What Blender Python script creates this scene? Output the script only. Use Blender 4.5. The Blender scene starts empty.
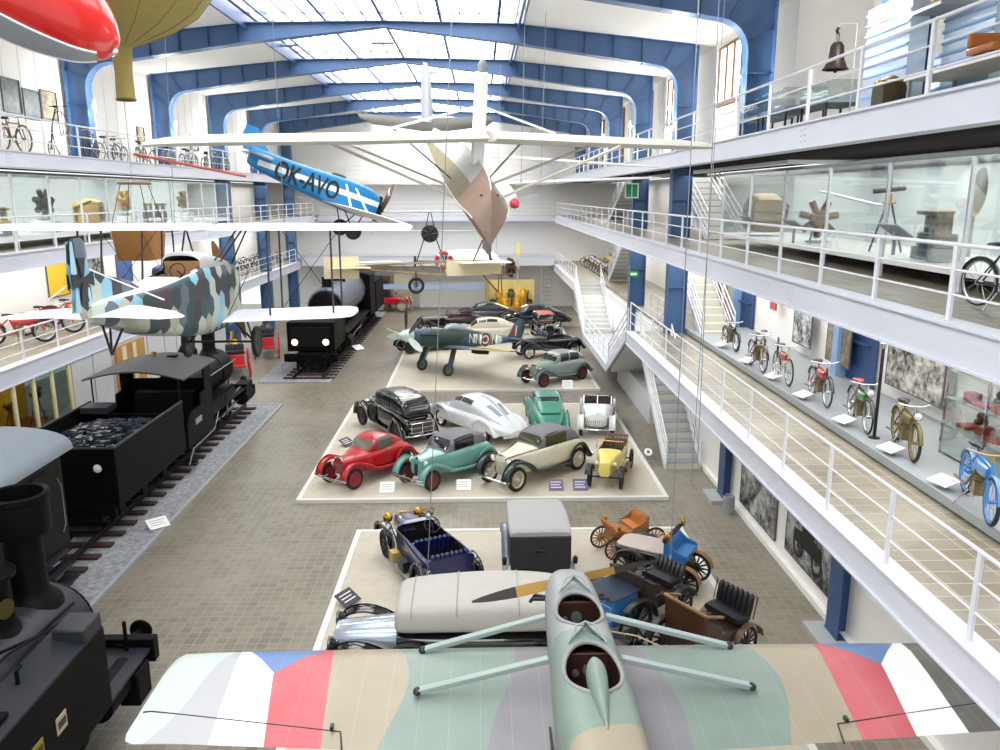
import bpy, math, random
from mathutils import Vector, Matrix
rnd = random.Random(11)
pi = math.pi
D = bpy.data
SC = bpy.context.scene
COL = SC.collection

# ---------------------------------------------------------------- colours and node helpers
def lin(h):
    if not isinstance(h, str):
        return tuple(h) + (1,) if len(h) == 3 else tuple(h)
    h = h.lstrip('#')
    r = []
    for i in (0, 2, 4):
        c = int(h[i:i + 2], 16) / 255
        r.append(c / 12.92 if c <= .04045 else ((c + .055) / 1.055) ** 2.4)
    return (*r, 1)

class Sk:
    """a shader socket or number with arithmetic that adds Math nodes"""
    def __init__(s, nt, v): s.nt, s.v = nt, v
    def m(s, op, *o):
        n = s.nt.nodes.new('ShaderNodeMath'); n.operation = op
        for i, x in enumerate((s,) + o):
            x = x.v if isinstance(x, Sk) else x
            if isinstance(x, (int, float)): n.inputs[i].default_value = x
            else: s.nt.links.new(x, n.inputs[i])
        return Sk(s.nt, n.outputs[0])
    def __add__(s, o): return s.m('ADD', o)
    def __sub__(s, o): return s.m('SUBTRACT', o)
    def __mul__(s, o): return s.m('MULTIPLY', o)
    def __truediv__(s, o): return s.m('DIVIDE', o)
    def sin(s): return s.m('SINE')
    def lt(s, o): return s.m('LESS_THAN', o)
    def gt(s, o): return s.m('GREATER_THAN', o)
    def mod(s, o): return s.m('FLOORED_MODULO', o)
    def floor(s): return s.m('FLOOR')
    def abs(s): return s.m('ABSOLUTE')
    def mn(s, o): return s.m('MINIMUM', o)
    def mx(s, o): return s.m('MAXIMUM', o)

MATS = {}
def new_mat(name):
    m = D.materials.new(name); m.use_nodes = True
    nt = m.node_tree
    return m, nt, nt.nodes['Principled BSDF']

def coords(nt, kind='Object'):
    tc = nt.nodes.new('ShaderNodeTexCoord')
    sp = nt.nodes.new('ShaderNodeSeparateXYZ'); nt.links.new(tc.outputs[kind], sp.inputs[0])
    return tc.outputs[kind], Sk(nt, sp.outputs[0]), Sk(nt, sp.outputs[1]), Sk(nt, sp.outputs[2])

def mixc(nt, fac, a, b):
    n = nt.nodes.new('ShaderNodeMix'); n.data_type = 'RGBA'
    for sock, v in ((n.inputs[0], fac), (n.inputs[6], a), (n.inputs[7], b)):
        v = v.v if isinstance(v, Sk) else v
        if isinstance(v, str): sock.default_value = lin(v)
        elif isinstance(v, (tuple, int, float)): sock.default_value = v
        else: nt.links.new(v, sock)
    return n.outputs[2]

def noise(nt, vec, scale, detail=3, rough=.55):
    n = nt.nodes.new('ShaderNodeTexNoise'); n.inputs['Scale'].default_value = scale
    n.inputs['Detail'].default_value = detail; n.inputs['Roughness'].default_value = rough
    if vec is not None: nt.links.new(vec, n.inputs['Vector'])
    return Sk(nt, n.outputs[0])

def bump(nt, b, h, strength=.2, dist=.02):
    n = nt.nodes.new('ShaderNodeBump'); n.inputs['Strength'].default_value = strength
    n.inputs['Distance'].default_value = dist
    nt.links.new(h.v, n.inputs['Height']); nt.links.new(n.outputs[0], b.inputs['Normal'])

def mat(name, col, rough=.5, metal=0, var=.08, scale=3., coat=0, spec=.5, bmp=0, bscale=40):
    if name in MATS: return MATS[name]
    m, nt, b = new_mat(name)
    vec, x, y, z = coords(nt)
    c = lin(col)
    dk = tuple(v * (1 - var) for v in c[:3]) + (1,)
    lt = tuple(min(1, v * (1 + var)) for v in c[:3]) + (1,)
    nz = noise(nt, vec, scale)
    nt.links.new(mixc(nt, nz, dk, lt), b.inputs['Base Color'])
    b.inputs['Roughness'].default_value = rough; b.inputs['Metallic'].default_value = metal
    b.inputs['Specular IOR Level'].default_value = spec
    if coat: b.inputs['Coat Weight'].default_value = coat; b.inputs['Coat Roughness'].default_value = .08
    if bmp: bump(nt, b, noise(nt, vec, bscale), bmp)
    MATS[name] = m
    return m

def emit(name, col, strength):
    if name in MATS: return MATS[name]
    m, nt, b = new_mat(name)
    b.inputs['Base Color'].default_value = lin(col)
    b.inputs['Emission Color'].default_value = lin(col); b.inputs['Emission Strength'].default_value = strength
    MATS[name] = m
    return m

def glass(name, tint='#e6f2ee', refl=.1, rough=.02, fr=.8):
    if name in MATS: return MATS[name]
    m = D.materials.new(name); m.use_nodes = True
    nt = m.node_tree; nt.nodes.clear()
    out = nt.nodes.new('ShaderNodeOutputMaterial')
    t = nt.nodes.new('ShaderNodeBsdfTransparent'); t.inputs[0].default_value = lin(tint)
    g = nt.nodes.new('ShaderNodeBsdfGlossy'); g.inputs['Roughness'].default_value = rough
    mx = nt.nodes.new('ShaderNodeMixShader'); lw = nt.nodes.new('ShaderNodeLayerWeight')
    lw.inputs[0].default_value = .25
    f = Sk(nt, lw.outputs['Fresnel']) * fr + refl * .5
    nt.links.new(f.v, mx.inputs[0]); nt.links.new(t.outputs[0], mx.inputs[1]); nt.links.new(g.outputs[0], mx.inputs[2])
    nt.links.new(mx.outputs[0], out.inputs[0])
    MATS[name] = m
    return m

# ---------------------------------------------------------------- mesh builder
def rot_to(d):
    d = Vector(d).normalized()
    return d.to_track_quat('Z', 'Y').to_matrix().to_4x4()

class MB:
    def __init__(s, M=None): s.v, s.f, s.m, s.M = [], [], [], M or Matrix()
    def add(s, vs, fs, mi=0, M=None):
        T = s.M @ M if M is not None else s.M
        o = len(s.v); s.v += [T @ Vector(v) for v in vs]
        s.f += [[i + o for i in f] for f in fs]
        s.m += (list(mi) if isinstance(mi, (list, tuple)) else [mi] * len(fs))
        return s
    def box(s, x0, x1, y0, y1, z0, z1, mi=0, M=None):
        v = [(x, y, z) for z in (z0, z1) for y in (y0, y1) for x in (x0, x1)]
        return s.add(v, [(0, 2, 3, 1), (4, 5, 7, 6), (0, 1, 5, 4), (2, 6, 7, 3), (0, 4, 6, 2), (1, 3, 7, 5)], mi, M)
    def bar(s, p0, p1, w, h=None, mi=0, up=(0, 0, 1)):
        p0, p1 = Vector(p0), Vector(p1); h = h or w; d = (p1 - p0)
        L = d.length
        if L < 1e-6: return s
        x = d / L; u = Vector(up)
        if abs(x.dot(u)) > .99: u = Vector((1, 0, 0))
        y = u.cross(x).normalized(); z = x.cross(y)
        T = Matrix(((x.x, y.x, z.x, p0.x), (x.y, y.y, z.y, p0.y), (x.z, y.z, z.z, p0.z), (0, 0, 0, 1)))
        return s.box(0, L, -w / 2, w / 2, -h / 2, h / 2, mi, T)
    def tube(s, pts, r, n=8, mi=0, closed=False, cap=True):
        pts = [Vector(p) for p in pts]; k = len(pts)
        rs = r if isinstance(r, (list, tuple)) else [r] * k
        vs, fs = [], []; prev = None
        for i, p in enumerate(pts):
            a = pts[(i - 1) % k] if (i or closed) else pts[0]
            b = pts[(i + 1) % k] if (i < k - 1 or closed) else pts[-1]
            t = (b - a).normalized()
            if prev is None:
                u = Vector((0, 0, 1)) if abs(t.z) < .9 else Vector((1, 0, 0))
                u = (u - t * u.dot(t)).normalized()
            else:
                u = prev - t * prev.dot(t)
                u = u.normalized() if u.length > 1e-6 else t.orthogonal().normalized()
            prev = u; w = t.cross(u)
            for j in range(n):
                an = 2 * pi * j / n
                vs.append(p + (u * math.cos(an) + w * math.sin(an)) * rs[i])
        for i in range(k if closed else k - 1):
            i2 = (i + 1) % k
            for j in range(n):
                fs.append((i * n + j, i * n + (j + 1) % n, i2 * n + (j + 1) % n, i2 * n + j))
        if cap and not closed:
            fs.append(tuple(range(n - 1, -1, -1))); fs.append(tuple((k - 1) * n + j for j in range(n)))
        return s.add(vs, fs, mi)
    def cyl(s, p0, p1, r0, r1=None, n=16, mi=0):
        return s.tube([p0, p1], [r0, r0 if r1 is None else r1], n, mi)
    def lathe(s, prof, n=24, mi=0, o=(0, 0, 0), axis=(0, 0, 1), capped=False):
        T = Matrix.Translation(Vector(o)) @ rot_to(axis)
        k = len(prof); vs, fs, ms = [], [], []
        for i, (r, z) in enumerate(prof):
            for j in range(n):
                a = 2 * pi * j / n; vs.append((r * math.cos(a), r * math.sin(a), z))
        for i in range(k - 1):
            for j in range(n):
                fs.append((i * n + j, i * n + (j + 1) % n, (i + 1) * n + (j + 1) % n, (i + 1) * n + j))
                ms.append(mi[i] if isinstance(mi, (list, tuple)) else mi)
        if capped:
            fs.append(tuple(range(n - 1, -1, -1))); fs.append(tuple((k - 1) * n + j for j in range(n)))
            ms += [ms[0], ms[-1]]
        return s.add(vs, fs, ms, T)
    def ring(s, R_, r, n=32, k=8, mi=0, o=(0, 0, 0), axis=(0, 0, 1), a0=0, a1=360):
        T = Matrix.Translation(Vector(o)) @ rot_to(axis)
        full = abs(a1 - a0) >= 360
        cnt = n if full else n + 1
        pts = [T @ Vector((R_ * math.cos(math.radians(a0 + (a1 - a0) * i / n)), R_ * math.sin(math.radians(a0 + (a1 - a0) * i / n)), 0)) for i in range(cnt)]
        return s.tube(pts, r, k, mi, closed=full)
    def ell(s, c, r, n=16, k=10, mi=0):
        r = (r, r, r) if isinstance(r, (int, float)) else r
        vs = [(c[0], c[1], c[2] - r[2])]; fs = []
        for i in range(1, k):
            t = -pi / 2 + pi * i / k
            for j in range(n):
                a = 2 * pi * j / n
                vs.append((c[0] + r[0] * math.cos(t) * math.cos(a), c[1] + r[1] * math.cos(t) * math.sin(a), c[2] + r[2] * math.sin(t)))
        vs.append((c[0], c[1], c[2] + r[2]))
        for j in range(n): fs.append((0, 1 + (j + 1) % n, 1 + j))
        for i in range(k - 2):
            for j in range(n):
                fs.append((1 + i * n + j, 1 + i * n + (j + 1) % n, 1 + (i + 1) * n + (j + 1) % n, 1 + (i + 1) * n + j))
        t = len(vs) - 1
        for j in range(n): fs.append((t, 1 + (k - 2) * n + j, 1 + (k - 2) * n + (j + 1) % n))
        return s.add(vs, fs, mi)
    def prism(s, poly, ax, a0, a1, mi=0):
        """2D polygon extruded along ax: x -> (y,z), y -> (x,z), z -> (x,y)"""
        f = {'x': lambda p, a: (a, p[0], p[1]), 'y': lambda p, a: (p[0], a, p[1]), 'z': lambda p, a: (p[0], p[1], a)}[ax]
        n = len(poly); vs = [f(p, a0) for p in poly] + [f(p, a1) for p in poly]
        fs = [tuple(range(n - 1, -1, -1)), tuple(range(n, 2 * n))] + [(i, (i + 1) % n, n + (i + 1) % n, n + i) for i in range(n)]
        return s.add(vs, fs, mi)
    def strip(s, pa, pb, th, mi=0, nrm=None):
        """solid ribbon between two polylines, thickened along nrm or the local normal"""
        pa = [Vector(p) for p in pa]; pb = [Vector(p) for p in pb]; k = len(pa)
        vs = []
        for i in range(k):
            t = pa[min(i + 1, k - 1)] - pa[max(i - 1, 0)]
            n = Vector(nrm) if nrm else t.cross(pb[i] - pa[i]).normalized()
            vs += [pa[i], pb[i], pb[i] - n * th, pa[i] - n * th]
        fs = [(0, 1, 2, 3), tuple(4 * (k - 1) + j for j in (3, 2, 1, 0))]
        for i in range(k - 1):
            for j in range(4):
                fs.append((4 * i + j, 4 * (i + 1) + j, 4 * (i + 1) + (j + 1) % 4, 4 * i + (j + 1) % 4))
        return s.add(vs, fs, mi)
    def build(s, name, mats, parent=None, loc=None, rz=0, bevel=0, angle=35, flat=False):
        me = D.meshes.new(name)
        me.from_pydata(s.v, [], s.f)
        mats = mats if isinstance(mats, (list, tuple)) else [mats]
        for m in mats: me.materials.append(m)
        if len(mats) > 1: me.polygons.foreach_set('material_index', s.m)
        if not flat:
            me.polygons.foreach_set('use_smooth', [True] * len(me.polygons))
            me.set_sharp_from_angle(angle=math.radians(angle))
        me.update()
        return link(name, me, parent, loc, rz, bevel)

def link(name, data, parent=None, loc=None, rz=0, bevel=0):
    o = D.objects.new(name, data); COL.objects.link(o)
    if parent: o.parent = parent
    if loc: o.location = loc
    if rz: o.rotation_euler.z = rz
    if bevel:
        b = o.modifiers.new('edge', 'BEVEL'); b.width = bevel; b.segments = 2; b.limit_method = 'ANGLE'
    return o

def tag(o, label, cat, group=None):
    o['label'] = label; o['category'] = cat
    if group: o['group'] = group
    return o
def thing(name, label, cat, loc=(0, 0, 0), rz=0, group=None, scale=1):
    o = D.objects.new(name, None); COL.objects.link(o); o.empty_display_size = .2
    o.location = loc; o.rotation_euler.z = rz
    if scale != 1: o.scale = (scale,) * 3
    return tag(o, label, cat, group)
def struct(o):
    o['kind'] = 'structure'; return o
def kids(o): return [c for c in D.objects if c.parent == o]
def dup(root, loc, rz=0, label=None, rot=None, scale=None):
    r = root.copy(); COL.objects.link(r); r.location = loc
    r.rotation_euler = rot or (0, 0, rz)
    if scale: r.scale = (scale,) * 3
    if label: r['label'] = label
    for ch in list(root.children):
        c = ch.copy(); COL.objects.link(c); c.parent = r
        for g in list(ch.children):
            d = g.copy(); COL.objects.link(d); d.parent = c
    return r
def lettering(txt, size, m, parent, M, name='lettering', extrude=.004, sx=1, bold=0):
    cu = D.curves.new(name, 'FONT'); cu.body = txt; cu.size = size; cu.extrude = extrude
    cu.offset = bold; cu.align_x = 'CENTER'; cu.align_y = 'CENTER'; cu.materials.append(m)
    o = D.objects.new(name, cu); COL.objects.link(o)
    bpy.context.view_layer.update()
    me = D.meshes.new_from_object(o.evaluated_get(bpy.context.evaluated_depsgraph_get()))
    D.objects.remove(o); me.name = name
    o = link(name, me, parent); o.matrix_local = M @ Matrix.Diagonal((sx, 1, 1, 1))
    return o
def frame_m(o, x, y):
    """matrix with local x axis along x, y axis along y"""
    x = Vector(x).normalized(); y = Vector(y); y = (y - x * x.dot(y)).normalized(); z = x.cross(y)
    return Matrix(((x.x, y.x, z.x, o[0]), (x.y, y.y, z.y, o[1]), (x.z, y.z, z.z, o[2]), (0, 0, 0, 1)))

# ---------------------------------------------------------------- lofts
def cr(p, u):
    """Catmull-Rom through the tuples p at float index u"""
    n = len(p); i = max(0, min(n - 2, int(math.floor(u)))); t = u - i
    a, b, c, d = p[max(0, i - 1)], p[i], p[i + 1], p[min(n - 1, i + 2)]
    return tuple(.5 * (2 * b[k] + (c[k] - a[k]) * t + (2 * a[k] - 5 * b[k] + 4 * c[k] - d[k]) * t * t + (3 * b[k] - a[k] - 3 * c[k] + d[k]) * t ** 3) for k in range(len(b)))
class Loft:
    """superellipse sections (x, half width, z bottom, z top, exponent[, y centre]) lofted along x"""
    def __init__(s, secs, linear=False):
        s.p = [tuple(q) + (0,) * (6 - len(q)) for q in secs]; s.linear = linear
    def sec(s, u):
        if s.linear:
            i = max(0, min(len(s.p) - 2, int(u))); t = u - i
            return tuple(a + (b - a) * t for a, b in zip(s.p[i], s.p[i + 1]))
        return cr(s.p, u)
    def at(s, u, v, off=0):
        x, hw, zb, zt, e, yc = s.sec(u)
        a = math.radians(v); c, q = math.cos(a), math.sin(a); e = max(e, .6)
        hz = (zt - zb) / 2
        y = (hw + off) * math.copysign(abs(c) ** (2 / e), c); z = (hz + off) * math.copysign(abs(q) ** (2 / e), q)
        return (x, yc + y, (zb + zt) / 2 + z)
    def mesh(s, mb, n=28, sub=4, mi=0, skip=None, caps=True, v0=0, v1=360):
        full = v1 - v0 >= 360
        U = [i / sub for i in range((len(s.p) - 1) * sub + 1)]
        nv = n if full else n + 1
        vs = [s.at(u, v0 + (v1 - v0) * j / n) for u in U for j in range(nv)]
        fs, ms = [], []
        for i in range(len(U) - 1):
            for j in range(n):
                j2 = (j + 1) % nv
                q = (i * nv + j, (i + 1) * nv + j, (i + 1) * nv + j2, i * nv + j2)
                if skip:
                    cx = [sum(vs[a][k] for a in q) / 4 for k in range(3)]
                    if skip(*cx): continue
                fs.append(q); ms.append(mi(U[i], v0 + (v1 - v0) * (j + .5) / n) if callable(mi) else mi)
        if caps and full:
            fs.append(tuple(range(nv))); fs.append(tuple((len(U) - 1) * nv + j for j in range(nv - 1, -1, -1))); ms += [ms[0], ms[-1]]
        mb.add(vs, fs, ms)
        return s
    def patch(s, mb, u0, u1, v0, v1, off=.012, nu=6, nv=6, mi=0, th=.006):
        a = [[s.at(u0 + (u1 - u0) * i / nu, v0 + (v1 - v0) * j / nv, off) for j in range(nv + 1)] for i in range(nu + 1)]
        b = [[s.at(u0 + (u1 - u0) * i / nu, v0 + (v1 - v0) * j / nv, off - th) for j in range(nv + 1)] for i in range(nu + 1)]
        w = nv + 1; N = (nu + 1) * w
        vs = [p for r in a for p in r] + [p for r in b for p in r]
        fs = []
        for i in range(nu):
            for j in range(nv):
                q = (i * w + j, (i + 1) * w + j, (i + 1) * w + j + 1, i * w + j + 1)
                fs += [q, tuple(N + k for k in reversed(q))]
        edge = [i * w for i in range(nu + 1)] + [nu * w + j for j in range(1, w)] + [i * w + nv for i in range(nu - 1, -1, -1)] + [j for j in range(nv - 1, 0, -1)]
        for i in range(len(edge)):
            p, q = edge[i], edge[(i + 1) % len(edge)]; fs.append((p, N + p, N + q, q))
        mb.add(vs, fs, mi)

AF = [(1, 0), (.75, .35), (.45, .8), (.2, .95), (.06, .6), (0, 0), (.06, -.3), (.2, -.32), (.45, -.22), (.75, -.08)]
def wing(mb, st, mi=0):
    """stations (span point y, x leading, x trailing, z, thickness); chord along x, span along y"""
    k = len(AF); vs = []
    for (y, xl, xt, z, t) in st:
        vs += [(xl + (xt - xl) * a, y, z + t * b) for a, b in AF]
    fs = [tuple(range(k)), tuple((len(st) - 1) * k + j for j in range(k - 1, -1, -1))]
    for i in range(len(st) - 1):
        for j in range(k):
            fs.append((i * k + j, (i + 1) * k + j, (i + 1) * k + (j + 1) % k, i * k + (j + 1) % k))
    mb.add(vs, fs, mi)
    return mb
def vfin(mb, st, mi=0):
    """like wing, but span along z: stations (z, x leading, x trailing, thickness)"""
    k = len(AF); vs = []
    pr = [(1, 0), (.6, .7), (.25, 1), (.05, .6), (0, 0), (.05, -.6), (.25, -1), (.6, -.7)]; k = len(pr)
    for (z, xl, xt, t) in st: vs += [(xl + (xt - xl) * a, t * b / 2, z) for a, b in pr]
    fs = [tuple(range(k)), tuple((len(st) - 1) * k + j for j in range(k - 1, -1, -1))]
    for i in range(len(st) - 1):
        for j in range(k):
            fs.append((i * k + j, (i + 1) * k + j, (i + 1) * k + (j + 1) % k, i * k + (j + 1) % k))
    mb.add(vs, fs, mi)
    return mb
# ---------------------------------------------------------------- camera
H = 9.0
th = math.atan(180 / 800); ph = math.atan(20 / math.hypot(800, 180))
cam_d = D.cameras.new('camera'); cam = D.objects.new('camera', cam_d); COL.objects.link(cam)
cam_d.sensor_width = 36; cam_d.lens = 28.8; cam_d.clip_end = 300; cam_d.clip_start = .2
F_ = Vector((math.sin(ph) * math.cos(th), math.cos(ph) * math.cos(th), -math.sin(th)))
cam.location = (0, 0, H); cam.rotation_euler = F_.to_track_quat('-Z', 'Y').to_euler()
SC.camera = cam

# ---------------------------------------------------------------- materials of the hall
WHITE = mat('white_plaster', '#eeedea', .7, var=.02)
STEEL = mat('pale_grey_paint', '#d2d5e0', .45, var=.03)
RAILW = mat('white_rail_paint', '#dfe1e8', .4, var=.02)
BLUE = mat('blue_steel_paint', '#436591', .4, var=.06)
BLUED = mat('dark_blue_paint', '#2c4a7c', .4, var=.06)
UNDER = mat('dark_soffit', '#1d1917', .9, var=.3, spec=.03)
GREYC = mat('grey_concrete', '#8d9296', .55, var=.1, scale=2)
CHROME = mat('chrome', '#d9dadd', .12, 1, var=.02)
DARK = mat('black_rubber', '#121214', .6, var=.2)
BLACK = mat('black_lacquer', '#0b0b0e', .2, coat=.6, var=.1)
BROWN = mat('brown_wood', '#7b5128', .5, var=.2)
BRASS = mat('brass', '#c99b45', .25, 1, var=.06)
GLASS = glass('clear_glass')
WSG = glass('windscreen_glass', '#e6eeee', .02, .4, .03)
CASEG = glass('showcase_glass', '#f1f5f4', .1, .03, .3)
CARG = mat('dark_car_glass', '#1b2024', .06, var=.1, spec=.8)
SKYG = emit('daylit_glazing', '#fdfdfa', 4.8)
WING = emit('daylit_window', '#fbfbf6', 2.2)

def paint(name, col, coat=.8, rough=.3, metal=0): return mat(name, col, rough, metal, var=.03, coat=coat)
RED = paint('red_car_paint', '#b30f20', .6); TEAL = paint('teal_car_paint', '#6ba59d'); CREAM = paint('cream_car_paint', '#ddd9c2')
DGREEN = paint('dark_green_fender_paint', '#0e2a30'); SILVER = paint('silver_car_paint', '#d3d7dc', .6, .3); GREYT = mat('grey_soft_top', '#77767c', .85, var=.06, bmp=.15, bscale=90)
WHITEP = paint('white_car_paint', '#e9ebee'); YELLOW = paint('yellow_car_paint', '#e6d36c'); SAGE = paint('sage_green_car_paint', '#8a9a90')
MAROON = mat('maroon_leather', '#4a1420', .45, var=.15); BLUEP = paint('royal_blue_car_paint', '#0f1c58'); BLACKP = paint('black_car_paint', '#0a0b10', 1, .12)
GREENC = paint('sea_green_car_paint', '#3f8a78'); IVORY = paint('ivory_car_paint', '#d6cfbf'); NAVY = paint('navy_car_paint', '#0f1a2e', 1, .15)
CANVAS = mat('light_grey_canvas', '#b5b3ae', .9, var=.07, bmp=.2, bscale=70); LEATHER = mat('black_leather', '#15141a', .4, var=.2)
TAN = mat('tan_wood', '#8a6a44', .6, var=.2); LBLUE = paint('mid_blue_coach_paint', '#2f70b0', .4); LENS = mat('lamp_lens', '#eceeef', .1, 0, var=.02)
RIMRED = mat('dark_red_rim', '#8e1522', .35); RIMBR = mat('brown_rim', '#5c2a22', .4); RIMCR = mat('cream_rim', '#cfc8b0', .4); RIMBK = mat('black_rim', '#16171a', .4)
WOODY = mat('varnished_wood', '#9a7040', .4, var=.2); FLOORM = mat('car_floor_mat', '#2a2624', .8)

def tile_mat(name, c1, c2, grout, sx, sy, rough, big=.35, wear='#8f8a76'):
    m, nt, b = new_mat(name)
    vec, x, y, z = coords(nt)
    n = nt.nodes.new('ShaderNodeTexBrick')
    n.offset = 0; n.inputs['Scale'].default_value = 1
    n.inputs['Brick Width'].default_value = sx; n.inputs['Row Height'].default_value = sy
    n.inputs['Mortar Size'].default_value = .008; n.inputs['Color1'].default_value = lin(c1)
    n.inputs['Color2'].default_value = lin(c2); n.inputs['Mortar'].default_value = lin(grout)
    nt.links.new(vec, n.inputs['Vector'])
    w = noise(nt, vec, big, 4)
    f = (w - .45) * 3
    f = f.mx(0).mn(.65)
    col = mixc(nt, f, n.outputs[0], wear)
    nt.links.new(col, b.inputs['Base Color']); b.inputs['Roughness'].default_value = rough
    bump(nt, b, Sk(nt, n.outputs[1]) * -1, .3, .01)
    MATS[name] = m
    return m
FLOOR = tile_mat('stone_setts', '#847e70', '#6f695c', '#969184', .22, .22, .32, wear='#928c7f')
GFLOOR = tile_mat('gallery_tiles', '#8a8372', '#746c57', '#b8b3a4', .46, .36, .35, .6, '#a09a8c')
SAND = mat('sandy_display_surface', '#c3bbac', .85, var=.13, scale=5, bmp=.4, bscale=60)
BALLAST = mat('grey_ballast', '#8d9096', .9, var=.95, scale=9, bmp=1, bscale=9)
EDGE = mat('platform_edging', '#dcdcd8', .5, var=.03)

def slab(name, x0, x1, y0, y1, z0, z1, m):
    return struct(MB().box(x0, x1, y0, y1, z0, z1).build(name, m, flat=True))

# ---------------------------------------------------------------- floor, platforms, ballast
slab('floor', -22, 14, -4, 68, -.2, 0, FLOOR)
def platform(x0, x1, y0, y1, label):
    t = thing('display_platform', label, 'platform', ((x0 + x1) / 2, (y0 + y1) / 2, 0))
    a, b = (x1 - x0) / 2, (y1 - y0) / 2
    MB().box(-a + .14, a - .14, -b + .14, b - .14, .004, .1).build('display_surface', SAND, t, flat=True)
    e = MB()
    e.box(-a, a, -b, -b + .14, .004, .12); e.box(-a, a, b - .14, b, .004, .12)
    e.box(-a, -a + .14, -b + .14, b - .14, .004, .12); e.box(a - .14, a, -b + .14, b - .14, .004, .12)
    e.build('edging', EDGE, t, flat=True)
platform(-3.4, 5.5, 7.5, 20.4, 'sand coloured platform under the open carriages and the long covered car')
platform(-5.55, 5.65, 22.6, 33.8, 'sand coloured platform carrying the red, teal and cream cars')
platform(-4.5, 5.6, 36.4, 58.5, 'sand coloured platform under the camouflaged fighter with letters')

# ---------------------------------------------------------------- steel frames of the roof
XC = -3.45
def mir(p): return (2 * XC - p[0], p[1])
YF = [15.0 + 7.9 * i for i in range(7)]
inner_r = [(7.2, 0), (7.2, 12.75)] + [(6.35 + .85 * math.cos(a), 12.75 + .85 * math.sin(a)) for a in [pi / 2 * t / 6 * .93 for t in range(1, 7)]] + [(1.45, 14.3)]
inner = inner_r + [(XC, 14.86)] + [mir(p) for p in reversed(inner_r)]
outer_r = [(7.95, 0), (7.95, 14.33), (1.45, 14.98)]
outer = outer_r + [(XC, 15.06)] + [mir(p) for p in reversed(outer_r)]
def frame_steel(Y, zr=0, zl=0):
    t = D.objects.new('trim_%d' % (YF.index(Y) + 1), None); COL.objects.link(t); t.location = (0, Y, 0); struct(t)
    w = MB()
    # web between inner and outer outline, split in quads
    ir = inner_r; orr = [(7.95, 0), (7.95, 12.75), (7.95, 13.2), (7.95, 13.6), (7.95, 14.0), (7.95, 14.33), (7.6, 14.36), (7.0, 14.42), (1.45, 14.98)]
    for side in (0, 1):
        for i in range(len(ir) - 1):
            q = [ir[i], orr[i], orr[i + 1], ir[i + 1]]
            z0 = zl if side else zr
            q = [(p[0], max(p[1], z0)) for p in q]
            if side: q = [mir(p) for p in q]
            w.prism(q, 'y', -.012, .012)
    for side in (0, 1):
        q = [(1.45, 14.3), (1.45, 14.98), (XC, 15.06), (XC, 14.86)]
        w.prism([mir(p) for p in q] if side else q, 'y', -.012, .012)
    # stiffeners
    for i in range(9):
        k = .06 + i * .11; x = 6.2 - 4.75 * k
        zb = 13.6 + .7 * (6.2 - x) / 4.75; zt = 14.5 + .48 * (6.2 - x) / 4.75 - .02
        for q in ((x, 0), (2 * XC - x, 0)):
            if i % 2 == 0: w.box(q[0] - .012, q[0] + .012, -.16, .16, zb, zt)
    for a in (20, 45, 70):
        a = math.radians(a); p = (6.35 + .85 * math.cos(a), 12.75 + .85 * math.sin(a)); q = (min(7.93, 6.35 + 2.2 * math.cos(a)), min(14.3, 12.75 + 1.7 * math.sin(a)))
        for s in (0, 1):
            A, B = (mir(p), mir(q)) if s else (p, q)
            w.strip([(A[0], -.14, A[1]), (B[0], -.14, B[1])], [(A[0], .14, A[1]), (B[0], .14, B[1])], .02, nrm=(.7 if not s else -.7, 0, -.7))
    for z in (1.2, 5.5, 8.8, 12.2):
        for x, z0 in ((7.21, zr), (2 * XC - 7.94, zl)):
            if z > z0: w.box(x, x + .73, -.2, .2, z, z + .025)
    w.build('web', BLUE, t)
    f = MB()
    cut = lambda P: [(p[0], max(p[1], zr if p[0] > XC else zl)) for p in P]
    f.strip([(p[0], -.24, p[1]) for p in cut(inner)], [(p[0], .24, p[1]) for p in cut(inner)], .03)
    f.strip([(p[0], .24, p[1]) for p in cut(outer)], [(p[0], -.24, p[1]) for p in cut(outer)], .03)
    f.build('flange', BLUE, t)
for k, Y in enumerate(YF): frame_steel(Y, 10.25 if k < 2 or k > 3 else 0, 10.21 if k < 4 else 0)
def column(n, x, y, z0, z1, m=None):
    t = D.objects.new('column_%d' % n, None); COL.objects.link(t); t.location = (x, y, z0); struct(t); h = z1 - z0
    MB().box(.03, .57, -.012, .012, 0, h).box(.03, .57, -.2, .2, h * .62, h * .62 + .025).build('web', m or BLUED, t, flat=True)
    MB().box(0, .03, -.28, .28, 0, h).box(.57, .6, -.28, .28, 0, h).box(-.02, .62, -.3, .3, 0, .12).build('flange', m or BLUED, t, flat=True)
column(1, 7.25, 14.9, 0, 3.25); column(2, 7.25, 22.8, 0, 3.25)
def niche(n, x, y0, y1, z0, z1):
    t = D.objects.new('trim_%d' % n, None); COL.objects.link(t); t.location = (x, y0, z0); struct(t)
    MB().box(0, .04, 0, y1 - y0, 0, z1 - z0).box(-.12, 0, .3, y1 - y0, 1.1, 1.14).build('web', BLUED, t, flat=True)
    MB().box(-.3, .04, y1 - y0 - .35, y1 - y0, 0, z1 - z0).build('flange', mat('light_blue_paint', '#8fb0dc', .4), t, flat=True)
niche(30, 10.5, 20.6, 22.6, 3.9, 6.9); niche(31, 10.5, 30.4, 32.2, 3.74, 6.9)

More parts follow.
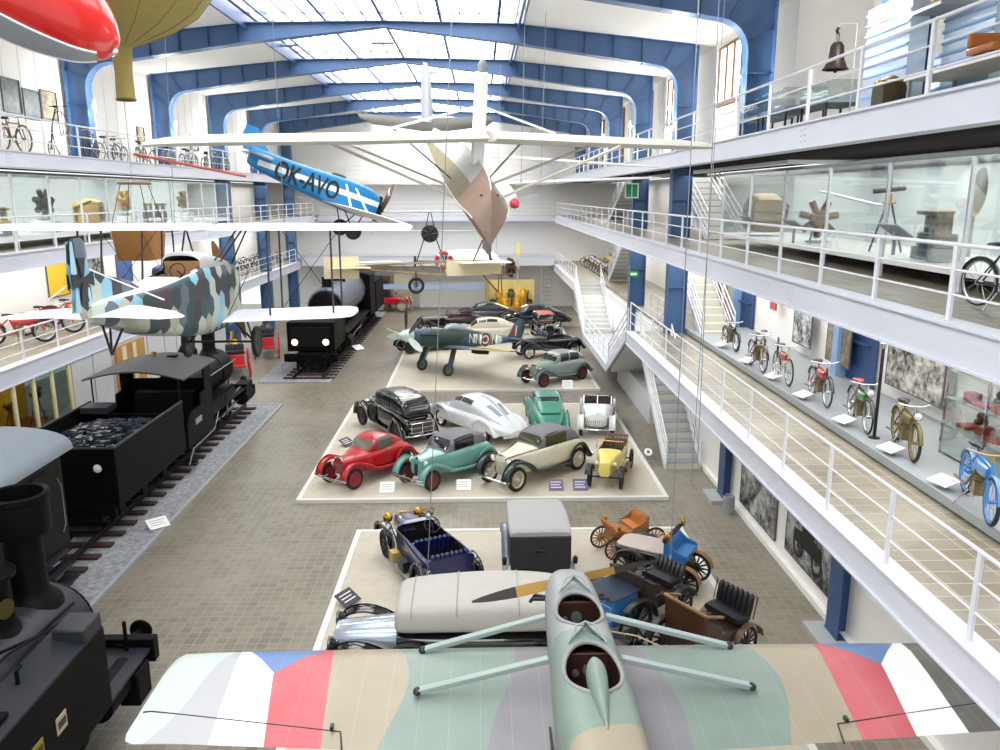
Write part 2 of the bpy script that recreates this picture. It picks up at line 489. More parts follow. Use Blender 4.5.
# ---------------------------------------------------------------- ceiling and skylight
cl = MB()
for s in (0, 1):
    for i in range(-3, 7):
        y0 = YF[0] + 7.9 * i + .26; y1 = y0 + 7.9 - .52
        q = [(1.6, 14.93), (7.9, 14.31), (7.9, 14.6), (1.6, 15.2)]
        cl.prism([mir(p) for p in q] if s else q, 'y', y0, min(y1, 67))
struct(cl.build('ceiling', mat('white_ceiling', '#efefed', .5, var=.015), flat=True))
sk = MB()
for i in range(-3, 7):
    y0 = YF[0] + 7.9 * i + .3; y1 = min(y0 + 7.3, 66)
    sk.box(XC - 4.75, XC + 4.75, y0, y1, 15.32, 15.36)
struct(sk.build('window_1', SKYG, flat=True))
bars = MB(); thin = MB()
for i in range(0, 15):
    x = XC - 4.83 + 9.66 * i / 14
    if i % 3 == 1: bars.box(x - .05, x + .05, -8, 66, 15.1, 15.3)
    else: thin.box(x - .02, x + .02, -8, 66, 15.24, 15.31)
for s in (-1, 1): bars.box(XC + s * 4.85 - .04, XC + s * 4.85 + .04, -8, 66, 14.75, 15.4)
struct(bars.build('trim_8', BLUED, flat=True)); struct(thin.build('trim_9', mat('grey_glazing_bar', '#5d6674', .5), flat=True))
for (x, y) in ((-6.9, 27.6), (-2.2, 27.2), (1.0, 27.0), (-4.0, 35.4), (-2.6, 43.6), (-8.0, 36.0)):
    v = thing('roof_vent', 'small grey vent grating set in the bright skylight', 'vent', (x, y, 15.2), group='vents in the skylight')
    e = MB(); e.box(-.45, .45, -.2, .2, -.1, -.04)
    e.build('vent_frame', mat('vent_grey', '#8d95a0', .5), v)
    MB().box(-.16, .16, -.15, .15, -.115, -.1).build('grating', mat('vent_dark', '#6d727c', .6), v)

# ---------------------------------------------------------------- outer walls
def wall(name, *a): return slab(name, *a, WHITE)
wall('wall_right_upper', 8.6, 8.8, 23.06, 66, 9.85, 14.4)
wall('wall_right_display', 10.6, 10.8, -4, 22.9, 9.85, 14.4)
wall('wall_right_return', 8.6, 10.8, 22.9, 23.05, 9.85, 14.4)
wall('wall_right_middle', 10.6, 10.8, -4, 66, 3.4, 9.9)
wall('wall_right_lower', 7.55, 7.75, -4, 66, 0, 3.4)
wall('wall_left_upper', -15.2, -15.0, -4, 66, 9.85, 14.4)
wall('wall_left_middle', -17.4, -17.2, -4, 66, 3.9, 9.85)
struct(MB().prism([(7.9, 14.31), (10.8, 14.1), (10.8, 14.3), (7.9, 14.6)], 'y', -8, 67).prism([(-14.8, 14.31), (-17.4, 14.1), (-17.4, 14.3), (-14.8, 14.6)], 'y', -8, 67).build('ceiling_outer', WHITE, flat=True))
wall('wall_back', -18, 12, 66, 66.2, 0, 16)
w = MB()
for y in [y for y in range(2, 62, 1)]:
    w.box(-15.0, -14.985, y - .012, y + .012, 10.3, 14.3)
struct(w.build('trim_10', mat('white_seam', '#d8dade', .6), flat=True))

# clerestory windows with brown frames between the right columns
for i in range(1, 6):
    y1 = YF[i] + 7.0; y0 = y1 - 4.2; x = 8.55
    t = D.objects.new('window_%d' % (i + 1), None); COL.objects.link(t); t.location = (x, y0, 12.15); struct(t)
    MB().box(.0, .03, 0, 4.2, 0, 1.85).build('pane', WING, t, flat=True)
    f = MB()
    for k in range(6): f.box(-.06, .04, k * .84 - .035, k * .84 + .035, 0, 1.85)
    f.box(-.08, .04, -.05, 4.25, -.1, .02); f.box(-.06, .04, -.05, 4.25, 1.82, 1.9); f.box(-.08, .04, -.12, .03, -1.9, 1.9)
    f.build('window_frame', BROWN, t, flat=True)

# ---------------------------------------------------------------- galleries
GL, GR = -12.75, 5.8
def girder(name, x, y0, y1, zb, zt, s):
    """pale channel girder; s=+1 when the hall lies on the -x side"""
    g = MB()
    g.box(x, x + s * .1 if s > 0 else x, y0, y1, zb, zt) if s > 0 else g.box(x - .1, x, y0, y1, zb, zt)
    a, b = (x - .05, x + .3) if s > 0 else (x - .3, x + .05)
    g.box(a, b, y0, y1, zt, zt + .035); g.box(a, b, y0, y1, zb - .03, zb)
    yy = y0 + 3
    while yy < y1:
        for dz in (.1, .2, .3):
            for dy in (-.09, .09): g.ell((x - s * .008, yy + dy, zb + dz), .017, 6, 4)
        g.box(x - s * .004, x - s * .001, yy - .006, yy + .006, zb, zt)
        yy += 7.9
    return struct(g.build(name, STEEL, flat=False))
def gallery(side, lvl, x0, x1, y0, y1, z, zb, edge_s):
    slab('floor_%s_%s' % (side, lvl), x0, x1, y0, y1, z - .16, z, GFLOOR)
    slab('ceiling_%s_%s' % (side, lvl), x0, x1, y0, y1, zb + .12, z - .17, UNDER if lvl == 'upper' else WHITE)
gallery('right', 'lower', GR + .02, 10.6, -4, 31.3, 3.72, 3.25, 1); girder('trim_11', GR, -4, 31.3, 3.25, 3.69, 1)
gallery('right', 'lower_far', GR + .02, 10.6, 49.2, 66, 3.72, 3.25, 1); girder('trim_12', GR, 49.2, 63, 3.25, 3.69, 1)
gallery('right', 'lower_inner', 7.6, 10.6, 31.3, 49.2, 3.72, 3.25, 1)
gallery('right', 'middle', GR + .02, 10.6, -4, 66, 7.42, 6.97, 1); girder('trim_13', GR, -4, 63, 6.97, 7.42, 1)
gallery('right', 'upper', GR + .02, 10.6, -4, 66, 10.24, 9.84, 1); girder('trim_14', GR, -4, 63, 9.84, 10.24, 1)
gallery('left', 'lower', -17.2, -14.02, -4, 66, 3.98, 3.45, -1); girder('trim_15', -14.0, -4, 63, 3.45, 3.95, -1)
gallery('left', 'middle', -17.2, GL - .02, -4, 66, 7.45, 7.05, -1); girder('trim_16', GL, -4, 63, 7.0, 7.42, -1)
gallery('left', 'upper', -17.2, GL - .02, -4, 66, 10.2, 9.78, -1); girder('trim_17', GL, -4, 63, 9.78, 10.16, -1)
# far cross galleries
struct(MB().box(-13.9, 5.8, 63, 63.12, 3.6, 4.35).box(-13.9, 5.8, 62.95, 63.3, 4.35, 4.4).box(-13.9, 5.8, 63.12, 66, 4.1, 4.3).build('trim_18', STEEL, flat=True))
struct(MB().box(-12.7, 5.8, 64, 64.1, 7.0, 7.42).box(-12.7, 5.8, 64.1, 66, 7.3, 7.42).build('trim_19', STEEL, flat=True))
struct(MB().box(-12.7, 5.8, 64, 64.1, 9.8, 10.2).box(-12.7, 5.8, 64.1, 66, 10.1, 10.2).build('trim_20', WHITE, flat=True))
struct(MB().box(-9, .5, 63.2, 63.4, 1.75, 2.15).build('trim_21', mat('blue_grey_beam', '#9fb1cc', .5), flat=True))
slab('wall_back_lower', -5, 3.5, 65.4, 65.6, 0, 2.1, WHITE)

# ---------------------------------------------------------------- railings
def railing(label, x, y0, y1, z, h=1.0, step=1.95, rails=(.3, .62), group=None, name='railing', x2=None, z2=None):
    t = thing(name, label, 'railing', (x, y0, z), group=group)
    n = max(1, round((y1 - y0) / step)); dy = (y1 - y0) / n; dx = ((x2 if x2 is not None else x) - x) / n; dz = ((z2 if z2 is not None else z) - z) / n
    post = None
    for i in range(n + 1):
        if post is None:
            m = MB(); m.box(-.02, .02, -.04, .04, 0, h)
            post = m.build('post', RAILW, t, flat=True)
        else:
            p = post.copy(); COL.objects.link(p); p.parent = t; p.location = (i * dx, i * dy, i * dz)
    L = (n * dx, n * dy, n * dz)
    for k, q in enumerate(rails + (h,)):
        r = .028 if q == h else .016
        MB().tube([(0, 0, q), (L[0], L[1], L[2] + q)], r, 8).build('handrail' if q == h else 'rail', RAILW, t)
    return t
railing('white railing of the lower right walkway above the photo wall', GR + .12, 2.5, 31.2, 3.72, 1.15, 2.05, (.38, .76))
railing('white railing along the middle right gallery before the engine showcase', GR + .12, 4, 63, 7.45, .95, 2.0, (.33, .64))
railing('white railing of the topmost right gallery below the bell', GR + .12, 5, 63, 10.27, .95, 2.0, (.33, .64))
railing('white railing of the far lower right gallery before the bicycle crowd', GR + .12, 49.3, 63, 3.72, 1.0, 1.6)
railing('pale railing of the lower left gallery by the red motorcycles', -14.1, 10, 62, 3.98, 1.0, 2.1)
railing('white railing of the middle left gallery beneath its glass showcases', GL - .1, 10, 63, 7.45, .95, 2.1)
railing('white railing of the topmost left gallery along the old bicycles', GL - .1, 10, 63, 10.2, .95, 2.1)
railing('white railing crossing the far end at the middle level', GL + .2, 0, .01, 7.45) if 0 else None
def xrailing(label, x0, x1, y, z, h=1.0, step=2.0):
    t = thing('railing', label, 'railing', (x0, y, z)); n = round((x1 - x0) / step)
    for i in range(n + 1): MB().box(-.03, .03, -.03, .03, 0, h).build('post', RAILW, t, loc=((x1 - x0) * i / n, 0, 0), flat=True)
    for q in (.33, .66, h): MB().tube([(0, 0, q), (x1 - x0, 0, q)], .025, 6).build('rail', RAILW, t)
xrailing('thin white railing across the back wall at the middle level', -12.4, 5.6, 64.05, 7.45)
xrailing('thin white railing across the back wall at the top level', -12.4, 5.6, 64.05, 10.2)
# ---------------------------------------------------------------- stairs
TREAD = mat('stair_tread_grey', '#8f959c', .5, var=.06); RISER = mat('stair_riser_cream', '#c9c9c0', .5)
def stair(label, x0, x1, a, b, n=14, rail=(True, True), risers=True, tread=TREAD, rh=.95):
    (ya, za), (yb, zb) = a, b
    t = thing('staircase', label, 'stairs', (0, ya, za)); dy, dz = (yb - ya) / n, (zb - za) / n
    sgn = 1 if dy > 0 else -1
    first = None
    for i in range(n):
        if first is None:
            m = MB(); y0, y1 = sorted((0, dy * 1.12)); m.box(x0 + .05, x1 - .05, y0, y1, -.04, 0); first = m.build('step', tread, t, loc=(0, 0, dz), flat=True)
            if risers:
                q = MB(); q.box(x0 + .05, x1 - .05, -.012, .012, -abs(dz) + .0, -.04); r0 = q.build('riser', RISER, first, flat=True)
        else:
            o = first.copy(); COL.objects.link(o); o.parent = t; o.location = (0, dy * i, dz * (i + 1))
            if risers: r = r0.copy(); COL.objects.link(r); r.parent = o
    L = (yb - ya, zb - za)
    for x in (x0, x1):
        m = MB(); m.prism([(-.0, -.18), (L[0], L[1] - .18), (L[0], L[1] + .12), (0, .12)], 'x', x - .025, x + .025); m.build('stringer', RAILW, t, flat=True)
    for k, x in enumerate((x0, x1)):
        if not rail[k]: continue
        for q in (.35, .65, rh): MB().tube([(x, 0, q), (x, L[0], L[1] + q)], .026, 6).build('rail', RAILW, t)
        for i in range(5): MB().box(x - .02, x + .02, L[0] * i / 4 - .025, L[0] * i / 4 + .025, L[1] * i / 4, L[1] * i / 4 + rh).build('baluster', RAILW, t, flat=True)
    return t
stair('metal stair rising from the floor under the right gallery', 6.2, 7.35, (25.4, 0), (30.3, 3.2), 13)
stair('short white stair dropping from the lower right walkway to a landing', 5.85, 7.4, (31.3, 3.7), (35.9, 1.42), 9, (True, True))
stair('long white stair climbing from the landing to the far right gallery', 5.85, 7.4, (44.4, 1.42), (49.3, 3.7), 11, (True, True), tread=mat('pale_tread', '#c5c8cd', .5))
stair('cream stair from the bicycle gallery up to the middle right gallery', 8.3, 9.5, (29.4, 3.75), (36.0, 7.4), 15, tread=mat('cream_tread', '#c9c4b4', .5))
stair('grey stair from the middle right gallery up to the bell gallery', 8.2, 9.4, (29.0, 7.45), (35.0, 10.2), 12, tread=GREYC)
stair('distant white stair seen from beneath behind the blue pillars, lower one', 8.1, 9.3, (50.5, 3.75), (44.5, 7.2), 13)
stair('distant white stair seen from beneath behind the blue pillars, upper one', 8.0, 9.2, (50.5, 7.45), (44.5, 10.1), 11)
slab('floor_right_landing', 5.82, 7.55, 35.8, 44.5, 1.25, 1.4, mat('landing_grey', '#a9adb2', .5)); struct(MB().box(5.74, 5.82, 35.8, 44.5, 1.05, 1.42).build('trim_22', STEEL, flat=True))
struct(MB().prism([(31.3, 3.3), (31.3, 3.74), (35.9, 1.44), (35.9, 1.05)], 'x', 5.74, 5.82).prism([(44.4, 1.05), (44.4, 1.44), (49.3, 3.74), (49.3, 3.3)], 'x', 5.74, 5.82).build('trim_23', STEEL, flat=True))
struct(MB().prism([(31.3, 3.5), (35.9, 1.22), (35.9, 1.18), (31.3, 3.46)], 'x', 5.84, 7.5).build('ceiling_right_stair', mat('stair_soffit_grey', '#8b8d90', .6), flat=True))
railing('white railing along the stair landing beside the sage saloon', 5.9, 36, 44.4, 1.42, .95, 1.7)
slab('wall_right_under_stair', 6.75, 7.5, 29.6 + 1.2, 38.5, 0, 1.15, mat('pale_grey_panel', '#c8cad0', .5))
railing('white railing around the stair head beside the brown doors', 7.62, 31.3, 35.5, 3.72, 1.0, 1.4)
# brown doors behind the stair head
for i, y in enumerate((32.6, 34.6)):
    t = D.objects.new('door_%d' % (i + 1), None); COL.objects.link(t); t.location = (10.4, y, 3.74); struct(t)
    MB().box(0, .12, 0, 1.7, 0, 2.9).build('leaf', BROWN, t, flat=True)
    m = MB(); m.box(-.03, 0, .1, .75, .15, 2.6); m.box(-.03, 0, .95, 1.6, .15, 2.6); m.build('inset', mat('pale_door_inset', '#cbb78f', .5), t, flat=True)
    MB().tube([(-.06, .84, 1.1), (-.06, .84, 1.4)], .02, 6).build('door_handle', CHROME, t)
# plinth for the bicycles
struct(MB().box(8.05, 10.6, 4, 31, 3.74, 3.9).box(8.0, 8.06, 4, 31, 3.76, 3.93).build('trim_24', mat('plinth_grey', '#9ca2a6', .5, var=.1, scale=1.2), flat=True))
struct(MB().box(7.42, 7.55, 2, 30, .0, .14).build('baseboard_right', WHITE, flat=True))
for i, y in enumerate((14.9, 22.8)):
    struct(MB().box(6.85, 7.95, y - .5, y + .5, 0, .1).build('trim_%d' % (25 + i), mat('column_base_grey', '#a7abae', .5), flat=True))

# ---------------------------------------------------------------- photo boards and placards
def photo_mat(name, a, b, sc=2.2, seed=0):
    if name in MATS: return MATS[name]
    m, nt, bs = new_mat(name); vec, x, y, z = coords(nt)
    mp = nt.nodes.new('ShaderNodeMapping'); mp.inputs['Location'].default_value = (seed * 3.1, seed * 1.7, seed); nt.links.new(vec, mp.inputs[0])
    n = noise(nt, mp.outputs[0], sc, 6, .7); n2 = noise(nt, mp.outputs[0], sc * 4, 3)
    f = ((n - .5) * 3.4 + (n2 - .5) * 1.2 + .45).mx(0).mn(1)
    nt.links.new(mixc(nt, f, a, b), bs.inputs['Base Color']); bs.inputs['Roughness'].default_value = .5; MATS[name] = m
    return m
def board(label, cat, x, y0, y1, z0, z1, m, name='photo_board', face=-1, frame=None):
    t = thing(name, label, cat, (x, (y0 + y1) / 2, (z0 + z1) / 2)); a, b = (y1 - y0) / 2, (z1 - z0) / 2
    MB().box(0, .03 , -a, a, -b, b).build('print', m, t, flat=True) if face < 0 else MB().box(-.03, 0, -a, a, -b, b).build('print', m, t, flat=True)
    m2 = MB(); q = .03
    for (p0, p1, r0, r1) in ((-a - q, a + q, b, b + q), (-a - q, a + q, -b - q, -b), (-a - q, -a, -b, b), (a, a + q, -b, b)): m2.box(-.01, .035, p0, p1, r0, r1)
    m2.build('board_frame', frame or mat('board_edge', '#5a5a5c', .5), t, flat=True)
    return t
PH = [photo_mat('photo_print_%d' % i, a, b, s, i) for i, (a, b, s) in enumerate((('#0d0d0f', '#c7c7c6', 1.1), ('#101012', '#b9babb', 1.4), ('#14130f', '#d3d0c6', 1.6), ('#6e6557', '#b5a88f', 2.0), ('#15171a', '#d9dcdc', 2.0), ('#e6a13a', '#f3e7b0', 1.2), ('#2a3a42', '#6b7f80', 1.5)))]
board('large dark photograph on the lower right wall, nearer the blue pillar by the stair', 'photograph', 7.5, 18.95, 21.7, .35, 1.75, PH[0])
board('large photograph of a vintage car on the lower right wall, closest to the camera', 'photograph', 7.5, 15.7, 18.2, .5, 1.8, PH[1])
car_sil = MB()
board('black and white photograph of a crowd on the bicycle gallery wall', 'photograph', 10.3, 17.1, 19.6, 4.35, 5.6, PH[2])
board('sepia photograph of a motorcycle on the bicycle gallery wall', 'photograph', 10.3, 21.7, 23.2, 4.25, 5.35, PH[3])
board('tall grey photograph behind the farther bicycles', 'photograph', 10.3, 24.4, 25.8, 4.3, 5.75, PH[4])
t = board('narrow red banner on the wall behind the farthest bicycles', 'banner', 10.25, 27.4, 27.9, 5.1, 6.0, mat('red_banner', '#c6434a', .6), name='banner')
PLC = mat('white_placard', '#f2f2f2', .5); PURP = mat('violet_placard', '#6d6484', .5)
def placard(label, x, y, z, m=PLC, rz=0, w=.42, d=.3, group=None, tilt=.5):
    t = thing('placard', label, 'sign', (x, y, z), rz, group)
    o = MB().box(-w / 2, w / 2, -d / 2, d / 2, -.008, .008).build('plate', m, t, loc=(0, 0, .14), flat=True); o.rotation_euler.x = tilt
    q = MB()
    for k in range(3): q.box(-w * .36, w * (.36 - .1 * (k % 2)), d * (.25 - .22 * k) - .012, d * (.25 - .22 * k) + .012, .0085, .0105)
    q.build('printed_lines', mat('print_grey', '#a9a9b2', .6) if m is PLC else PLC, o, flat=True)
    MB().tube([(0, 0, 0), (0, 0, .13)], .015, 6).build('stem', GREYC, t)
    MB().box(-.09, .09, -.06, .06, 0, .012).build('foot', GREYC, t, flat=True)
    return t
for (x, y), lb in zip(((8.23, 13.30), (8.23, 15.20), (8.23, 17.30), (8.23, 19.65), (8.23, 21.80), (8.23, 24.00), (8.23, 26.70)), ('white placard beside the blue motorized bicycle', 'white placard by the foot of the black lamp post', 'white placard beside the green bicycle', 'white placard beside the red and black bicycle', 'white placard beside the thin cream bicycle', 'white placard beside the motor tricycle', 'white placard beside the farthest black motorcycle')):
    placard(lb, x, y, 3.9, rz=-1.35, w=.46, d=.34, tilt=.25)
placard('white placard in front of the red coupe', -2.9, 23.3, .103, w=.45, d=.36, tilt=.8); placard('white placard in front of the teal cabriolet', -.55, 23.45, .103, w=.45, d=.36, tilt=.8)
placard('violet placard in front of the cream cabriolet', 2.3, 23.35, .103, PURP, w=.45, d=.4, tilt=.8); placard('violet placard beside the yellow cyclecar', 3.05, 23.35, .103, PURP, w=.45, d=.4, tilt=.8)
placard('white placard beside the sage saloon', 4.1, 36.8, .103, w=.5, d=.45, tilt=.9); placard('white placard on the ballast beside the coal tender', -8.95, 20.9, .02, w=.55, d=.42, tilt=.4, rz=.7)
placard('dark placard at the left border of the front platform', -3.0, 16.4, .103, mat('dark_placard', '#3f3d4a', .5), rz=1.0, w=.5, d=.4); placard('dark placard at the left border behind the red coupe', -4.9, 28.0, .103, mat('dark_placard', '', 0), rz=1.0, w=.5, d=.4)
placard('white placard beside the big locomotive rails', -7.3, 47, .02, w=.6, d=.5, tilt=.4, rz=.8)
t = thing('floor_sign', 'round white sign with a red mark near the foot of the stair', 'sign', (5.75, 26.2, 0)); MB().lathe([(.14, 0), (.14, .02), (.005, .02)], 20, o=(0, 0, .35), axis=(0, -.7, .7)).build('disc', PLC, t); MB().lathe([(.06, 0), (.06, .01), (.005, .01)], 14, o=(0, -.012, .362), axis=(0, -.7, .7)).build('red_mark', RED, t); MB().tube([(0, 0, 0), (0, 0, .35)], .015, 6).build('stem', GREYC, t); MB().box(-.12, .12, -.12, .12, 0, .015).build('foot', GREYC, t)
for i, (x, y, z, lb) in enumerate(((7.3, 20.6, 3.1, 'white spotlight under the lower right girder above the dark photograph'), (7.25, 18.4, 2.95, 'white spotlight under the lower right girder between the two photographs'), (7.2, 15.3, 2.95, 'white spotlight under the lower right girder beside the nearest blue pillar'))):
    t = thing('spotlight', lb, 'lamp', (x - .9, y, z)); MB().cyl((0, 0, .25), (0, 0, .0), .03, n=8).build('stem', PLC, t); o = MB(); o.lathe([(.005, 0), (.07, .0), (.085, .26), (.07, .26), (.005, .2)], 14, axis=(.6, .2, -.7)); o.build('housing', PLC, t)
# starburst lamps on the upper pillars
LAMP = emit('lamp_glow', '#ffffff', 25)
k = 0
for i in range(1, 5):
    for sd, nm in ((1, 'right'), (-1, 'left')):
        x = 6.95 if sd > 0 else -13.85
        t = thing('wall_lamp', 'small bright white lamp high on a blue roof pillar', 'lamp', (x, YF[i] - .3, 12.1), group='lamps on the upper blue pillars')
        MB().ell((0, 0, 0), .075, 12, 8).build('bulb', LAMP, t); MB().cyl((0, 0, .05), (0, 0, .22), .05, .03, n=10).build('housing', GREYC, t)
        MB().tube([(0, 0, .2), (0, .25, .25)], .015, 6).build('bracket', GREYC, t)
        MB().tube([(0, 0, -.07), (0, 0, -1.9)], .012, 5).build('cable', PLC, t)
WCACHE = {}
def wheel_mesh(style, r, w):
    k = (style, round(r, 3), round(w, 3))
    if k in WCACHE: return WCACHE[k]
    t = MB(); h = w / 2
    fat = .2 if style in ('disc', 'wire', 'white') else .1
    if style in ('wood', 'cart'): fat = .09
    ri = r * (1 - fat * 1.5)
    t.lathe([(ri, -h * .7), (ri + (r - ri) * .5, -h), (r * .97, -h * .75), (r, -h * .3), (r, h * .3), (r * .97, h * .75), (ri + (r - ri) * .5, h), (ri, h * .7), (ri, -h * .7)], 28, axis=(0, 1, 0))
    m = MB()
    if style in ('disc', 'white'):
        m.lathe([(ri * 1.02, -h * .72), (ri * .9, -h * .8), (ri * .75, -h * .45), (ri * .3, -h * .62), (ri * .28, -h * .8), (0.005, -h * .95)], 24, axis=(0, 1, 0))
        m.lathe([(ri * 1.02, h * .72), (ri * .9, h * .8), (ri * .75, h * .45), (ri * .3, h * .62), (ri * .28, h * .8), (0.005, h * .95)], 24, axis=(0, 1, 0))
    else:
        m.lathe([(ri * 1.02, -h * .7), (ri * .93, -h * .5), (ri * .93, h * .5), (ri * 1.02, h * .7)], 28, axis=(0, 1, 0))
        n = {'wood': 12, 'cart': 14, 'wire': 18}[style]; sr = {'wood': .024, 'cart': .022, 'wire': .007}[style] * r / .4
        for i in range(n):
            a = 2 * pi * i / n; o = h * .55 * (1 if i % 2 else -1) if style == 'wire' else 0
            m.tube([(math.cos(a) * r * .1, o, math.sin(a) * r * .1), (math.cos(a) * ri * .95, 0, math.sin(a) * ri * .95)], [sr * 1.2, sr], 5)
        m.lathe([(.005, -h * 1.3), (r * .12, -h * 1.2), (r * .15, 0), (r * .12, h * 1.2), (.005, h * 1.3)], 14, axis=(0, 1, 0))
    o1 = t.build('wheel', DARK); o2 = m.build('rim', RIMBK); a, b = o1.data, o2.data
    D.objects.remove(o1); D.objects.remove(o2)
    WCACHE[k] = (a, b); return WCACHE[k]
RIMC = {}
def wheel(parent, x, y, r, w, style, rim, tyre=None, steer=0, z=None):
    a, b = wheel_mesh(style, r, w)
    k = (a.name, rim.name, tyre.name if tyre else '')
    if k not in RIMC:
        b2 = b.copy(); b2.materials.clear(); b2.materials.append(rim)
        a2 = a
        if tyre: a2 = a.copy(); a2.materials.clear(); a2.materials.append(tyre)
        RIMC[k] = (a2, b2)
    a, b = RIMC[k]
    o = link('wheel', a, parent, (x, y, r if z is None else z), steer); link('rim', b, o); return o

def fender(mb, pts, yc, w, lip=.07, mi=0, sub=3, th=.02, crown=.05):
    P = [cr(pts, i / sub) for i in range((len(pts) - 1) * sub + 1)]
    vs, fs = [], []
    A = [-1, -.97, -.8, -.4, 0, .4, .8, .97, 1]
    k = len(P)
    for i, p in enumerate(P):
        a, b = P[max(0, i - 1)], P[min(k - 1, i + 1)]
        t = Vector((b[0] - a[0], b[1] - a[1])).normalized(); n = Vector((-t.y, t.x))
        if n.y < 0 and abs(t.x) > .3: n = -n
        if i == 0: nn = n
        elif n.dot(nn) < 0: n = -n
        nn = n
        ww = w if not callable(w) else w(i / (k - 1))
        for o in (0, 1):
            for q in (A if o == 0 else reversed(A)):
                d = -crown * q * q - (lip if abs(q) == 1 else 0) - (th if o else 0)
                yy = q * (ww - (th if o else 0))
                vs.append((p[0] + n.x * d, yc + yy, p[1] + n.y * d))
    m = 2 * len(A)
    for i in range(k - 1):
        for j in range(m): fs.append((i * m + j, (i + 1) * m + j, (i + 1) * m + (j + 1) % m, i * m + (j + 1) % m))
    fs.append(tuple(range(m - 1, -1, -1))); fs.append(tuple((k - 1) * m + j for j in range(m)))
    return mb.add(vs, fs, mi)

def headlamp(parent, x, y, z, r, m=None, d=1.0):
    b = MB(); b.lathe([(.005, -r * 1.1), (r * .55, -r * .9), (r * .92, -r * .2), (r, .0), (r * .97, .03)], 16, axis=(1, 0, 0))
    o = b.build('headlamp', m or CHROME, parent, (x, y, z))
    l = MB(); l.lathe([(r * .93, .02), (r * .6, .045), (.005, .06)], 16, axis=(1, 0, 0)); l.build('lens', LENS, o)
    return o
def bumper(parent, x, w, z, bow=.1, s=1, two=False, m=None):
    b = MB()
    for dz in ((-.04, .05) if two else (0,)):
        b.tube([(x - s * bow * (i / 6) ** 2, w * i / 6, z + dz) for i in range(-6, 7)], .026 if two else .035, 8)
    for q in (-.35, .35): b.bar((x - s * .02, q, z), (x - s * .3, q, z), .04, .05)
    b.build('bumper', m or CHROME, parent)
def grille(parent, x, hw, z0, z1, lean=.06, m=None, mback=None, tip=.7):
    b = MB(); zc = z1 - (z1 - z0) * .25
    out = [(-hw * tip, z0), (hw * tip, z0), (hw, z0 + (z1 - z0) * .35), (hw, zc), (hw * .75, z1 - .02), (0, z1 + .02), (-hw * .75, z1 - .02), (-hw, zc), (-hw, z0 + (z1 - z0) * .35)]
    sh = lambda z: -lean * (z - z0) / (z1 - z0)
    b.tube([(x + sh(z), y, z) for y, z in out], .022, 6, closed=True)
    n = 9
    for i in range(1, n):
        y = -hw + 2 * hw * i / n; e = abs(y) / hw
        a = z0 + (.0 if e < tip else .12); c = z1 - .03 - .1 * e ** 2
        b.bar((x + sh(a), y, a), (x + sh(c), y, c), .012, .02)
    o = b.build('grille', m or CHROME, parent)
    q = MB(); q.prism([(y * .97, z) for y, z in out], 'x', x - .07 - lean * .5, x - .025 - lean * .5); q.build('grille_core', mback or RIMBK, o)
def steering(parent, x, y, z, r=.19, tilt=.5, m=None):
    b = MB(); ax = Vector((-math.cos(tilt), 0, math.sin(tilt)))
    b.ring(r, .014, 24, 6, o=(x, y, z), axis=ax)
    T = Matrix.Translation((x, y, z)) @ rot_to(ax)
    for a in range(4): b.tube([T @ Vector((0, 0, 0)), T @ Vector((r * math.cos(a * pi / 2), r * math.sin(a * pi / 2), 0))], .008, 5)
    b.tube([(x, y, z), Vector((x, y, z)) - ax * .6], .018, 6)
    b.build('steering_wheel', m or RIMBK, parent)
def seat(parent, x, z, hw, m, d=.5, h=.5, name='seat', back=True):
    b = MB()
    Loft([(x - d / 2, hw * .97, z - .12, z + .05, 6), (x - d / 2 + .05, hw, z - .14, z + .08, 6), (x + d / 2 - .05, hw, z - .14, z + .09, 6), (x + d / 2, hw * .97, z - .1, z + .04, 6)]).mesh(b, 24, 2)
    if back:
        n = 8
        for i in range(n):
            y = -hw + hw * 2 * (i + .5) / n; w = hw / n
            b.tube([(x - d / 2 - .02, y, z), (x - d / 2 - .08, y, z + h * .5), (x - d / 2 - .14, y, z + h * .9), (x - d / 2 - .16, y, z + h), (x - d / 2 - .16, y, z + h + w * .5)], [w * 1.0, w * 1.08, w * 1.05, w * .8, w * .2], 8)
    b.build(name, m, parent)

def fender_set(root, wb, t, r, m, w=.12, front_tail=-.2, style='long', drop=.28, fx=.38, rx=.42, mrear=None):
    ax = wb / 2
    for s in (1, -1):
        f = MB()
        if style == 'long':
            pts = [(ax + fx, drop + .1), (ax + fx - .02, r + .16), (ax + fx * .62, r * 2 - .02), (ax, r * 2 + .09), (ax - .35, r * 2 - .02), (ax - .62, r + .2), (ax - .95, drop + .1), (front_tail, drop + .02)]
        else:
            pts = [(ax + fx, r + .02), (ax + fx * .8, r * 1.7), (ax + .05, r * 2 + .08), (ax - .28, r * 1.75), (ax - fx - .02, r + .02)]
        fender(f, pts, s * t, w); f.build('front_fender', m, root)
        f = MB()
        pts = [(-ax + rx, drop + .05), (-ax + rx * .85, r + .22), (-ax + .12, r * 2 + .06), (-ax - .18, r * 2 + .03), (-ax - rx * .9, r + .18), (-ax - rx - .14, drop + .06)]
        fender(f, pts, s * t, w * 1.05); f.build('rear_fender', mrear or m, root)
        if style == 'long':
            b = MB(); b.box(-ax + rx - .05, front_tail + .1, s * t - .13, s * t + .13, drop - .02, drop + .02); b.build('running_board', RIMBK if m != CREAM else GREYC, root, bevel=.008)

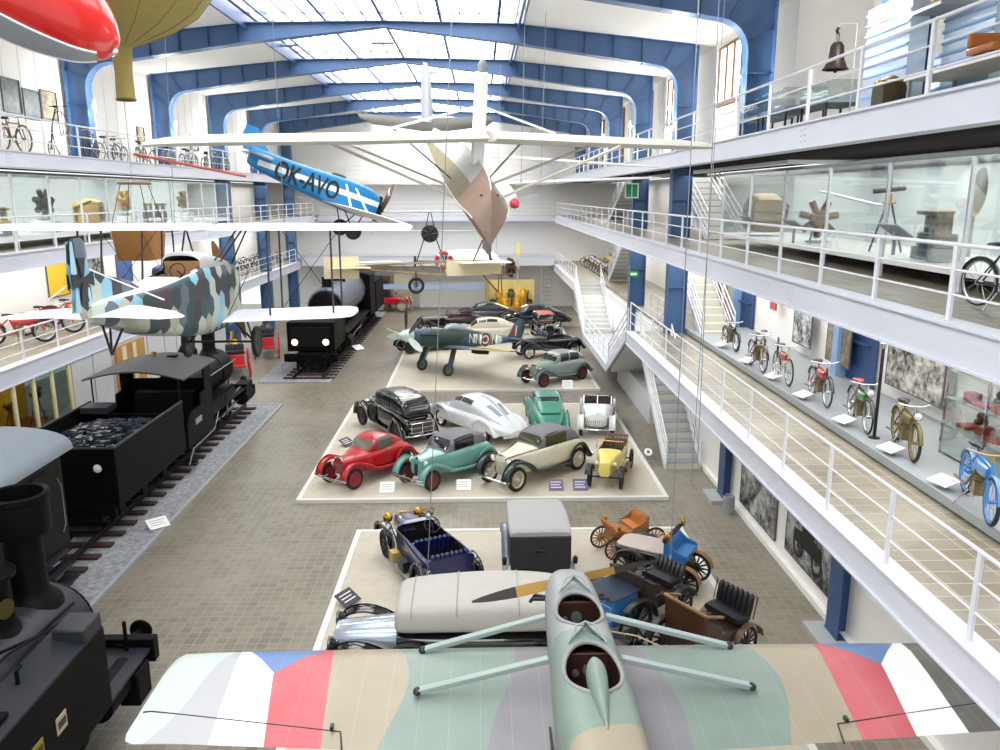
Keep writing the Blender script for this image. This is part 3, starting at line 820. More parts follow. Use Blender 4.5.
def saloon(name, label, cat, x, y, deg, P):
    """closed car of the thirties: body and cabin lofts, panes, fenders, wheels"""
    root = thing(name, label, cat, (x, y, P.get('z', .105)), math.radians(deg), scale=P.get('s', .93), group=P.get('group'))
    wb, t, r = P.get('wb', 2.6), P.get('t', .62), P.get('r', .35); ax = wb / 2
    bm = P['body']; rm = P.get('roof', bm)
    fx, rx = P.get('nose', ax + .12), P.get('tail', -ax - .75); bl = P.get('belt', 1.1); hw = P.get('hw', .66); hf = P.get('hood', .28)
    B = Loft(P.get('secs') or [(fx, hf * .85, .45, bl - .18, 4), (fx - .06, hf, .42, bl - .1, 4), (ax - .4, hf + .06, .38, bl - .06, 4), (.55, hw * .78, .34, bl, 4), (.25, hw * .93, .34, bl + .02, 4.5), (-.5, hw, .34, bl + .02, 5), (-ax, hw * .98, .36, bl, 4), (-ax - .4, hw * .85, .4, bl - .14, 3), (rx + .06, hw * .6, .45, bl - .4, 2.6), (rx, hw * .35, .5, bl - .52, 2.4)])
    m = MB(); B.mesh(m, 36, 4); body = m.build('body', bm, root)
    cab = P['cab']
    Cb = Loft([(q[0], q[1], bl - .12, q[2], q[3] if len(q) > 3 else 4) for q in cab])
    m = MB(); Cb.mesh(m, 36, 4, mi=(lambda u, v: 1 if (v < P.get('rv', 50) or v > 180 - P.get('rv', 50)) else 0) if rm is not bm and not P.get('soft') else 0)
    m.build('roof', [rm, bm], root)
    n = len(cab) - 1
    for nm, u0, u1, v0, v1 in P['panes']:
        for s in ((0, 1) if nm == 'side_window' else (0,)):
            m = MB(); Cb.patch(m, u0, u1, 180 - v1 if s else v0, 180 - v0 if s else v1); w = m.build(nm, P.get('pane', CARG), root)
    if 'door' in P:
        for u0, u1 in P['door']:
            for s in (0, 1):
                m = MB(); B.patch(m, u0, u1, 180 - 42 if s else -32, 180 + 32 if s else 42, off=.007, nu=10, nv=8); d = m.build('door', bm, root)
                p = Vector(B.at(u1 - .12, 180 - 30 if s else 30, .03)); MB().tube([p, p + Vector((.13, 0, 0))], .014, 6).build('handle', CHROME, d)
    if 'trimline' in P:
        m = MB()
        for v in (P.get('tv', 40), 180 - P.get('tv', 40)):
            pts = [Vector(B.at(.3 + i * .2, v, .008)) for i in range(int((P['trimline'] - .3) / .2))]
            m.tube(pts, .017, 6)
        m.build('coachline', P['fend'], root)
    fender_set(root, wb, t, r, P['fend'], P.get('fw', .13), P.get('ftail', -ax + .5), P.get('fstyle', 'long'), fx=P.get('fx', .4), rx=P.get('rxx', .42), mrear=P.get('mrear'))
    for s in (1, -1):
        wheel(root, ax, s * t, r, .15, P.get('wheel', 'disc'), P.get('rim', RIMBK), steer=0); wheel(root, -ax, s * t, r, .15, P.get('wheel', 'disc'), P.get('rim', RIMBK))
        headlamp(root, fx - P.get('lx', .12), s * P.get('ly', .4), P.get('lz', .82), .115)
    g = P.get('grille')
    if g: grille(root, fx + .03, g[0], g[1], g[2], mback=P.get('gback'), m=P.get('gm'))
    bumper(root, fx + P.get('bx', .46), .74, .4, two=P.get('two', False))
    bumper(root, rx - .12, .7, .42, s=-1)
    if P.get('rack'):
        m = MB()
        for z in (.55, .72, .9): m.tube([(rx - .02, -.5, z), (rx - .12, -.45, z), (rx - .12, .45, z), (rx - .02, .5, z)], .014, 6)
        for q in (-.45, 0, .45): m.bar((rx - .12, q, .5), (rx - .12, q, .95), .02)
        m.build('luggage_rack', CHROME, root)
        m = MB(); m.box(rx - .09, rx + .32, -.46, .46, .5, .98); m.build('trunk', bm, root, bevel=.04)
    if P.get('spare'):
        for s in (1, -1): wheel(root, .55, s * (t + .02), r * .95, .14, P.get('wheel', 'disc'), P.get('rim', RIMBK), z=.75)
    return root

std_panes = [('windscreen', .18, .93, 28, 152), ('side_window', 1.15, 2.15, -14, 46), ('side_window', 2.3, 3.2, -14, 44), ('rear_window', 4.35, 4.75, 62, 118)]
saloon('red_coupe', 'small red two-door coupe with red wheels and white headlamps', 'car', -3.68, 24.75, -128, dict(
    body=RED, fend=RED, rim=RIMRED, wb=2.35, s=.95, hw=.62, belt=1.02, t=.58, nose=1.32, tail=-1.85, lz=.72, ly=.36,
    cab=[(.42, .40, 1.02), (.1, .5, 1.36), (-.3, .51, 1.44), (-.75, .48, 1.38), (-1.2, .36, 1.18, 3), (-1.6, .18, .92, 2.5)],
    panes=[('windscreen', .25, .93, 30, 150), ('side_window', 1.2, 2.9, -16, 44), ('rear_window', 3.4, 3.8, 70, 110)], pane=mat('cream_interior_glass', '#6d655a', .1),
    door=[(3.9, 5.1)], grille=(.21, .42, .98), gback=mat('grille_grey', '#70767c', .3, .8)))
saloon('teal_cabriolet', 'teal cabriolet with a closed grey soft top and brown wheels', 'car', -1.12, 24.62, -133, dict(
    body=TEAL, fend=TEAL, roof=GREYT, soft=True, rim=RIMBR, wb=2.55, belt=1.08, s=.95, lz=.84, ly=.34, trimline=6, tv=42, two=True,
    cab=[(.5, .47, 1.1), (.2, .54, 1.44), (-.2, .56, 1.52), (-.8, .56, 1.5), (-1.25, .52, 1.38), (-1.55, .42, 1.08)],
    panes=[('windscreen', .2, .92, 28, 152), ('side_window', 1.12, 2.9, -20, 40), ('rear_window', 4.2, 4.7, 70, 110)],
    door=[(3.4, 5.0)], grille=(.06, .4, 1.0), gm=DGREEN, gback=DGREEN))
saloon('cream_cabriolet', 'large cream cabriolet with dark green fenders, grey top and wire wheels', 'car', 1.72, 24.62, -137, dict(
    body=CREAM, fend=DGREEN, roof=GREYT, soft=True, rim=RIMCR, wheel='wire', wb=2.95, belt=1.16, r=.4, s=.97, hood=.3, lz=.92, ly=.36, trimline=7, tv=46, fx=.45, lx=.02,
    cab=[(.35, .5, 1.18), (.12, .57, 1.5), (-.3, .6, 1.6), (-.95, .6, 1.58), (-1.4, .57, 1.45), (-1.72, .48, 1.14)],
    panes=[('windscreen', .18, .9, 26, 154), ('side_window', 1.12, 2.9, -18, 44), ('rear_window', 4.2, 4.7, 70, 110)],
    pane=mat('olive_interior_glass', '#3b3a24', .08), door=[(3.5, 5.0)], grille=(.24, .45, 1.08), spare=False))
saloon('black_limousine', 'long black limousine seen from behind with chrome luggage rack', 'car', -3.35, 29.75, 123, dict(
    body=BLACKP, fend=BLACKP, wb=3.1, belt=1.2, r=.4, hw=.7, t=.66, lz=.95, ly=.42, rack=True, s=.97, tail=-2.2, spare=True, rim=RIMBK, fx=.48,
    cab=[(.5, .55, 1.22), (.35, .62, 1.7), (-.2, .64, 1.8), (-1.1, .64, 1.78), (-1.75, .62, 1.66), (-2.0, .55, 1.2)],
    panes=[('windscreen', .2, .85, 26, 154), ('side_window', 1.15, 1.9, -12, 46), ('side_window', 2.05, 2.8, -12, 46), ('side_window', 2.95, 3.5, -12, 44), ('rear_window', 4.3, 4.6, 66, 114)],
    door=[(3.4, 4.6)], grille=(.25, .45, 1.12)))
saloon('sage_saloon', 'sage green rounded saloon parked beside the metal stair', 'car', 3.6, 38.1, -141, dict(
    body=SAGE, fend=mat('slate_fender_paint', '#5d7079', .3, coat=.8), mrear=mat('sage_dark_fender', '#4c5a58', .3, coat=.8), rim=RIMBR, wb=2.7, belt=1.1, s=.97, lz=.84, ly=.4,
    cab=[(.52, .5, 1.12), (.2, .56, 1.46), (-.3, .58, 1.54), (-1.0, .58, 1.5), (-1.55, .48, 1.3, 3), (-1.95, .3, 1.0, 2.5)],
    panes=std_panes, door=[(3.3, 4.4), (4.5, 5.4)], grille=(.24, .4, 1.02), gback=mat('grille_blue_grey', '#51677a', .35, .5)))
saloon('green_coupe', 'sea green rounded coupe half hidden behind the cream cabriolet', 'car', 2.55, 30.6, 92, dict(
    body=GREENC, fend=GREENC, wb=2.4, belt=1.05, hw=.66, s=.97, z=.105,
    cab=[(.5, .45, 1.05), (.15, .54, 1.4), (-.3, .56, 1.46), (-.8, .55, 1.42), (-1.3, .48, 1.22, 3), (-1.7, .36, .92, 2.6)],
    panes=[('windscreen', .2, .92, 28, 152), ('side_window', 1.2, 2.8, -14, 44), ('rear_window', 3.25, 3.75, 55, 125)], door=[(3.5, 5.0)], grille=(.2, .4, .95)))

# silver streamliner: one fastback body with central fin and slatted rear
def streamliner(name, label, x, y, deg, bm, s=1, fin=True, louvre=True, group=None, rim=None):
    root = thing(name, label, 'car', (x, y, .105), math.radians(deg), scale=s)
    B = Loft([(2.15, .35, .35, .62, 2.6), (2.0, .62, .28, .78, 3), (1.3, .78, .26, .9, 3.5), (.7, .82, .26, .95, 4), (-.5, .83, .26, .98, 4), (-1.4, .8, .28, .95, 3.6), (-2.2, .62, .32, .78, 3), (-2.6, .3, .4, .6, 2.4)])
    m = MB(); B.mesh(m, 36, 4); m.build('body', bm, root)
    Cb = Loft([(1.1, .56, .75, .95, 3), (.6, .64, .75, 1.38, 3.2), (.1, .66, .75, 1.5, 3.2), (-.6, .66, .75, 1.47, 3), (-1.3, .6, .75, 1.25, 2.8), (-2.0, .46, .7, .95, 2.5), (-2.5, .25, .6, .65, 2.4)])
    m = MB(); Cb.mesh(m, 36, 4); m.build('roof', bm, root)
    for nm, u0, u1, v0, v1 in [('windscreen', .3, .95, 30, 150), ('side_window', 1.15, 2.0, 18, 52), ('side_window', 2.1, 3.0, 18, 52)]:
        for sd in ((0, 1) if nm == 'side_window' else (0,)):
            m = MB(); Cb.patch(m, u0, u1, 180 - v1 if sd else v0, 180 - v0 if sd else v1); m.build(nm, CARG, root)
    if louvre:
        for v0, v1 in ((66, 84), (96, 114)):
            m = MB(); Cb.patch(m, 3.75, 4.75, v0, v1, off=.01); o = m.build('rear_louvre', mat('louvre_grey', '#8b939b', .4, .3), root)
            m = MB()
            for i in range(6): m.tube([Cb.at(3.8 + i * .17, v0, .02), Cb.at(3.8 + i * .17, v1, .02)], .009, 5)
            m.build('slat', bm, o)
    if fin:
        m = MB(); m.strip([Vector(Cb.at(2.6 + i * .3, 90, .0)) for i in range(11)], [Vector(Cb.at(2.6 + i * .3, 90, .02 + .12 * math.sin(pi * min(1, i / 9)))) for i in range(11)], .02, nrm=(0, 1, 0)); m.build('tail_fin', bm, root)
    for sd in (1, -1):
        m = MB(); fender(m, [(1.95, .3), (1.9, .62), (1.45, .86), (1.0, .78), (.55, .45)], sd * .72, .15); m.build('front_fender', bm, root)
        m = MB(); fender(m, [(-.9, .3), (-1.0, .6), (-1.4, .8), (-1.9, .68), (-2.2, .36)], sd * .73, .14); m.build('rear_fender', bm, root)
        wheel(root, 1.42, sd * .68, .34, .16, 'disc', rim or CHROME); wheel(root, -1.42, sd * .68, .34, .16, 'disc', rim or CHROME)
        headlamp(root, 1.98, sd * .5, .66, .1)
        m = MB(); B.patch(m, 2.9, 4.2, 180 - 40 if sd < 0 else -28, 180 + 28 if sd < 0 else 40, off=.007, nv=8); d = m.build('door', bm, root)
    bumper(root, 2.25, .7, .38); bumper(root, -2.62, .6, .4, s=-1)
    return root
streamliner('streamlined_saloon', 'silver streamlined saloon with twin louvres on its sloping tail', -.22, 29.75, 127, SILVER, .97)
streamliner('ivory_saloon', 'ivory rounded saloon standing behind the camouflaged fighter', .35, 49.2, 187, IVORY, 1.0, fin=False, louvre=False)
streamliner('black_saloon', 'black streamlined saloon near the far ladder', 3.6, 54.6, 188, NAVY, 1.05, louvre=False, fin=False)
streamliner('dark_coupe', 'dark rounded coupe parked behind the maroon roadster', .3, 57.0, 185, paint('charcoal_car_paint', '#343840'), .95, fin=False, louvre=False)

# open cars
def roadster(name, label, x, y, deg, bm, fm, inner, rim, P=None, group=None):
    P = P or {}
    root = thing(name, label, 'car', (x, y, .105), math.radians(deg), scale=P.get('s', .95))
    wb, t, r = P.get('wb', 2.5), P.get('t', .6), P.get('r', .36); ax = wb / 2; fx = ax + P.get('fo', .15); rx = -ax - P.get('ro', .75); bl = P.get('belt', .98); hw = P.get('hw', .6); hf = P.get('hood', .3)
    B = Loft([(fx, hf * .8, .45, bl - .1, P.get('fe', 4)), (fx - .08, hf, .4, bl - .04, 4), (.75, hf + .1, .36, bl + .02, 4), (.35, hw * .9, .34, bl + .04, 4), (-.4, hw, .34, bl, 4.5), (-ax, hw, .36, bl, 4), (-ax - .45, hw * .85, .4, bl - .12, 3), (rx, hw * .4, .48, bl - .42, 2.5)])
    c0, c1 = P.get('pit', (.3, -.95))
    hole = lambda X, Y, Z: Z > bl - .16 and c1 < X < c0 and abs(Y) < hw * .86
    m = MB(); B.mesh(m, 44, 8, skip=hole); m.build('body', bm, root)
    m = MB(); q = hw * .84
    m.box(c1 + .02, c0, -q, q, .4, .45); m.box(c0 - .02, c0 + .03, -q, q, .42, bl - .04); m.box(c1 - .02, c1 + .03, -q, q, .42, bl - .05)
    for s in (1, -1): m.box(c1, c0, s * q - .02, s * q + .02, .42, bl - .05)
    m.build('cockpit_lining', inner, root)
    m = MB(); m.tube([(c0, -q, bl + .0), (c0, q, bl), (c0 - .15, q + .02, bl), (c1 + .1, q + .02, bl - .02), (c1, q - .08, bl - .02), (c1, -q + .08, bl - .02), (c1 + .1, -q - .02, bl - .02), (c0 - .15, -q - .02, bl)], .03, 8, closed=True); m.build('coaming', inner, root)
    seat(root, c1 + .4, .62, q * .94, inner, h=.42)
    steering(root, c0 - .25, .26, bl + .08, tilt=.4)
    m = MB(); w = hw * .82; z0, z1 = bl + .02, bl + P.get('ws', .34); xs = c0 + .06
    for yy in (-w, 0, w) if P.get('split') else (-w, w): m.bar((xs, yy, z0), (xs - .12, yy, z1), .022)
    m.bar((xs - .12, -w, z1), (xs - .12, w, z1), .022); m.bar((xs, -w, z0), (xs, w, z0), .022); o = m.build('windscreen_frame', CHROME, root)
    m = MB(); m.prism([(xs + .003, z0 + .012), (xs - .117, z1 - .012), (xs - .123, z1 - .012), (xs - .003, z0 + .012)], 'y', -w + .012, w - .012); m.build('pane', WSG, o, flat=True)
    fender_set(root, wb, t, r, fm, .12, style=P.get('fstyle', 'long'), ftail=-ax + .5) if 0 else fender_set(root, wb, t, r, fm, .12, -ax + .5, P.get('fstyle', 'long'))
    for s in (1, -1):
        wheel(root, ax, s * t, r, .14, P.get('wheel', 'wire'), rim); wheel(root, -ax, s * t, r, .14, P.get('wheel', 'wire'), rim)
        headlamp(root, fx - .1, s * P.get('ly', .38), P.get('lz', .8), P.get('lr', .11), P.get('lm'))
    if P.get('grille', True): grille(root, fx + .02, hf * .8, .42, bl - .06)
    if P.get('bump', True): bumper(root, fx + .4, .68, .4)
    return root
roadster('white_roadster', 'white open roadster with maroon seats facing forward near the stair', 4.55, 30.2, -99, WHITEP, WHITEP, MAROON, CHROME, dict(hw=.66, hood=.42, split=True, s=.98, belt=.95, pit=(.1, -1.0), wb=2.6))
roadster('maroon_roadster', 'long black roadster with maroon seats and chrome grille behind the fighter', -2.0, 52.6, 190, BLACKP, BLACKP, MAROON, CHROME, dict(wb=3.3, s=1.05, hw=.7, t=.68, pit=(.2, -1.5), belt=1.05))
roadster('black_tourer', 'black open tourer with white-walled nose beside the sage saloon', 3.8, 44.6, 200, BLACKP, NAVY, LEATHER, CHROME, dict(wb=2.8, s=1, pit=(.3, -1.3), belt=1.05))
# car with salmon tilted badge board facing the camera
t = saloon('dark_limousine', 'dark limousine facing front with a salmon roof above its tall radiator', 'car', 4.1, 50.2, -84, dict(
    body=BLACKP, fend=NAVY, wb=2.9, belt=1.15, r=.4, s=.98, lz=.95, ly=.46, rim=CHROME,
    roof=mat('salmon_roof', '#c9776c', .6), cab=[(.5, .55, 1.2), (.3, .6, 1.6), (-.2, .62, 1.68), (-1.1, .62, 1.66), (-1.6, .6, 1.55), (-1.8, .5, 1.2)],
    panes=std_panes, grille=(.27, .45, 1.12)))
saloon('black_sedan', 'black car with bulging nose peeking out under the fighter propeller', 'car', -3.3, 46.2, -150, dict(
    body=BLACKP, fend=BLACKP, wb=2.6, belt=.98, s=.92, lz=.8, ly=.4, rim=RIMBK,
    cab=[(.5, .5, 1.0), (.2, .56, 1.2), (-.3, .58, 1.25), (-1.0, .58, 1.22), (-1.5, .5, 1.1), (-1.8, .36, .9)], panes=[('windscreen', .2, .92, 28, 152), ('side_window', 1.3, 3, 14, 46)], grille=(.22, .4, .95)))
# ---------------------------------------------------------------- veteran vehicles of the front platform
# yellow cyclecar
t = thing('cyclecar', 'narrow yellow open cyclecar with a slatted brown seat', 'car', (4.2, 24.55, .105), math.radians(-108), scale=.95)
B = Loft([(1.45, .16, .5, .86, 4), (1.38, .2, .45, .95, 4), (.9, .3, .42, 1.02, 4), (.45, .44, .4, 1.08, 4), (-.3, .46, .4, 1.04, 4), (-1.0, .42, .42, 1.0, 4), (-1.3, .36, .5, .95, 3)])
m = MB(); B.mesh(m, 40, 8, skip=lambda X, Y, Z: Z > .86 and -1.15 < X < .35 and abs(Y) < .4); m.build('body', YELLOW, t)
m = MB(); m.box(-1.12, .3, -.38, .38, .48, .52); m.box(-1.16, -1.1, -.38, .38, .5, 1.0); m.box(.3, .34, -.38, .38, .5, 1.02)
for s in (1, -1): m.box(-1.1, .3, s * .38 - .015, s * .38 + .015, .5, .98)
m.build('cockpit_lining', mat('brown_leather', '#6b4c38', .5, var=.2), t)
m = MB()
for i in range(9): m.bar((-1.0, -.36 + i * .09, .62), (-1.14, -.36 + i * .09, 1.12), .05, .03)
m.bar((-1.15, -.42, 1.13), (-1.15, .42, 1.13), .05, .05); m.build('seat_back', mat('brown_slats', '#7d6552', .6, var=.2), t)
seat(t, -.75, .62, .36, LEATHER, back=False)
steering(t, -.1, -.12, 1.1, .17)
m = MB(); m.tube([(.34, -.46, 1.05), (.28, -.44, 1.32), (.28, .44, 1.32), (.34, .46, 1.05)], .014, 6); m.build('windscreen_frame', BRASS, t)
grille(t, 1.45, .17, .48, .9, m=YELLOW)
for s in (1, -1):
    wheel(t, 1.15, s * .52, .34, .09, 'wire', RIMBK); wheel(t, -1.05, s * .55, .34, .09, 'wire', RIMBK); headlamp(t, 1.2, s * .3, .84, .085, BRASS)
    m = MB(); fender(m, [(1.52, .5), (1.4, .68), (1.15, .76), (.85, .66), (.62, .42)], s * .54, .1, lip=.01, crown=.01); m.build('front_fender', RIMBK, t)
    m = MB(); m.box(-.7, .6, s * .52 - .1, s * .52 + .1, .3, .34); m.build('running_board', TAN, t, bevel=.01)
for X in (1.15, -1.05): MB().tube([(X, -.52, .34), (X, .52, .34)], .028, 6).build('axle', RIMBK, t)

# royal blue tourer
def open_tourer(name, label, x, y, deg, bm, fm, inner, s=.92, lamp=BRASS, deck=True, rim=RIMBK):
    t = thing(name, label, 'car', (x, y, .105), math.radians(deg), scale=s)
    B = Loft([(1.75, .24, .55, 1.0, 5), (1.6, .27, .5, 1.1, 4), (.95, .36, .48, 1.16, 3.5), (.75, .52, .46, 1.2, 5), (.1, .58, .46, 1.12, 7), (-.6, .64, .46, 1.12, 7), (-1.3, .66, .46, 1.12, 7), (-1.62, .64, .5, 1.12, 7)])
    m = MB(); B.mesh(m, 44, 8, skip=lambda X, Y, Z: Z > .98 and -1.5 < X < .62 and abs(Y) < .54); m.build('body', bm, t)
    m = MB(); m.box(-1.5, .62, -.52, .52, .5, .54); m.box(.6, .66, -.5, .5, .52, 1.12); m.box(-1.54, -1.48, -.54, .54, .52, 1.08); m.box(-.48, -.4, -.54, .54, .52, 1.1)
    for q in (1, -1): m.box(-1.5, .62, q * .545 - .02, q * .545 + .02, .5, 1.06)
    m.build('tub_lining', inner, t)
    m = MB()
    for q in (-.32, -.2, -.08): m.lathe([(.05, 0), (.05, .02), (.005, .025)], 12, o=(.6, -q, 1.0), axis=(-1, 0, 0))
    m.build('dial', CHROME, t)
    seat(t, -.12, .72, .5, bm if deck else inner, h=.46); seat(t, -1.15, .72, .5, bm, h=.48)
    steering(t, .18, -.27, 1.22, .21, tilt=.7)
    m = MB(); m.tube([(.7, .5, 1.18), (.62, .5, 1.5)], .012, 6); m.tube([(.7, -.5, 1.18), (.62, -.5, 1.5)], .012, 6); m.tube([(.62, -.5, 1.5), (.62, .5, 1.5)], .012, 6); m.build('windscreen_frame', BRASS, t)
    grille(t, 1.77, .22, .55, 1.06, m=lamp)
    for q in (1, -1):
        wheel(t, 1.35, q * .62, .4, .11, 'wood', rim); wheel(t, -1.35, q * .64, .4, .11, 'wood', rim); headlamp(t, 1.62, q * .44, 1.02, .14, lamp)
        m = MB(); fender(m, [(1.86, .62), (1.75, .86), (1.4, .98), (1.0, .86), (.72, .5), (.5, .34)], q * .64, .13, lip=.02, crown=.02); m.build('front_fender', fm, t)
        m = MB(); fender(m, [(-.85, .34), (-.95, .7), (-1.3, .94), (-1.7, .84), (-1.86, .6)], q * .66, .13, lip=.02, crown=.02); m.build('rear_fender', fm, t)
        m = MB(); m.box(-.85, .55, q * .66 - .14, q * .66 + .14, .3, .34); m.build('running_board', mat('running_board_grey', '#9c9b98', .5), t, bevel=.01)
    m = MB(); m.box(.2, .5, .62, .84, .36, .62); m.build('tool_box', mat('pale_brass_box', '#b59a55', .45, .4), t, bevel=.015)
    m = MB(); m.box(-.5, -.1, .62, .82, .36, .66); m.build('battery_box', LEATHER, t, bevel=.02)
    m = MB(); m.tube([(1.35, -.6, .4), (1.35, .6, .4)], .03, 6); m.tube([(-1.35, -.62, .4), (-1.35, .62, .4)], .04, 6)
    for q in (.3, -.3): m.bar((1.85, q, .45), (-1.7, q, .45), .05, .09)
    m.build('chassis', RIMBK, t)
    return t
open_tourer('open_tourer', 'royal blue open tourer with brass headlamps and tufted rear seat', -1.35, 17.85, 116, BLUEP, BLACKP, LEATHER)
open_tourer('veteran_tourer', 'small bright red veteran car standing at the far left end', -8.0, 63.0, -15, RED, RED, LEATHER, s=.85, rim=RIMCR) if 0 else None

# grey topped car seen from behind
t = thing('landaulet', 'black car with light grey roof and black rear curtain, seen from behind', 'car', (1.25, 17.3, .105), math.radians(91), scale=.95)
B = Loft([(1.95, .26, .55, 1.0, 4), (1.85, .3, .5, 1.1, 4), (1.0, .4, .5, 1.18, 4), (.7, .6, .48, 1.22, 6), (-.2, .66, .46, 1.2, 7), (-1.15, .68, .48, 1.18, 7), (-1.3, .66, .5, 1.15, 6)])
m = MB(); B.mesh(m, 36, 4); m.build('body', BLACKP, t)
T = Loft([(.72, .6, 1.72, 1.84, 6), (.6, .68, 1.7, 1.93, 6), (-.3, .72, 1.7, 1.99, 6), (-1.1, .71, 1.7, 1.95, 6), (-1.28, .68, 1.7, 1.88, 6)])
m = MB(); T.mesh(m, 36, 4); m.build('roof', mat('light_grey_roof', '#a4a4a6', .75, var=.05), t)
m = MB(); m.prism([(-.68, 1.0), (.68, 1.0), (.7, 1.2), (.7, 1.78), (-.7, 1.78), (-.7, 1.2)], 'x', -1.34, -1.26)
for s in (1, -1): m.prism([(-1.3, 1.1), (-.55, 1.15), (-.4, 1.75), (-1.3, 1.78)], 'y', s * .69 - .015, s * .69 + .015)
c = m.build('rear_curtain', mat('black_canvas', '#2a2a2e', .85, var=.15), t, bevel=.02)
m = MB(); m.ell((-1.35, 0, 1.42), (.012, .13, .07), 14, 6); m.build('rear_pane', CARG, c)
for s in (1, -1):
    wheel(t, 1.35, s * .62, .4, .12, 'wood', RIMBK); wheel(t, -1.1, s * .66, .4, .12, 'wood', RIMBK)
    m = MB(); fender(m, [(1.85, .6), (1.72, .86), (1.35, .96), (.95, .8), (.6, .36), (-.3, .34)], s * .66, .14, lip=.03); m.build('front_fender', mat('blue_grey_fender', '#56657c', .3, coat=.6), t)
    m = MB(); fender(m, [(-.5, .34), (-.65, .7), (-1.05, .92), (-1.4, .8), (-1.6, .5)], s * .68, .14, lip=.03); m.build('rear_fender', mat('pale_grey_fender', '#b9bcc2', .35, coat=.6), t)
    m = MB(); m.bar((.65, s * .6, 1.15), (.62, s * .62, 1.75), .03); m.build('roof_pillar', BRASS, t)
    headlamp(t, 1.75, s * .45, 1.0, .13, BRASS)
    o = MB(); o.lathe([(.005, -.09), (.05, -.08), (.06, .04), (.045, .08), (.005, .12)], 12); o.build('side_lamp', RIMBK, t, loc=(-1.2, s * .82, 1.15))

# long car under a canvas hood
t = thing('covered_car', 'long black car under a light grey canvas top with silver bonnet', 'car', (-.35, 13.55, .105), pi, scale=1.0)
m = MB(); Loft([(2.35, .3, .55, 1.02, 4), (2.28, .36, .52, 1.1, 4), (1.3, .46, .52, 1.18, 4), (1.15, .5, .52, 1.2, 4)]).mesh(m, 32, 4); h = m.build('bonnet', mat('silver_blue_bonnet', '#a9b4c6', .22, .5, coat=.6), t)
m = MB()
for y in (-.16, 0, .16): m.tube([(2.25, y, 1.105 - abs(y) * .1), (1.2, y, 1.2 - abs(y) * .1)], .012, 6)
m.build('bonnet_hinge', CHROME, h)
m = MB(); Loft([(1.2, .56, .45, 1.18, 6), (.5, .68, .42, 1.2, 7), (-1.2, .7, .42, 1.2, 7), (-1.75, .62, .5, 1.1, 5)]).mesh(m, 36, 3); m.build('body', BLACKP, t)
T = Loft([(1.22, .5, 1.25, 1.6, 4), (1.08, .66, 1.2, 1.78, 4), (.3, .74, 1.24, 1.86, 4), (-.8, .76, 1.24, 1.9, 4), (-1.7, .7, 1.24, 1.84, 4), (-1.9, .56, 1.3, 1.65, 4)])
m = MB(); T.mesh(m, 40, 6); m.build('canvas_top', CANVAS, t, angle=60)
m = MB()
for u in (1.3, 2.2, 3.2): MB().tube([T.at(u, v, .012) for v in range(4, 177, 12)], .012, 5).build('hood_bow', mat('canvas_seam', '#a3a19c', .9), t)
grille(t, 2.36, .3, .55, 1.06, m=mat('cream_brass', '#d8c48a', .3, .7))
for s in (1, -1):
    wheel(t, 1.9, s * .62, .42, .14, 'wood', RIMBK); wheel(t, -1.4, s * .66, .42, .14, 'wood', RIMBK); headlamp(t, 2.4, s * .46, .98, .15, BLACKP)
    wheel(t, .95, s * .8, .42, .14, 'wood', RIMBK, z=.78)
    m = MB(); fender(m, [(2.4, .6), (2.28, .9), (1.9, 1.0), (1.4, .8), (1.05, .38), (.2, .34)], s * .68, .15, lip=.03); m.build('front_fender', BLACKP, t)
    m = MB(); fender(m, [(-.75, .34), (-.9, .74), (-1.35, .98), (-1.8, .84), (-2.0, .5)], s * .7, .15, lip=.03); m.build('rear_fender', BLACKP, t)
    m = MB(); m.box(-.8, .9, s * .72 - .15, s * .72 + .15, .3, .34); m.build('running_board', GREYC, t, bevel=.01)
m = MB(); m.tube([(2.55, -.6, .5), (2.6, 0, .5), (2.55, .6, .5)], .03, 8)
for s in (.3, -.3): m.tube([(2.55, s, .5), (2.2, s, .42), (1.5, s, .5)], .025, 6)
m.build('front_spring', RIMBK, t)

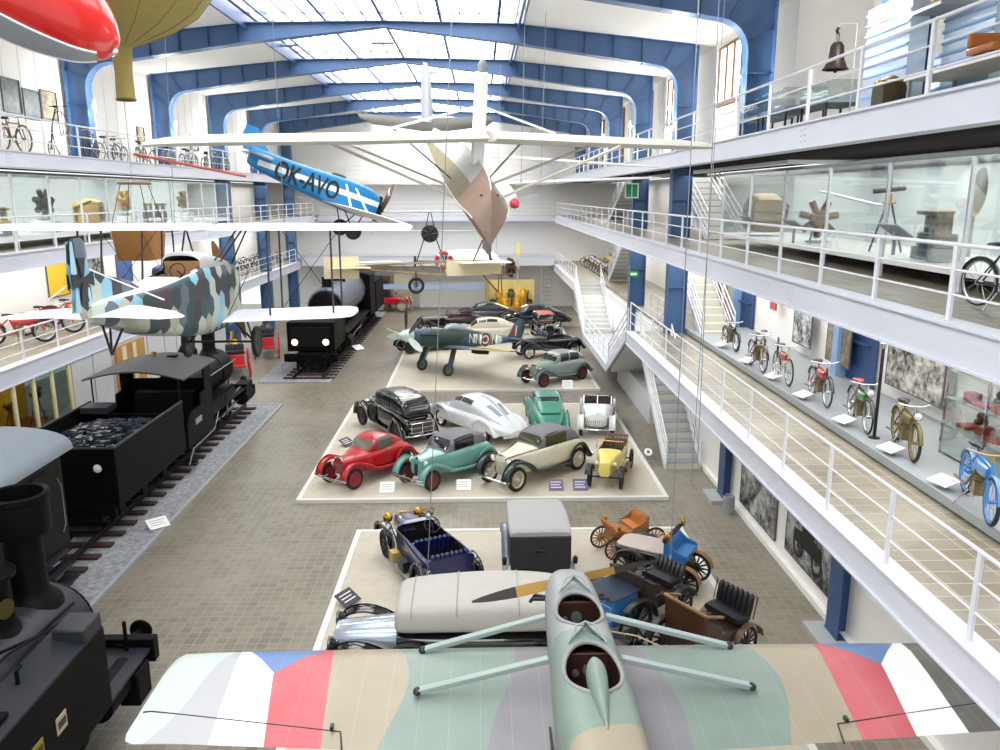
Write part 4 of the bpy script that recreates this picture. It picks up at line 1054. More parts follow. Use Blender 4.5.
# horseless carriages
def carriage(name, label, x, y, deg, parts, s=1.0, wb=1.5, tr=.58, rr=.5, rf=.42, rim=RIMBK, style='cart', group=None):
    t = thing(name, label, 'carriage', (x, y, .105), math.radians(deg), scale=s)
    for q in (1, -1):
        wheel(t, wb / 2, q * tr * .92, rf, .06, style, rim); wheel(t, -wb / 2, q * tr, rr, .06, style, rim)
    m = MB()
    for X, r, w in ((wb / 2, rf, tr * .92), (-wb / 2, rr, tr)): m.tube([(X, -w, r), (X, w, r)], .028, 8)
    for q in (.26, -.26): m.bar((wb / 2 + .2, q, .56), (-wb / 2 - .2, q, .56), .05, .07)
    for X in (wb / 2, -wb / 2):
        for q in (.26, -.26):
            m.tube([(X + .32, q, .55), (X, q, .47), (X - .32, q, .55)], .02, 5)
    m.build('chassis', rim, t)
    parts(t)
    return t
def bench(t, x, z, w, m, back=.5, lean=.12, frame=None, tuft=True, deep=.42, face=1):
    b = MB(); Loft([(x - deep / 2, w, z - .08, z + .06, 6), (x, w, z - .1, z + .1, 6), (x + deep / 2, w, z - .08, z + .06, 6)]).mesh(b, 20, 3)
    n = 7 if tuft else 3
    for i in range(n):
        y = -w + 2 * w * (i + .5) / n; q = w / n
        b.tube([(x - face * deep / 2, y, z + .05), (x - face * (deep / 2 + lean * .4), y, z + back * .5), (x - face * (deep / 2 + lean * .85), y, z + back * .9), (x - face * (deep / 2 + lean), y, z + back), (x - face * (deep / 2 + lean), y, z + back + q * .5)], [q, q * 1.12, q * 1.05, q * .8, q * .2], 8)
    o = b.build('seat', m, t)
    if frame:
        f = MB(); xb = x - face * (deep / 2 + lean + .04)
        f.box(min(xb, xb - face * .04), max(xb, xb - face * .04), -w - .03, w + .03, z - .15, z + back + .04)
        for s in (1, -1): f.prism([(x + face * deep / 2, z - .12), (x + face * deep / 2, z + .1), (x - face * deep * .2, z + .2), (xb, z + back), (xb, z - .12)], 'y', s * (w + .03) - .015, s * (w + .03) + .015)
        f.build('seat_panel', frame, t, bevel=.012)
    return o
def lampost(t, x, y, z, m=BRASS):
    b = MB(); b.lathe([(.005, -.1), (.045, -.1), (.06, -.05), (.06, .06), (.035, .1), (.04, .13), (.005, .15)], 14); b.build('lamp', m, t, loc=(x, y, z))
def arc_f(t, x, y, r, w, m, a0=20, a1=170, nm='mudguard'):
    b = MB(); fender(b, [(x + (r + .06) * math.cos(math.radians(a)), r + (r + .06) * math.sin(math.radians(a))) for a in range(a0, a1 + 1, 25)], y, w, lip=.01, crown=.01); b.build(nm, m, t)

def pa(t):   # small wicker carriage
    bench(t, -.2, .95, .45, mat('orange_leather', '#b06a30', .5, var=.2), .4, frame=WOODY); bench(t, .5, .9, .4, mat('orange_leather', '', 0), .3, face=-1)
    m = MB(); Loft([(.75, .3, .55, .85, 5), (0, .42, .55, .88, 5), (-.6, .42, .55, .9, 5)]).mesh(m, 20, 3); m.build('body', WOODY, t)
    lampost(t, .6, .5, 1.1); lampost(t, .6, -.5, 1.1)
    m = MB(); m.tube([(.3, 0, .8), (.35, 0, 1.3), (.2, .1, 1.32)], .014, 6); m.build('tiller', BRASS, t)
carriage('wicker_carriage', 'small orange brown carriage with wooden seats at the back of the group', 3.7, 18.95, 200, pa, s=.72, rim=WOODY)
def pb(t):   # carriage with pale sunken deck and blue bench
    m = MB(); Loft([(-1.35, .3, .72, .95, 5), (-1.1, .48, .62, 1.02, 5), (-.3, .52, .6, 1.02, 6), (.35, .5, .62, 1.0, 6), (.75, .42, .68, .95, 5)]).mesh(m, 28, 4); m.build('body', BLACK, t)
    m = MB(); Loft([(-1.28, .28, .98, 1.03, 6), (-1.05, .44, 1.0, 1.06, 6), (-.3, .47, 1.0, 1.07, 6), (.1, .4, 1.0, 1.05, 6)]).mesh(m, 28, 3); m.build('deck_cover', mat('pale_leather_cover', '#b9aca4', .5, var=.1), t)
    bench(t, .55, 1.05, .48, LBLUE, .42, frame=LBLUE, tuft=True)
    m = MB(); m.tube([(.2, -.6, 1.5), (.2, .6, 1.5)], .07, 12); m.build('bolster', LEATHER, t)
    m = MB()
    for q in (.5, -.5): m.tube([(.2, q, 1.0), (.2, q, 1.5)], .02, 6)
    m.build('bolster_post', RIMBK, t)
    for q in (.6, -.6): lampost(t, .3, q, 1.62)
    for q in (1, -1): arc_f(t, .75, q * .56, .42, .1, TAN, 10, 170); arc_f(t, -.75, q * .62, .5, .1, RIMBK, 10, 170)
    m = MB(); m.tube([(.1, .12, 1.0), (-.05, .12, 1.35)], .014, 6); m.ring(.15, .013, 18, 6, o=(-.06, .12, 1.36), axis=(-.4, 0, 1)); m.build('steering_wheel', BRASS, t)
carriage('canopy_carriage', 'black carriage with pale deck, blue bench and brass lamps by the aisle', 4.25, 17.2, -32, pb, s=.85)
def pc(t):   # blue rear box
    m = MB(); m.box(-1.35, -.55, -.42, .42, .62, 1.22); b = m.build('rear_box', LBLUE, t, bevel=.03)
    m = MB(); m.box(-1.38, -.5, -.45, .45, 1.23, 1.28); m.build('box_lid', mat('dark_blue_lid', '#1d2c40', .4), t, bevel=.02)
    m = MB()
    for z in (.75, 1.08): m.box(-1.365, -1.352, -.36, .36, z - .012, z + .012)
    for q in (-.36, .36): m.box(-1.365, -1.352, q - .012, q + .012, .75, 1.08)
    m.build('panel_line', mat('pale_blue_line', '#8fb2d6', .5), b)
    m = MB(); Loft([(-.5, .45, .58, 1.02, 6), (.3, .45, .56, .95, 6), (.9, .36, .6, .85, 5), (1.15, .3, .7, 1.0, 5)]).mesh(m, 24, 3); m.build('body', mat('dark_varnished_body', '#2e221b', .3, coat=.5), t)
    bench(t, -.1, 1.12, .46, LEATHER, .4, frame=mat('dark_varnished_body', '', 0))
    bench(t, .75, 1.02, .42, LEATHER, .3, face=-1)
    for q in (1, -1): arc_f(t, -.8, q * .62, .55, .09, RIMBK, 5, 150); arc_f(t, .8, q * .56, .45, .09, RIMBK, 20, 170)
    m = MB(); m.tube([(.35, .1, .9), (.3, .1, 1.35)], .016, 6); m.ring(.16, .014, 18, 6, o=(.3, .1, 1.36)); m.build('steering_wheel', RIMBK, t)
carriage('box_carriage', 'veteran carriage with a bright blue box at its rear and black wheels', 3.3, 15.25, 38, pc, s=.92, wb=1.6, rr=.55, rf=.45)
def pd(t):   # brown bench carriage
    m = MB(); Loft([(-.95, .5, .55, .9, 7), (0, .52, .52, .88, 7), (.7, .46, .56, .84, 6), (1.0, .4, .64, .9, 5)]).mesh(m, 24, 3); m.build('body', mat('brown_black_body', '#2b1d15', .35, coat=.5), t)
    bench(t, -.35, 1.05, .55, LEATHER, .5, frame=mat('brown_seat_panel', '#43281a', .35, coat=.4))
    m = MB(); m.bar((-.75, -.62, 1.6), (-.75, .62, 1.6), .06, .05); m.bar((-.75, -.62, 1.6), (-.2, -.62, 1.42), .06, .05); m.bar((-.75, .62, 1.6), (-.2, .62, 1.42), .06, .05); m.build('seat_rail', TAN, t)
    bench(t, .7, 1.0, .5, LEATHER, .5, lean=.1, face=-1)
    for q in (.58, -.58): MB().tube([(.9, q, 1.0), (1.02, q, 1.5), (.95, q, 1.55)], .014, 6).build('grab_rail', RIMBK, t)
    for q in (1, -1): arc_f(t, .8, q * .56, .42, .09, mat('brown_mudguard', '#5e4632', .5), 10, 160); arc_f(t, -.75, q * .62, .5, .09, RIMBK, 10, 160)
carriage('bench_carriage', 'brown and black carriage with face to face tufted seats near the aisle', 4.35, 14.0, 33, pd, s=.85)
def pe(t):
    m = MB(); Loft([(1.1, .2, .6, .9, 4), (.95, .3, .55, 1.0, 4), (.2, .42, .5, 1.05, 5), (-.6, .48, .5, .98, 6), (-1.1, .4, .6, .9, 4)]).mesh(m, 28, 4, skip=lambda X, Y, Z: Z > .86 and -.95 < X < .1 and abs(Y) < .36); m.build('body', BLACK, t)
    m = MB(); m.box(-.95, .1, -.38, .38, .55, .6); m.build('cockpit_floor', FLOORM, t)
    seat(t, -.6, .72, .36, LEATHER, h=.4); steering(t, -.1, .0, 1.12, .17)
    m = MB()
    for q in (.47, -.47): m.tube([(1.0, q * .7, 1.0), (.2, q, 1.08), (-.9, q, 1.02)], .02, 6)
    m.build('side_rail', mat('pale_ash_rail', '#b8ac92', .5), t)
    for q in (1, -1): arc_f(t, .8, q * .56, .42, .09, RIMBK, 10, 170); arc_f(t, -.8, q * .6, .42, .09, RIMBK, 10, 170)
carriage('cyclecar_chassis', 'low black open carriage with pale side rails under the wing strut', 2.75, 13.0, 140, pe, s=.82, wb=1.6, rr=.42, rf=.42)
# small red veteran at the far end
def pr(t):
    m = MB(); Loft([(1.25, .3, .5, .95, 4), (.7, .36, .48, 1.0, 4), (.5, .5, .48, 1.05, 5), (-.9, .52, .48, .98, 5), (-1.1, .45, .52, .9, 4)]).mesh(m, 24, 3); m.build('body', RED, t)
    seat(t, -.35, 1.0, .45, LEATHER, h=.4); steering(t, .2, .2, 1.25, .18)
    for q in (1, -1): arc_f(t, .85, q * .58, .42, .12, RED, 10, 170); arc_f(t, -.8, q * .6, .42, .12, RED, 10, 170); headlamp(t, 1.2, q * .42, 1.0, .12, BRASS)
o = carriage('veteran_car', 'small bright red veteran car standing at the far left end', -6.9, 63.0, -12, pr, s=1.05, wb=1.7, rr=.42, rf=.42, rim=RIMCR, style='wood'); o['category'] = 'car'
# ---------------------------------------------------------------- aircraft
def plane_root(name, label, o, fwd, up=(0, 0, 1), cat='aeroplane', roll=0, scale=1):
    f = Vector(fwd).normalized(); u = Vector(up); l = u.cross(f).normalized(); u = f.cross(l)
    M = Matrix(((f.x, l.x, u.x, 0), (f.y, l.y, u.y, 0), (f.z, l.z, u.z, 0), (0, 0, 0, 1))) @ Matrix.Rotation(roll, 4, 'X')
    t = thing(name, label, cat, o, scale=scale); t.rotation_euler = M.to_euler(); return t
def propeller(parent, o, L, col, tipc=None, ang=0, hub=.07, w=.1, n=2, spin=None, hubr=None):
    for k in range(n):
        m = MB(); a = ang + k * 2 * pi / n; c, s = math.cos(a), math.sin(a)
        T = Matrix.Translation(o) @ Matrix(((1, 0, 0, 0), (0, c, -s, 0), (0, s, c, 0), (0, 0, 0, 1)))
        b = MB(T); st = []
        for i in range(9):
            q = i / 8; r = hub + (L - hub) * q; ww = w * (.5 + 1.1 * math.sin(pi * min(1, .18 + q * .72)) - .45 * q); tw = math.radians(62 - 50 * q)
            ww = max(ww, .02) if i < 8 else w * .25
            st.append((r, ww, tw))
        vs = []; pr = [(1, 0), (.5, .22), (0, .26), (-.6, .14), (-1, 0), (-.5, -.06), (.4, -.05)]
        for r, ww, tw in st:
            for p, q in pr: vs.append((p * ww * math.sin(math.pi / 2 - tw) * .4 + q * ww * .35, r, p * ww * math.cos(math.pi / 2 - tw) * -1 if 0 else p * ww))
        nn = len(pr); fs = [tuple(range(nn)), tuple(len(vs) - nn + j for j in reversed(range(nn)))]
        ms = [0, 1]
        for i in range(len(st) - 1):
            for j in range(nn): fs.append((i * nn + j, (i + 1) * nn + j, (i + 1) * nn + (j + 1) % nn, i * nn + (j + 1) % nn)); ms.append(1 if i >= 4 else 0)
        b.add(vs, fs, ms); b.build('propeller_blade', [col, tipc or col], parent)
    m = MB(); m.lathe([(.005, -.05), (hubr or hub * 1.3, -.04), (hubr or hub * 1.3, .05), (.005, .08 if spin is None else spin)], 16, o=o, axis=(1, 0, 0)); m.build('propeller_hub', col if spin is None else tipc, parent)
def tubes(name, parent, m, segs, r=.02, n=6):
    for a, b in segs:
        MB().tube([a, b], r, n).build(name, m, parent)
def flat_strut(name, parent, m, segs, w=.1, h=.035):
    for a, b in segs: MB().bar(a, b, w, h).build(name, m, parent, bevel=.012)

# --- camouflaged low-wing monoplane in front
C_GRN, C_LIL, C_CRM, C_DRK = '#6f8279', '#726f76', '#948973', '#33312a'
def camo_wing():
    m, nt, b = new_mat('camouflaged_wing_paint'); vec, x, y, z = coords(nt)
    a = y.abs(); wv = (x * 2.2 + y * .6).sin() * .16
    col = C_LIL
    col = mixc(nt, (a + wv * .6).gt(x * -.12 + 1.02), C_LIL, C_GRN)
    col = mixc(nt, (a + wv).gt(2.42), col, C_CRM)
    col = mixc(nt, a.gt(x * .085 + 3.28), col, '#b83a48')           # red sector
    col = mixc(nt, a.gt(x * .15 + 4.01) , col, '#eef0f0')           # white sector
    blue = (a.gt(x * -.98 + 4.31)) * (a.lt(x * .86 + 3.8))
    blue = ((x - .28) * .9 - (a - 4.05).abs() * (a.gt(4.05) * .0 + 1)).gt(0)
    blue = (x - .3).gt((a - 4.05) * 1.27) * (x - .3).gt((a - 4.05) * -.98)
    col = mixc(nt, blue, col, '#4b74ad')
    out = a.gt(x * .06 + 4.58 + wv * .2 if 0 else x * .06 + 4.58)
    tipc = mixc(nt, y.lt(0), mixc(nt, (a + wv).gt(x * -.5 + 5.0), '#a9a9b0', '#b6c6c0'), C_DRK)
    col = mixc(nt, out, col, tipc)
    nz = noise(nt, vec, 1.5)
    col = mixc(nt, nz * .14, col, '#dfe2e0')
    rib = (y.abs().mod(.38) - .19).abs().lt(.006)
    col = mixc(nt, rib * .08, col, '#d9e0dc')
    nt.links.new(col, b.inputs['Base Color']); b.inputs['Roughness'].default_value = .42; b.inputs['Coat Weight'].default_value = .1; b.inputs['Coat Roughness'].default_value = .25
    return m
def camo_body():
    m, nt, b = new_mat('camouflaged_fuselage_paint'); vec, x, y, z = coords(nt)
    w = (z * 3 + y * 2).sin() * .18
    col = mixc(nt, (x + w).gt(.05), C_GRN, '#8d9093')
    col = mixc(nt, (x + y * .5 + w).lt(-1.75), col, C_CRM)
    col = mixc(nt, noise(nt, vec, 2) * .12, col, '#e0e2e0')
    nt.links.new(col, b.inputs['Base Color']); b.inputs['Roughness'].default_value = .4
    return m
CW, CB = camo_wing(), camo_body()
STRUT = mat('pale_strut_paint', '#93a39d', .45, var=.05); STRUT2 = mat('grey_strut_paint', '#9aa6a6', .45, var=.05)
fg = plane_root('camouflaged_monoplane', 'large camouflaged open-cockpit monoplane with red white and blue wing sectors hanging in front', (1.3, 9.2, 2.7), (.0, 1, 0))
m = MB()
st = [(-5.56, .72, -.7, .02, .03), (-5.52, .9, -.84, .02, .06), (-5.42, .99, -.9, .02, .1), (-5.0, 1.0, -.9, .02, .13)] + [(y, 1.0 + .0 * y, -.9 - .35 * (1 - abs(y) / 5), .02 - .02 * (1 - abs(y) / 5), .15 + .08 * (1 - abs(y) / 5)) for y in (-3.5, -1.8, -.3, .3, 1.8, 3.5)] + [(5.0, 1.0, -.9, .02, .13), (5.42, .99, -.9, .02, .1), (5.52, .9, -.84, .02, .06), (5.56, .72, -.7, .02, .03)]
wing(m, st); m.build('wing', CW, fg, angle=50)
for s in (1, -1):
    m = MB()
    top = lambda x, y: .02 - .02 * (1 - y / 5) + (.15 + .08 * (1 - y / 5)) * max(0, (x + .9 + .35 * (1 - y / 5))) * .42 + .012
    pts = [(-.35, s * 5.5, .055)] + [(-.35 - .42 * i / 8, s * (5.4 - 2.4 * i / 8), top(-.35 - .42 * i / 8, 5.4 - 2.4 * i / 8)) for i in range(9)] + [(-1.1, s * 2.93, .03)]
    m.tube(pts, .011, 5); m.build('aileron_hinge', RIMBK, fg)
    MB().box(-.8, -.72, s * 3.1 - .02, s * 3.1 + .02, .08, .13).build('aileron_horn', RIMBK, fg)
B = Loft([(2.12, .1, .32, .58, 2.4), (2.05, .25, .17, .72, 3), (1.7, .36, .02, .82, 3), (1.0, .4, -.05, .88, 3), (0, .43, -.08, .9, 3), (-1.0, .47, -.08, .9, 3), (-2.2, .45, -.02, .84, 3), (-3.6, .28, .1, .7, 3), (-4.6, .06, .25, .55, 2.5)])
e1 = lambda X, Y: ((X - .55) / .44) ** 2 + (Y / .31) ** 2
e2 = lambda X, Y: ((X + .8) / .52) ** 2 + (Y / .34) ** 2
m = MB(); B.mesh(m, 72, 18, skip=lambda X, Y, Z: Z > .5 and (e1(X, Y) < 1 or e2(X, Y) < 1)); m.build('fuselage', CB, fg)
DK = mat('dark_red_cockpit', '#2a1413', .6, var=.2)
for (cx, rx, ry, zt) in ((.55, .44, .31, .0), (-.8, .52, .34, 0)):
    m = MB(); pts = []
    for i in range(40):
        a = 2 * pi * i / 40; X = cx + rx * math.cos(a); Y = ry * math.sin(a)
        u = 0
        z = .89 * (1 - (abs(Y) / .45) ** 3) ** (1 / 3) if abs(Y) < .45 else .4
        pts.append((X, Y, .41 + .48 * (1 - (abs(Y) / .45) ** 3) ** (1 / 3)))
    m.tube(pts, .028, 8, closed=True); c = m.build('cockpit_coaming', mat('coaming_leather', '#8c8c8c', .5), fg)
    m = MB(); m.lathe([(1.0, .0), (1.0, -.75), (.01, -.76)], 32); mm = MB(Matrix.Translation((cx, 0, .86)) @ Matrix.Diagonal((rx, ry * 1.0, 1, 1)))
    mm.lathe([(1.0, -.08), (1.0, -.75), (.01, -.76)], 32); mm.build('cockpit_well', DK, c)
    m = MB(); m.box(cx + rx - .16, cx + rx - .12, -.27, .27, .25, .82)
    d = m.build('instrument_panel', mat('panel_brown', '#3a2018', .5), fg)
    m = MB(); m.lathe([(.075, 0), (.075, .025), (.005, .03)], 20, o=(cx + rx - .17, 0, .62), axis=(-1, 0, .2)); m.lathe([(.045, 0), (.045, .025), (.005, .03)], 16, o=(cx + rx - .17, .16, .58), axis=(-1, 0, .2)); m.build('gauge', mat('gauge_face', '#55605c', .2), d)
    m = MB(); m.tube([(cx + .1 - rx, -.24, .62), (cx + .1 - rx, .24, .62)], .02, 8); m.box(cx - rx + .02, cx - rx + .3, -.24, .24, .3, .36); m.build('seat', mat('seat_brown', '#4a2a20', .6), fg)
    m = MB(); xs = cx + rx + .02
    m.tube([(xs - .05, -.24, .9), (xs + .14, -.12, 1.03), (xs + .18, 0, 1.06), (xs + .14, .12, 1.03), (xs - .05, .24, .9)], .013, 6); m.tube([(xs + .05, -.22, .89), (xs + .3, 0, .93), (xs + .05, .22, .89)], .012, 6)
    w = m.build('windscreen', STRUT2, fg)
    m = MB(); m.strip([(xs + .05, -.21, .885), (xs + .28, 0, .92), (xs + .05, .21, .885)], [(xs - .03, -.22, .9), (xs + .17, 0, 1.05), (xs - .03, .22, .9)], .006); m.build('pane', GLASS, w)
m = MB(); Loft([(-.75, .02, .86, .98, 2), (-.95, .1, .8, 1.1, 2), (-1.15, .12, .75, 1.1, 2.2), (-1.45, .085, .75, 1.02, 2), (-1.9, .02, .74, .88, 2)]).mesh(m, 20, 5); m.build('headrest', CB, fg)
propeller(fg, (2.25, 0, .42), 1.5, mat('propeller_yellow', '#c2974a', .35, coat=.5), mat('propeller_dark', '#3f3b38', .4), ang=math.radians(-13), w=.06)
for s in (1, -1):
    flat_strut('lift_strut', fg, STRUT if s > 0 else STRUT2, [((.95, s * .42, .55), (.72, s * 2.1, .2)), ((-.1, s * .46, .55), (-.22, s * 2.12, .2))], .1, .07)
    for x in (.72, -.22):
        MB().ell((x, s * 2.12, .2), (.07, .06, .05), 10, 6).build('strut_fitting', RIMBK, fg)
    m = MB(); m.bar((.95, s * .47, .04), (-2.0, s * .51, .04), .03, .05); m.build('root_gap', RIMBK, fg)
    m = MB(); m.tube([(1.6, s * .36, .5), (1.75, s * .5, .45), (1.8, s * .52, .4)], .03, 8); m.tube([(1.5, s * .38, .52), (1.62, s * .56, .46), (1.66, s * .58, .4)], .03, 8); m.build('exhaust_pipe', RIMBK, fg)
    tubes('undercarriage_strut', fg, RIMBK, [((1.1, s * .35, 0), (.75, s * .7, -1.0)), ((.1, s * .4, 0), (.75, s * .7, -1.0))], .025)
    wheel(fg, .75, s * .8, .36, .1, 'disc', STRUT, z=-1.0)
MB().tube([(.75, -.8, -1), (.75, .8, -1)], .025, 8).build('axle', RIMBK, fg)
m = MB(); wing(m, [(-1.5, -4.3, -4.7, .5, .02), (-1.2, -4.0, -4.9, .5, .05), (0, -3.7, -4.95, .5, .06), (1.2, -4.0, -4.9, .5, .05), (1.5, -4.3, -4.7, .5, .02)]); m.build('tailplane', CB, fg)
m = MB(); vfin(m, [(.5, -3.7, -4.9, .05), (1.0, -4.2, -5.0, .05), (1.35, -4.5, -4.95, .02)]); m.build('fin', CB, fg)

# --- lozenge camouflaged biplane on the left
def lozenge(name, pal, sc, ax='xz', base=None, k=1.0):
    m, nt, b = new_mat(name); vec, x, y, z = coords(nt)
    u, v = (x, z) if ax == 'xz' else (x, y)
    u, v = u * sc, v * sc * .85
    R3 = 1.7320508
    a = (u.mod(1.0) - .5, v.mod(R3) - R3 / 2); u2, v2 = u - .5, v - R3 / 2
    c = (u2.mod(1.0) - .5, v2.mod(R3) - R3 / 2)
    da = a[0] * a[0] + a[1] * a[1]; dc = c[0] * c[0] + c[1] * c[1]
    f = da.lt(dc)
    iu = (u - a[0]) * f + (u - c[0]) * (f * -1 + 1); iv = (v - a[1]) * f + (v - c[1]) * (f * -1 + 1)
    h = ((iu * 2).m('ROUND') * 12.9898 + (iv / R3 * 2).m('ROUND') * 78.233).sin() * 43758.5453
    h = h.mod(1.0)
    col = pal[0]
    for i, p in enumerate(pal[1:]): col = mixc(nt, h.gt((i + 1) / len(pal)), col, p)
    if base: col = mixc(nt, k, base, col)
    nt.links.new(col, b.inputs['Base Color']); b.inputs['Roughness'].default_value = .55
    return m
LOZ = lozenge('lozenge_camouflage', ['#2c4c58', '#453840', '#b9c4b8', '#86bcd2', '#5d6876', '#2a4044', '#a9ab98', '#35303c'], 2.6)
LOZW = lozenge('faint_lozenge_wing', ['#e6e8ee', '#d4d9e4', '#eef0f2', '#c6d0de'], 2.0, 'xy', '#eceef2', .75)
LOZU = lozenge('upper_wing_fabric', ['#f0f1f4', '#e9ebef', '#f2f3f5'], 2.0, 'xy', '#f2f3f5', .6)
WHITEF = mat('white_fabric', '#eeeff2', .6, var=.02)
lz = plane_root('lozenge_biplane', 'white winged biplane with many-coloured lozenge fuselage and a black cross on its tail', (-6.5, 17.5, 6.6), (0, 1, 0))
B = Loft([(-4.15, .05, .32, .62, 3), (-3.4, .2, .12, .66, 5), (-1.8, .38, -.3, .7, 6), (-.2, .48, -.58, .84, 6), (.35, .5, -.66, .95, 5), (1.0, .5, -.72, .96, 5), (2.4, .5, -.72, .8, 5), (3.0, .4, -.55, .6, 4), (3.25, .25, -.35, .4, 3)])
m = MB(); B.mesh(m, 48, 10, skip=lambda X, Y, Z: Z > .55 and -1.0 < X < .2 and abs(Y) < .36, mi=lambda u, v: 1 if 52 < v < 128 and u < 3.2 else 0); m.build('fuselage', [LOZ, WHITEF], lz)
m = MB(); m.box(-1.0, .2, -.36, .36, -.1, -.06); m.box(-1.03, -.99, -.36, .36, -.1, .7); m.box(.18, .22, -.38, .38, -.1, 1.0)
for s in (1, -1): m.box(-1, .2, s * .37 - .015, s * .37 + .015, -.1, .72)
m.build('cockpit_lining', mat('tan_plywood', '#a17a50', .6, var=.15), lz)
m = MB(); Loft([(.15, .4, .7, 1.12, 3), (.25, .44, .6, 1.2, 3), (.8, .46, .6, 1.15, 3), (2.0, .42, .6, .92, 3), (2.6, .3, .5, .8, 3)]).mesh(m, 32, 4, caps=False); m.build('cowling', mat('grey_white_cowling', '#c3c5ca', .4, .3), lz)
m = MB(); m.ring(.16, .015, 20, 6, o=(-.1, 0, .82), axis=(-1, 0, .4)); m.tube([(-.1, 0, .82), (.15, 0, .7)], .012, 5); m.build('control_wheel', RIMBK, lz)
for (nm, zz, half, M_, dih, xl) in (('upper_wing', 1.6, 5.3, LOZU, .0, 3.0), ('lower_wing', -.5, 3.5, LOZW, .06, 2.6)):
    for s in (1, -1):
        m = MB(); y0 = .12 if nm == 'upper_wing' else .5
        if nm == 'upper_wing': half = 5.5 if s > 0 else 4.85
        ys = [y0, half * .5, half * .8, half * .93, half * .985, half]
        ins = [0, 0, 0, .06, .22, .5]
        wing(m, [(s * y, xl - i * .9, xl - 1.6 + i * .75 + (.12 if y == y0 and nm == 'upper_wing' else 0), zz + dih * (y / half) * 2, .13 * (1 - i)) for y, i in zip(ys, ins)]); m.build(nm, M_, lz, angle=50)
for s in (1, -1):
    for y in (1.5, 3.0):
        for x in (2.7, 1.5): tubes('interplane_strut', lz, mat('dark_strut', '#3b3c42', .4), [((x, s * y, -.45), (x + .3, s * (y - .05), 1.62))], .024)
    tubes('bracing_wire', lz, RIMBK, [((2.6, s * 1.5, -.42), (2.9, s * 3.0, 1.6)), ((2.6, s * 3.0, -.42), (2.9, s * 1.5, 1.6)), ((1.5, s * .5, -.4), (1.8, s * 1.5, 1.6))], .008, 4)
    tubes('cabane_strut', lz, RIMBK, [((2.3, s * .42, .75), (2.7, s * .75, 1.6)), ((1.0, s * .45, .95), (1.8, s * .75, 1.6)), ((1.4, s * .46, .9), (2.5, s * .7, 1.6))], .022)
    tubes('undercarriage_strut', lz, RIMBK, [((2.3, s * .42, -.68), (2.5, s * .78, -1.18)), ((3.2, s * .4, -.6), (2.5, s * .78, -1.18))], .028)
    wheel(lz, 2.5, s * .86, .4, .1, 'disc', RIMBK, z=-1.2)
MB().tube([(2.5, -.86, -1.2), (2.5, .86, -1.2)], .03, 8).build('axle', RIMBK, lz)
m = MB(); wing(m, [(-1.5, -3.95, -4.1, .4, .015), (-1.2, -3.5, -4.3, .4, .05), (-.4, -2.9, -4.2, .42, .06), (.4, -2.9, -4.2, .42, .06), (1.2, -3.5, -4.3, .4, .05), (1.5, -3.95, -4.1, .4, .015)]); m.build('tailplane', WHITEF, lz)
m = MB(); vfin(m, [(.62, -1.9, -4.1, .05), (.85, -2.5, -4.1, .05), (1.15, -3.9, -4.12, .03)]); m.build('fin', LOZ, lz)
m = MB(); vfin(m, [(.4, -4.0, -4.4, .04), (.75, -3.95, -4.62, .06), (1.3, -4.0, -4.7, .06), (1.62, -4.05, -4.66, .05), (1.72, -4.15, -4.5, .02)]); rd = m.build('rudder', LOZ, lz)
def cross(cx, cz, a, y, s):
    q = []
    for k in range(4):
        an = k * pi / 2; c_, s_ = math.cos(an), math.sin(an)
        for (u, v) in ((.09, -.09), (1, -.36), (1, .36), (.09, .09)):
            q.append((cx + (u * c_ - v * s_) * a, cz + (u * s_ + v * c_) * a))
    return MB().prism(q, 'y', y, y + s * .012)
for s in (1, -1):
    m = MB(); r = .42; m.prism([(-4.32 + r * math.cos(i * pi / 16), 1.05 + r * math.sin(i * pi / 16)) for i in range(32)], 'y', s * .032, s * .034) if 0 else None
    cross(-4.3, 1.05, .36, s * .033, s).build('cross_marking', mat('marking_black', '#22242c', .5), rd)
    for x, z, w_, h_ in ((-4.52, 1.42, .14, .26), (-4.1, .75, .1, .16), (-4.5, .72, .14, .18)):
        MB().prism([(x - w_, z - h_), (x + w_ * .4, z - h_), (x, z + h_), (x - w_ * .5, z + h_)], 'y', s * .03, s * .0335).build('pale_field', mat('pale_blue_field', '#a5cfdf', .5), rd)
tubes('tail_skid', lz, RIMBK, [((-3.2, .12, .12), (-3.5, 0, -.35)), ((-3.2, -.12, .12), (-3.5, 0, -.35)), ((-3.75, 0, .25), (-3.5, 0, -.35))], .022)
tubes('tail_brace', lz, WHITEF, [((-4.0, 0, 1.2), (-3.5, s, .62)) for s in (1.0, -1.0)], .012)
m = MB(); m.lathe([(.005, -.02), (.09, 0), (.07, .1), (.005, .14)], 12, o=(3.25, 0, 0), axis=(1, 0, 0)); m.build('propeller_boss', BROWN, lz)
propeller(lz, (3.35, 0, 0), 1.3, BROWN, ang=math.radians(75), w=.1)

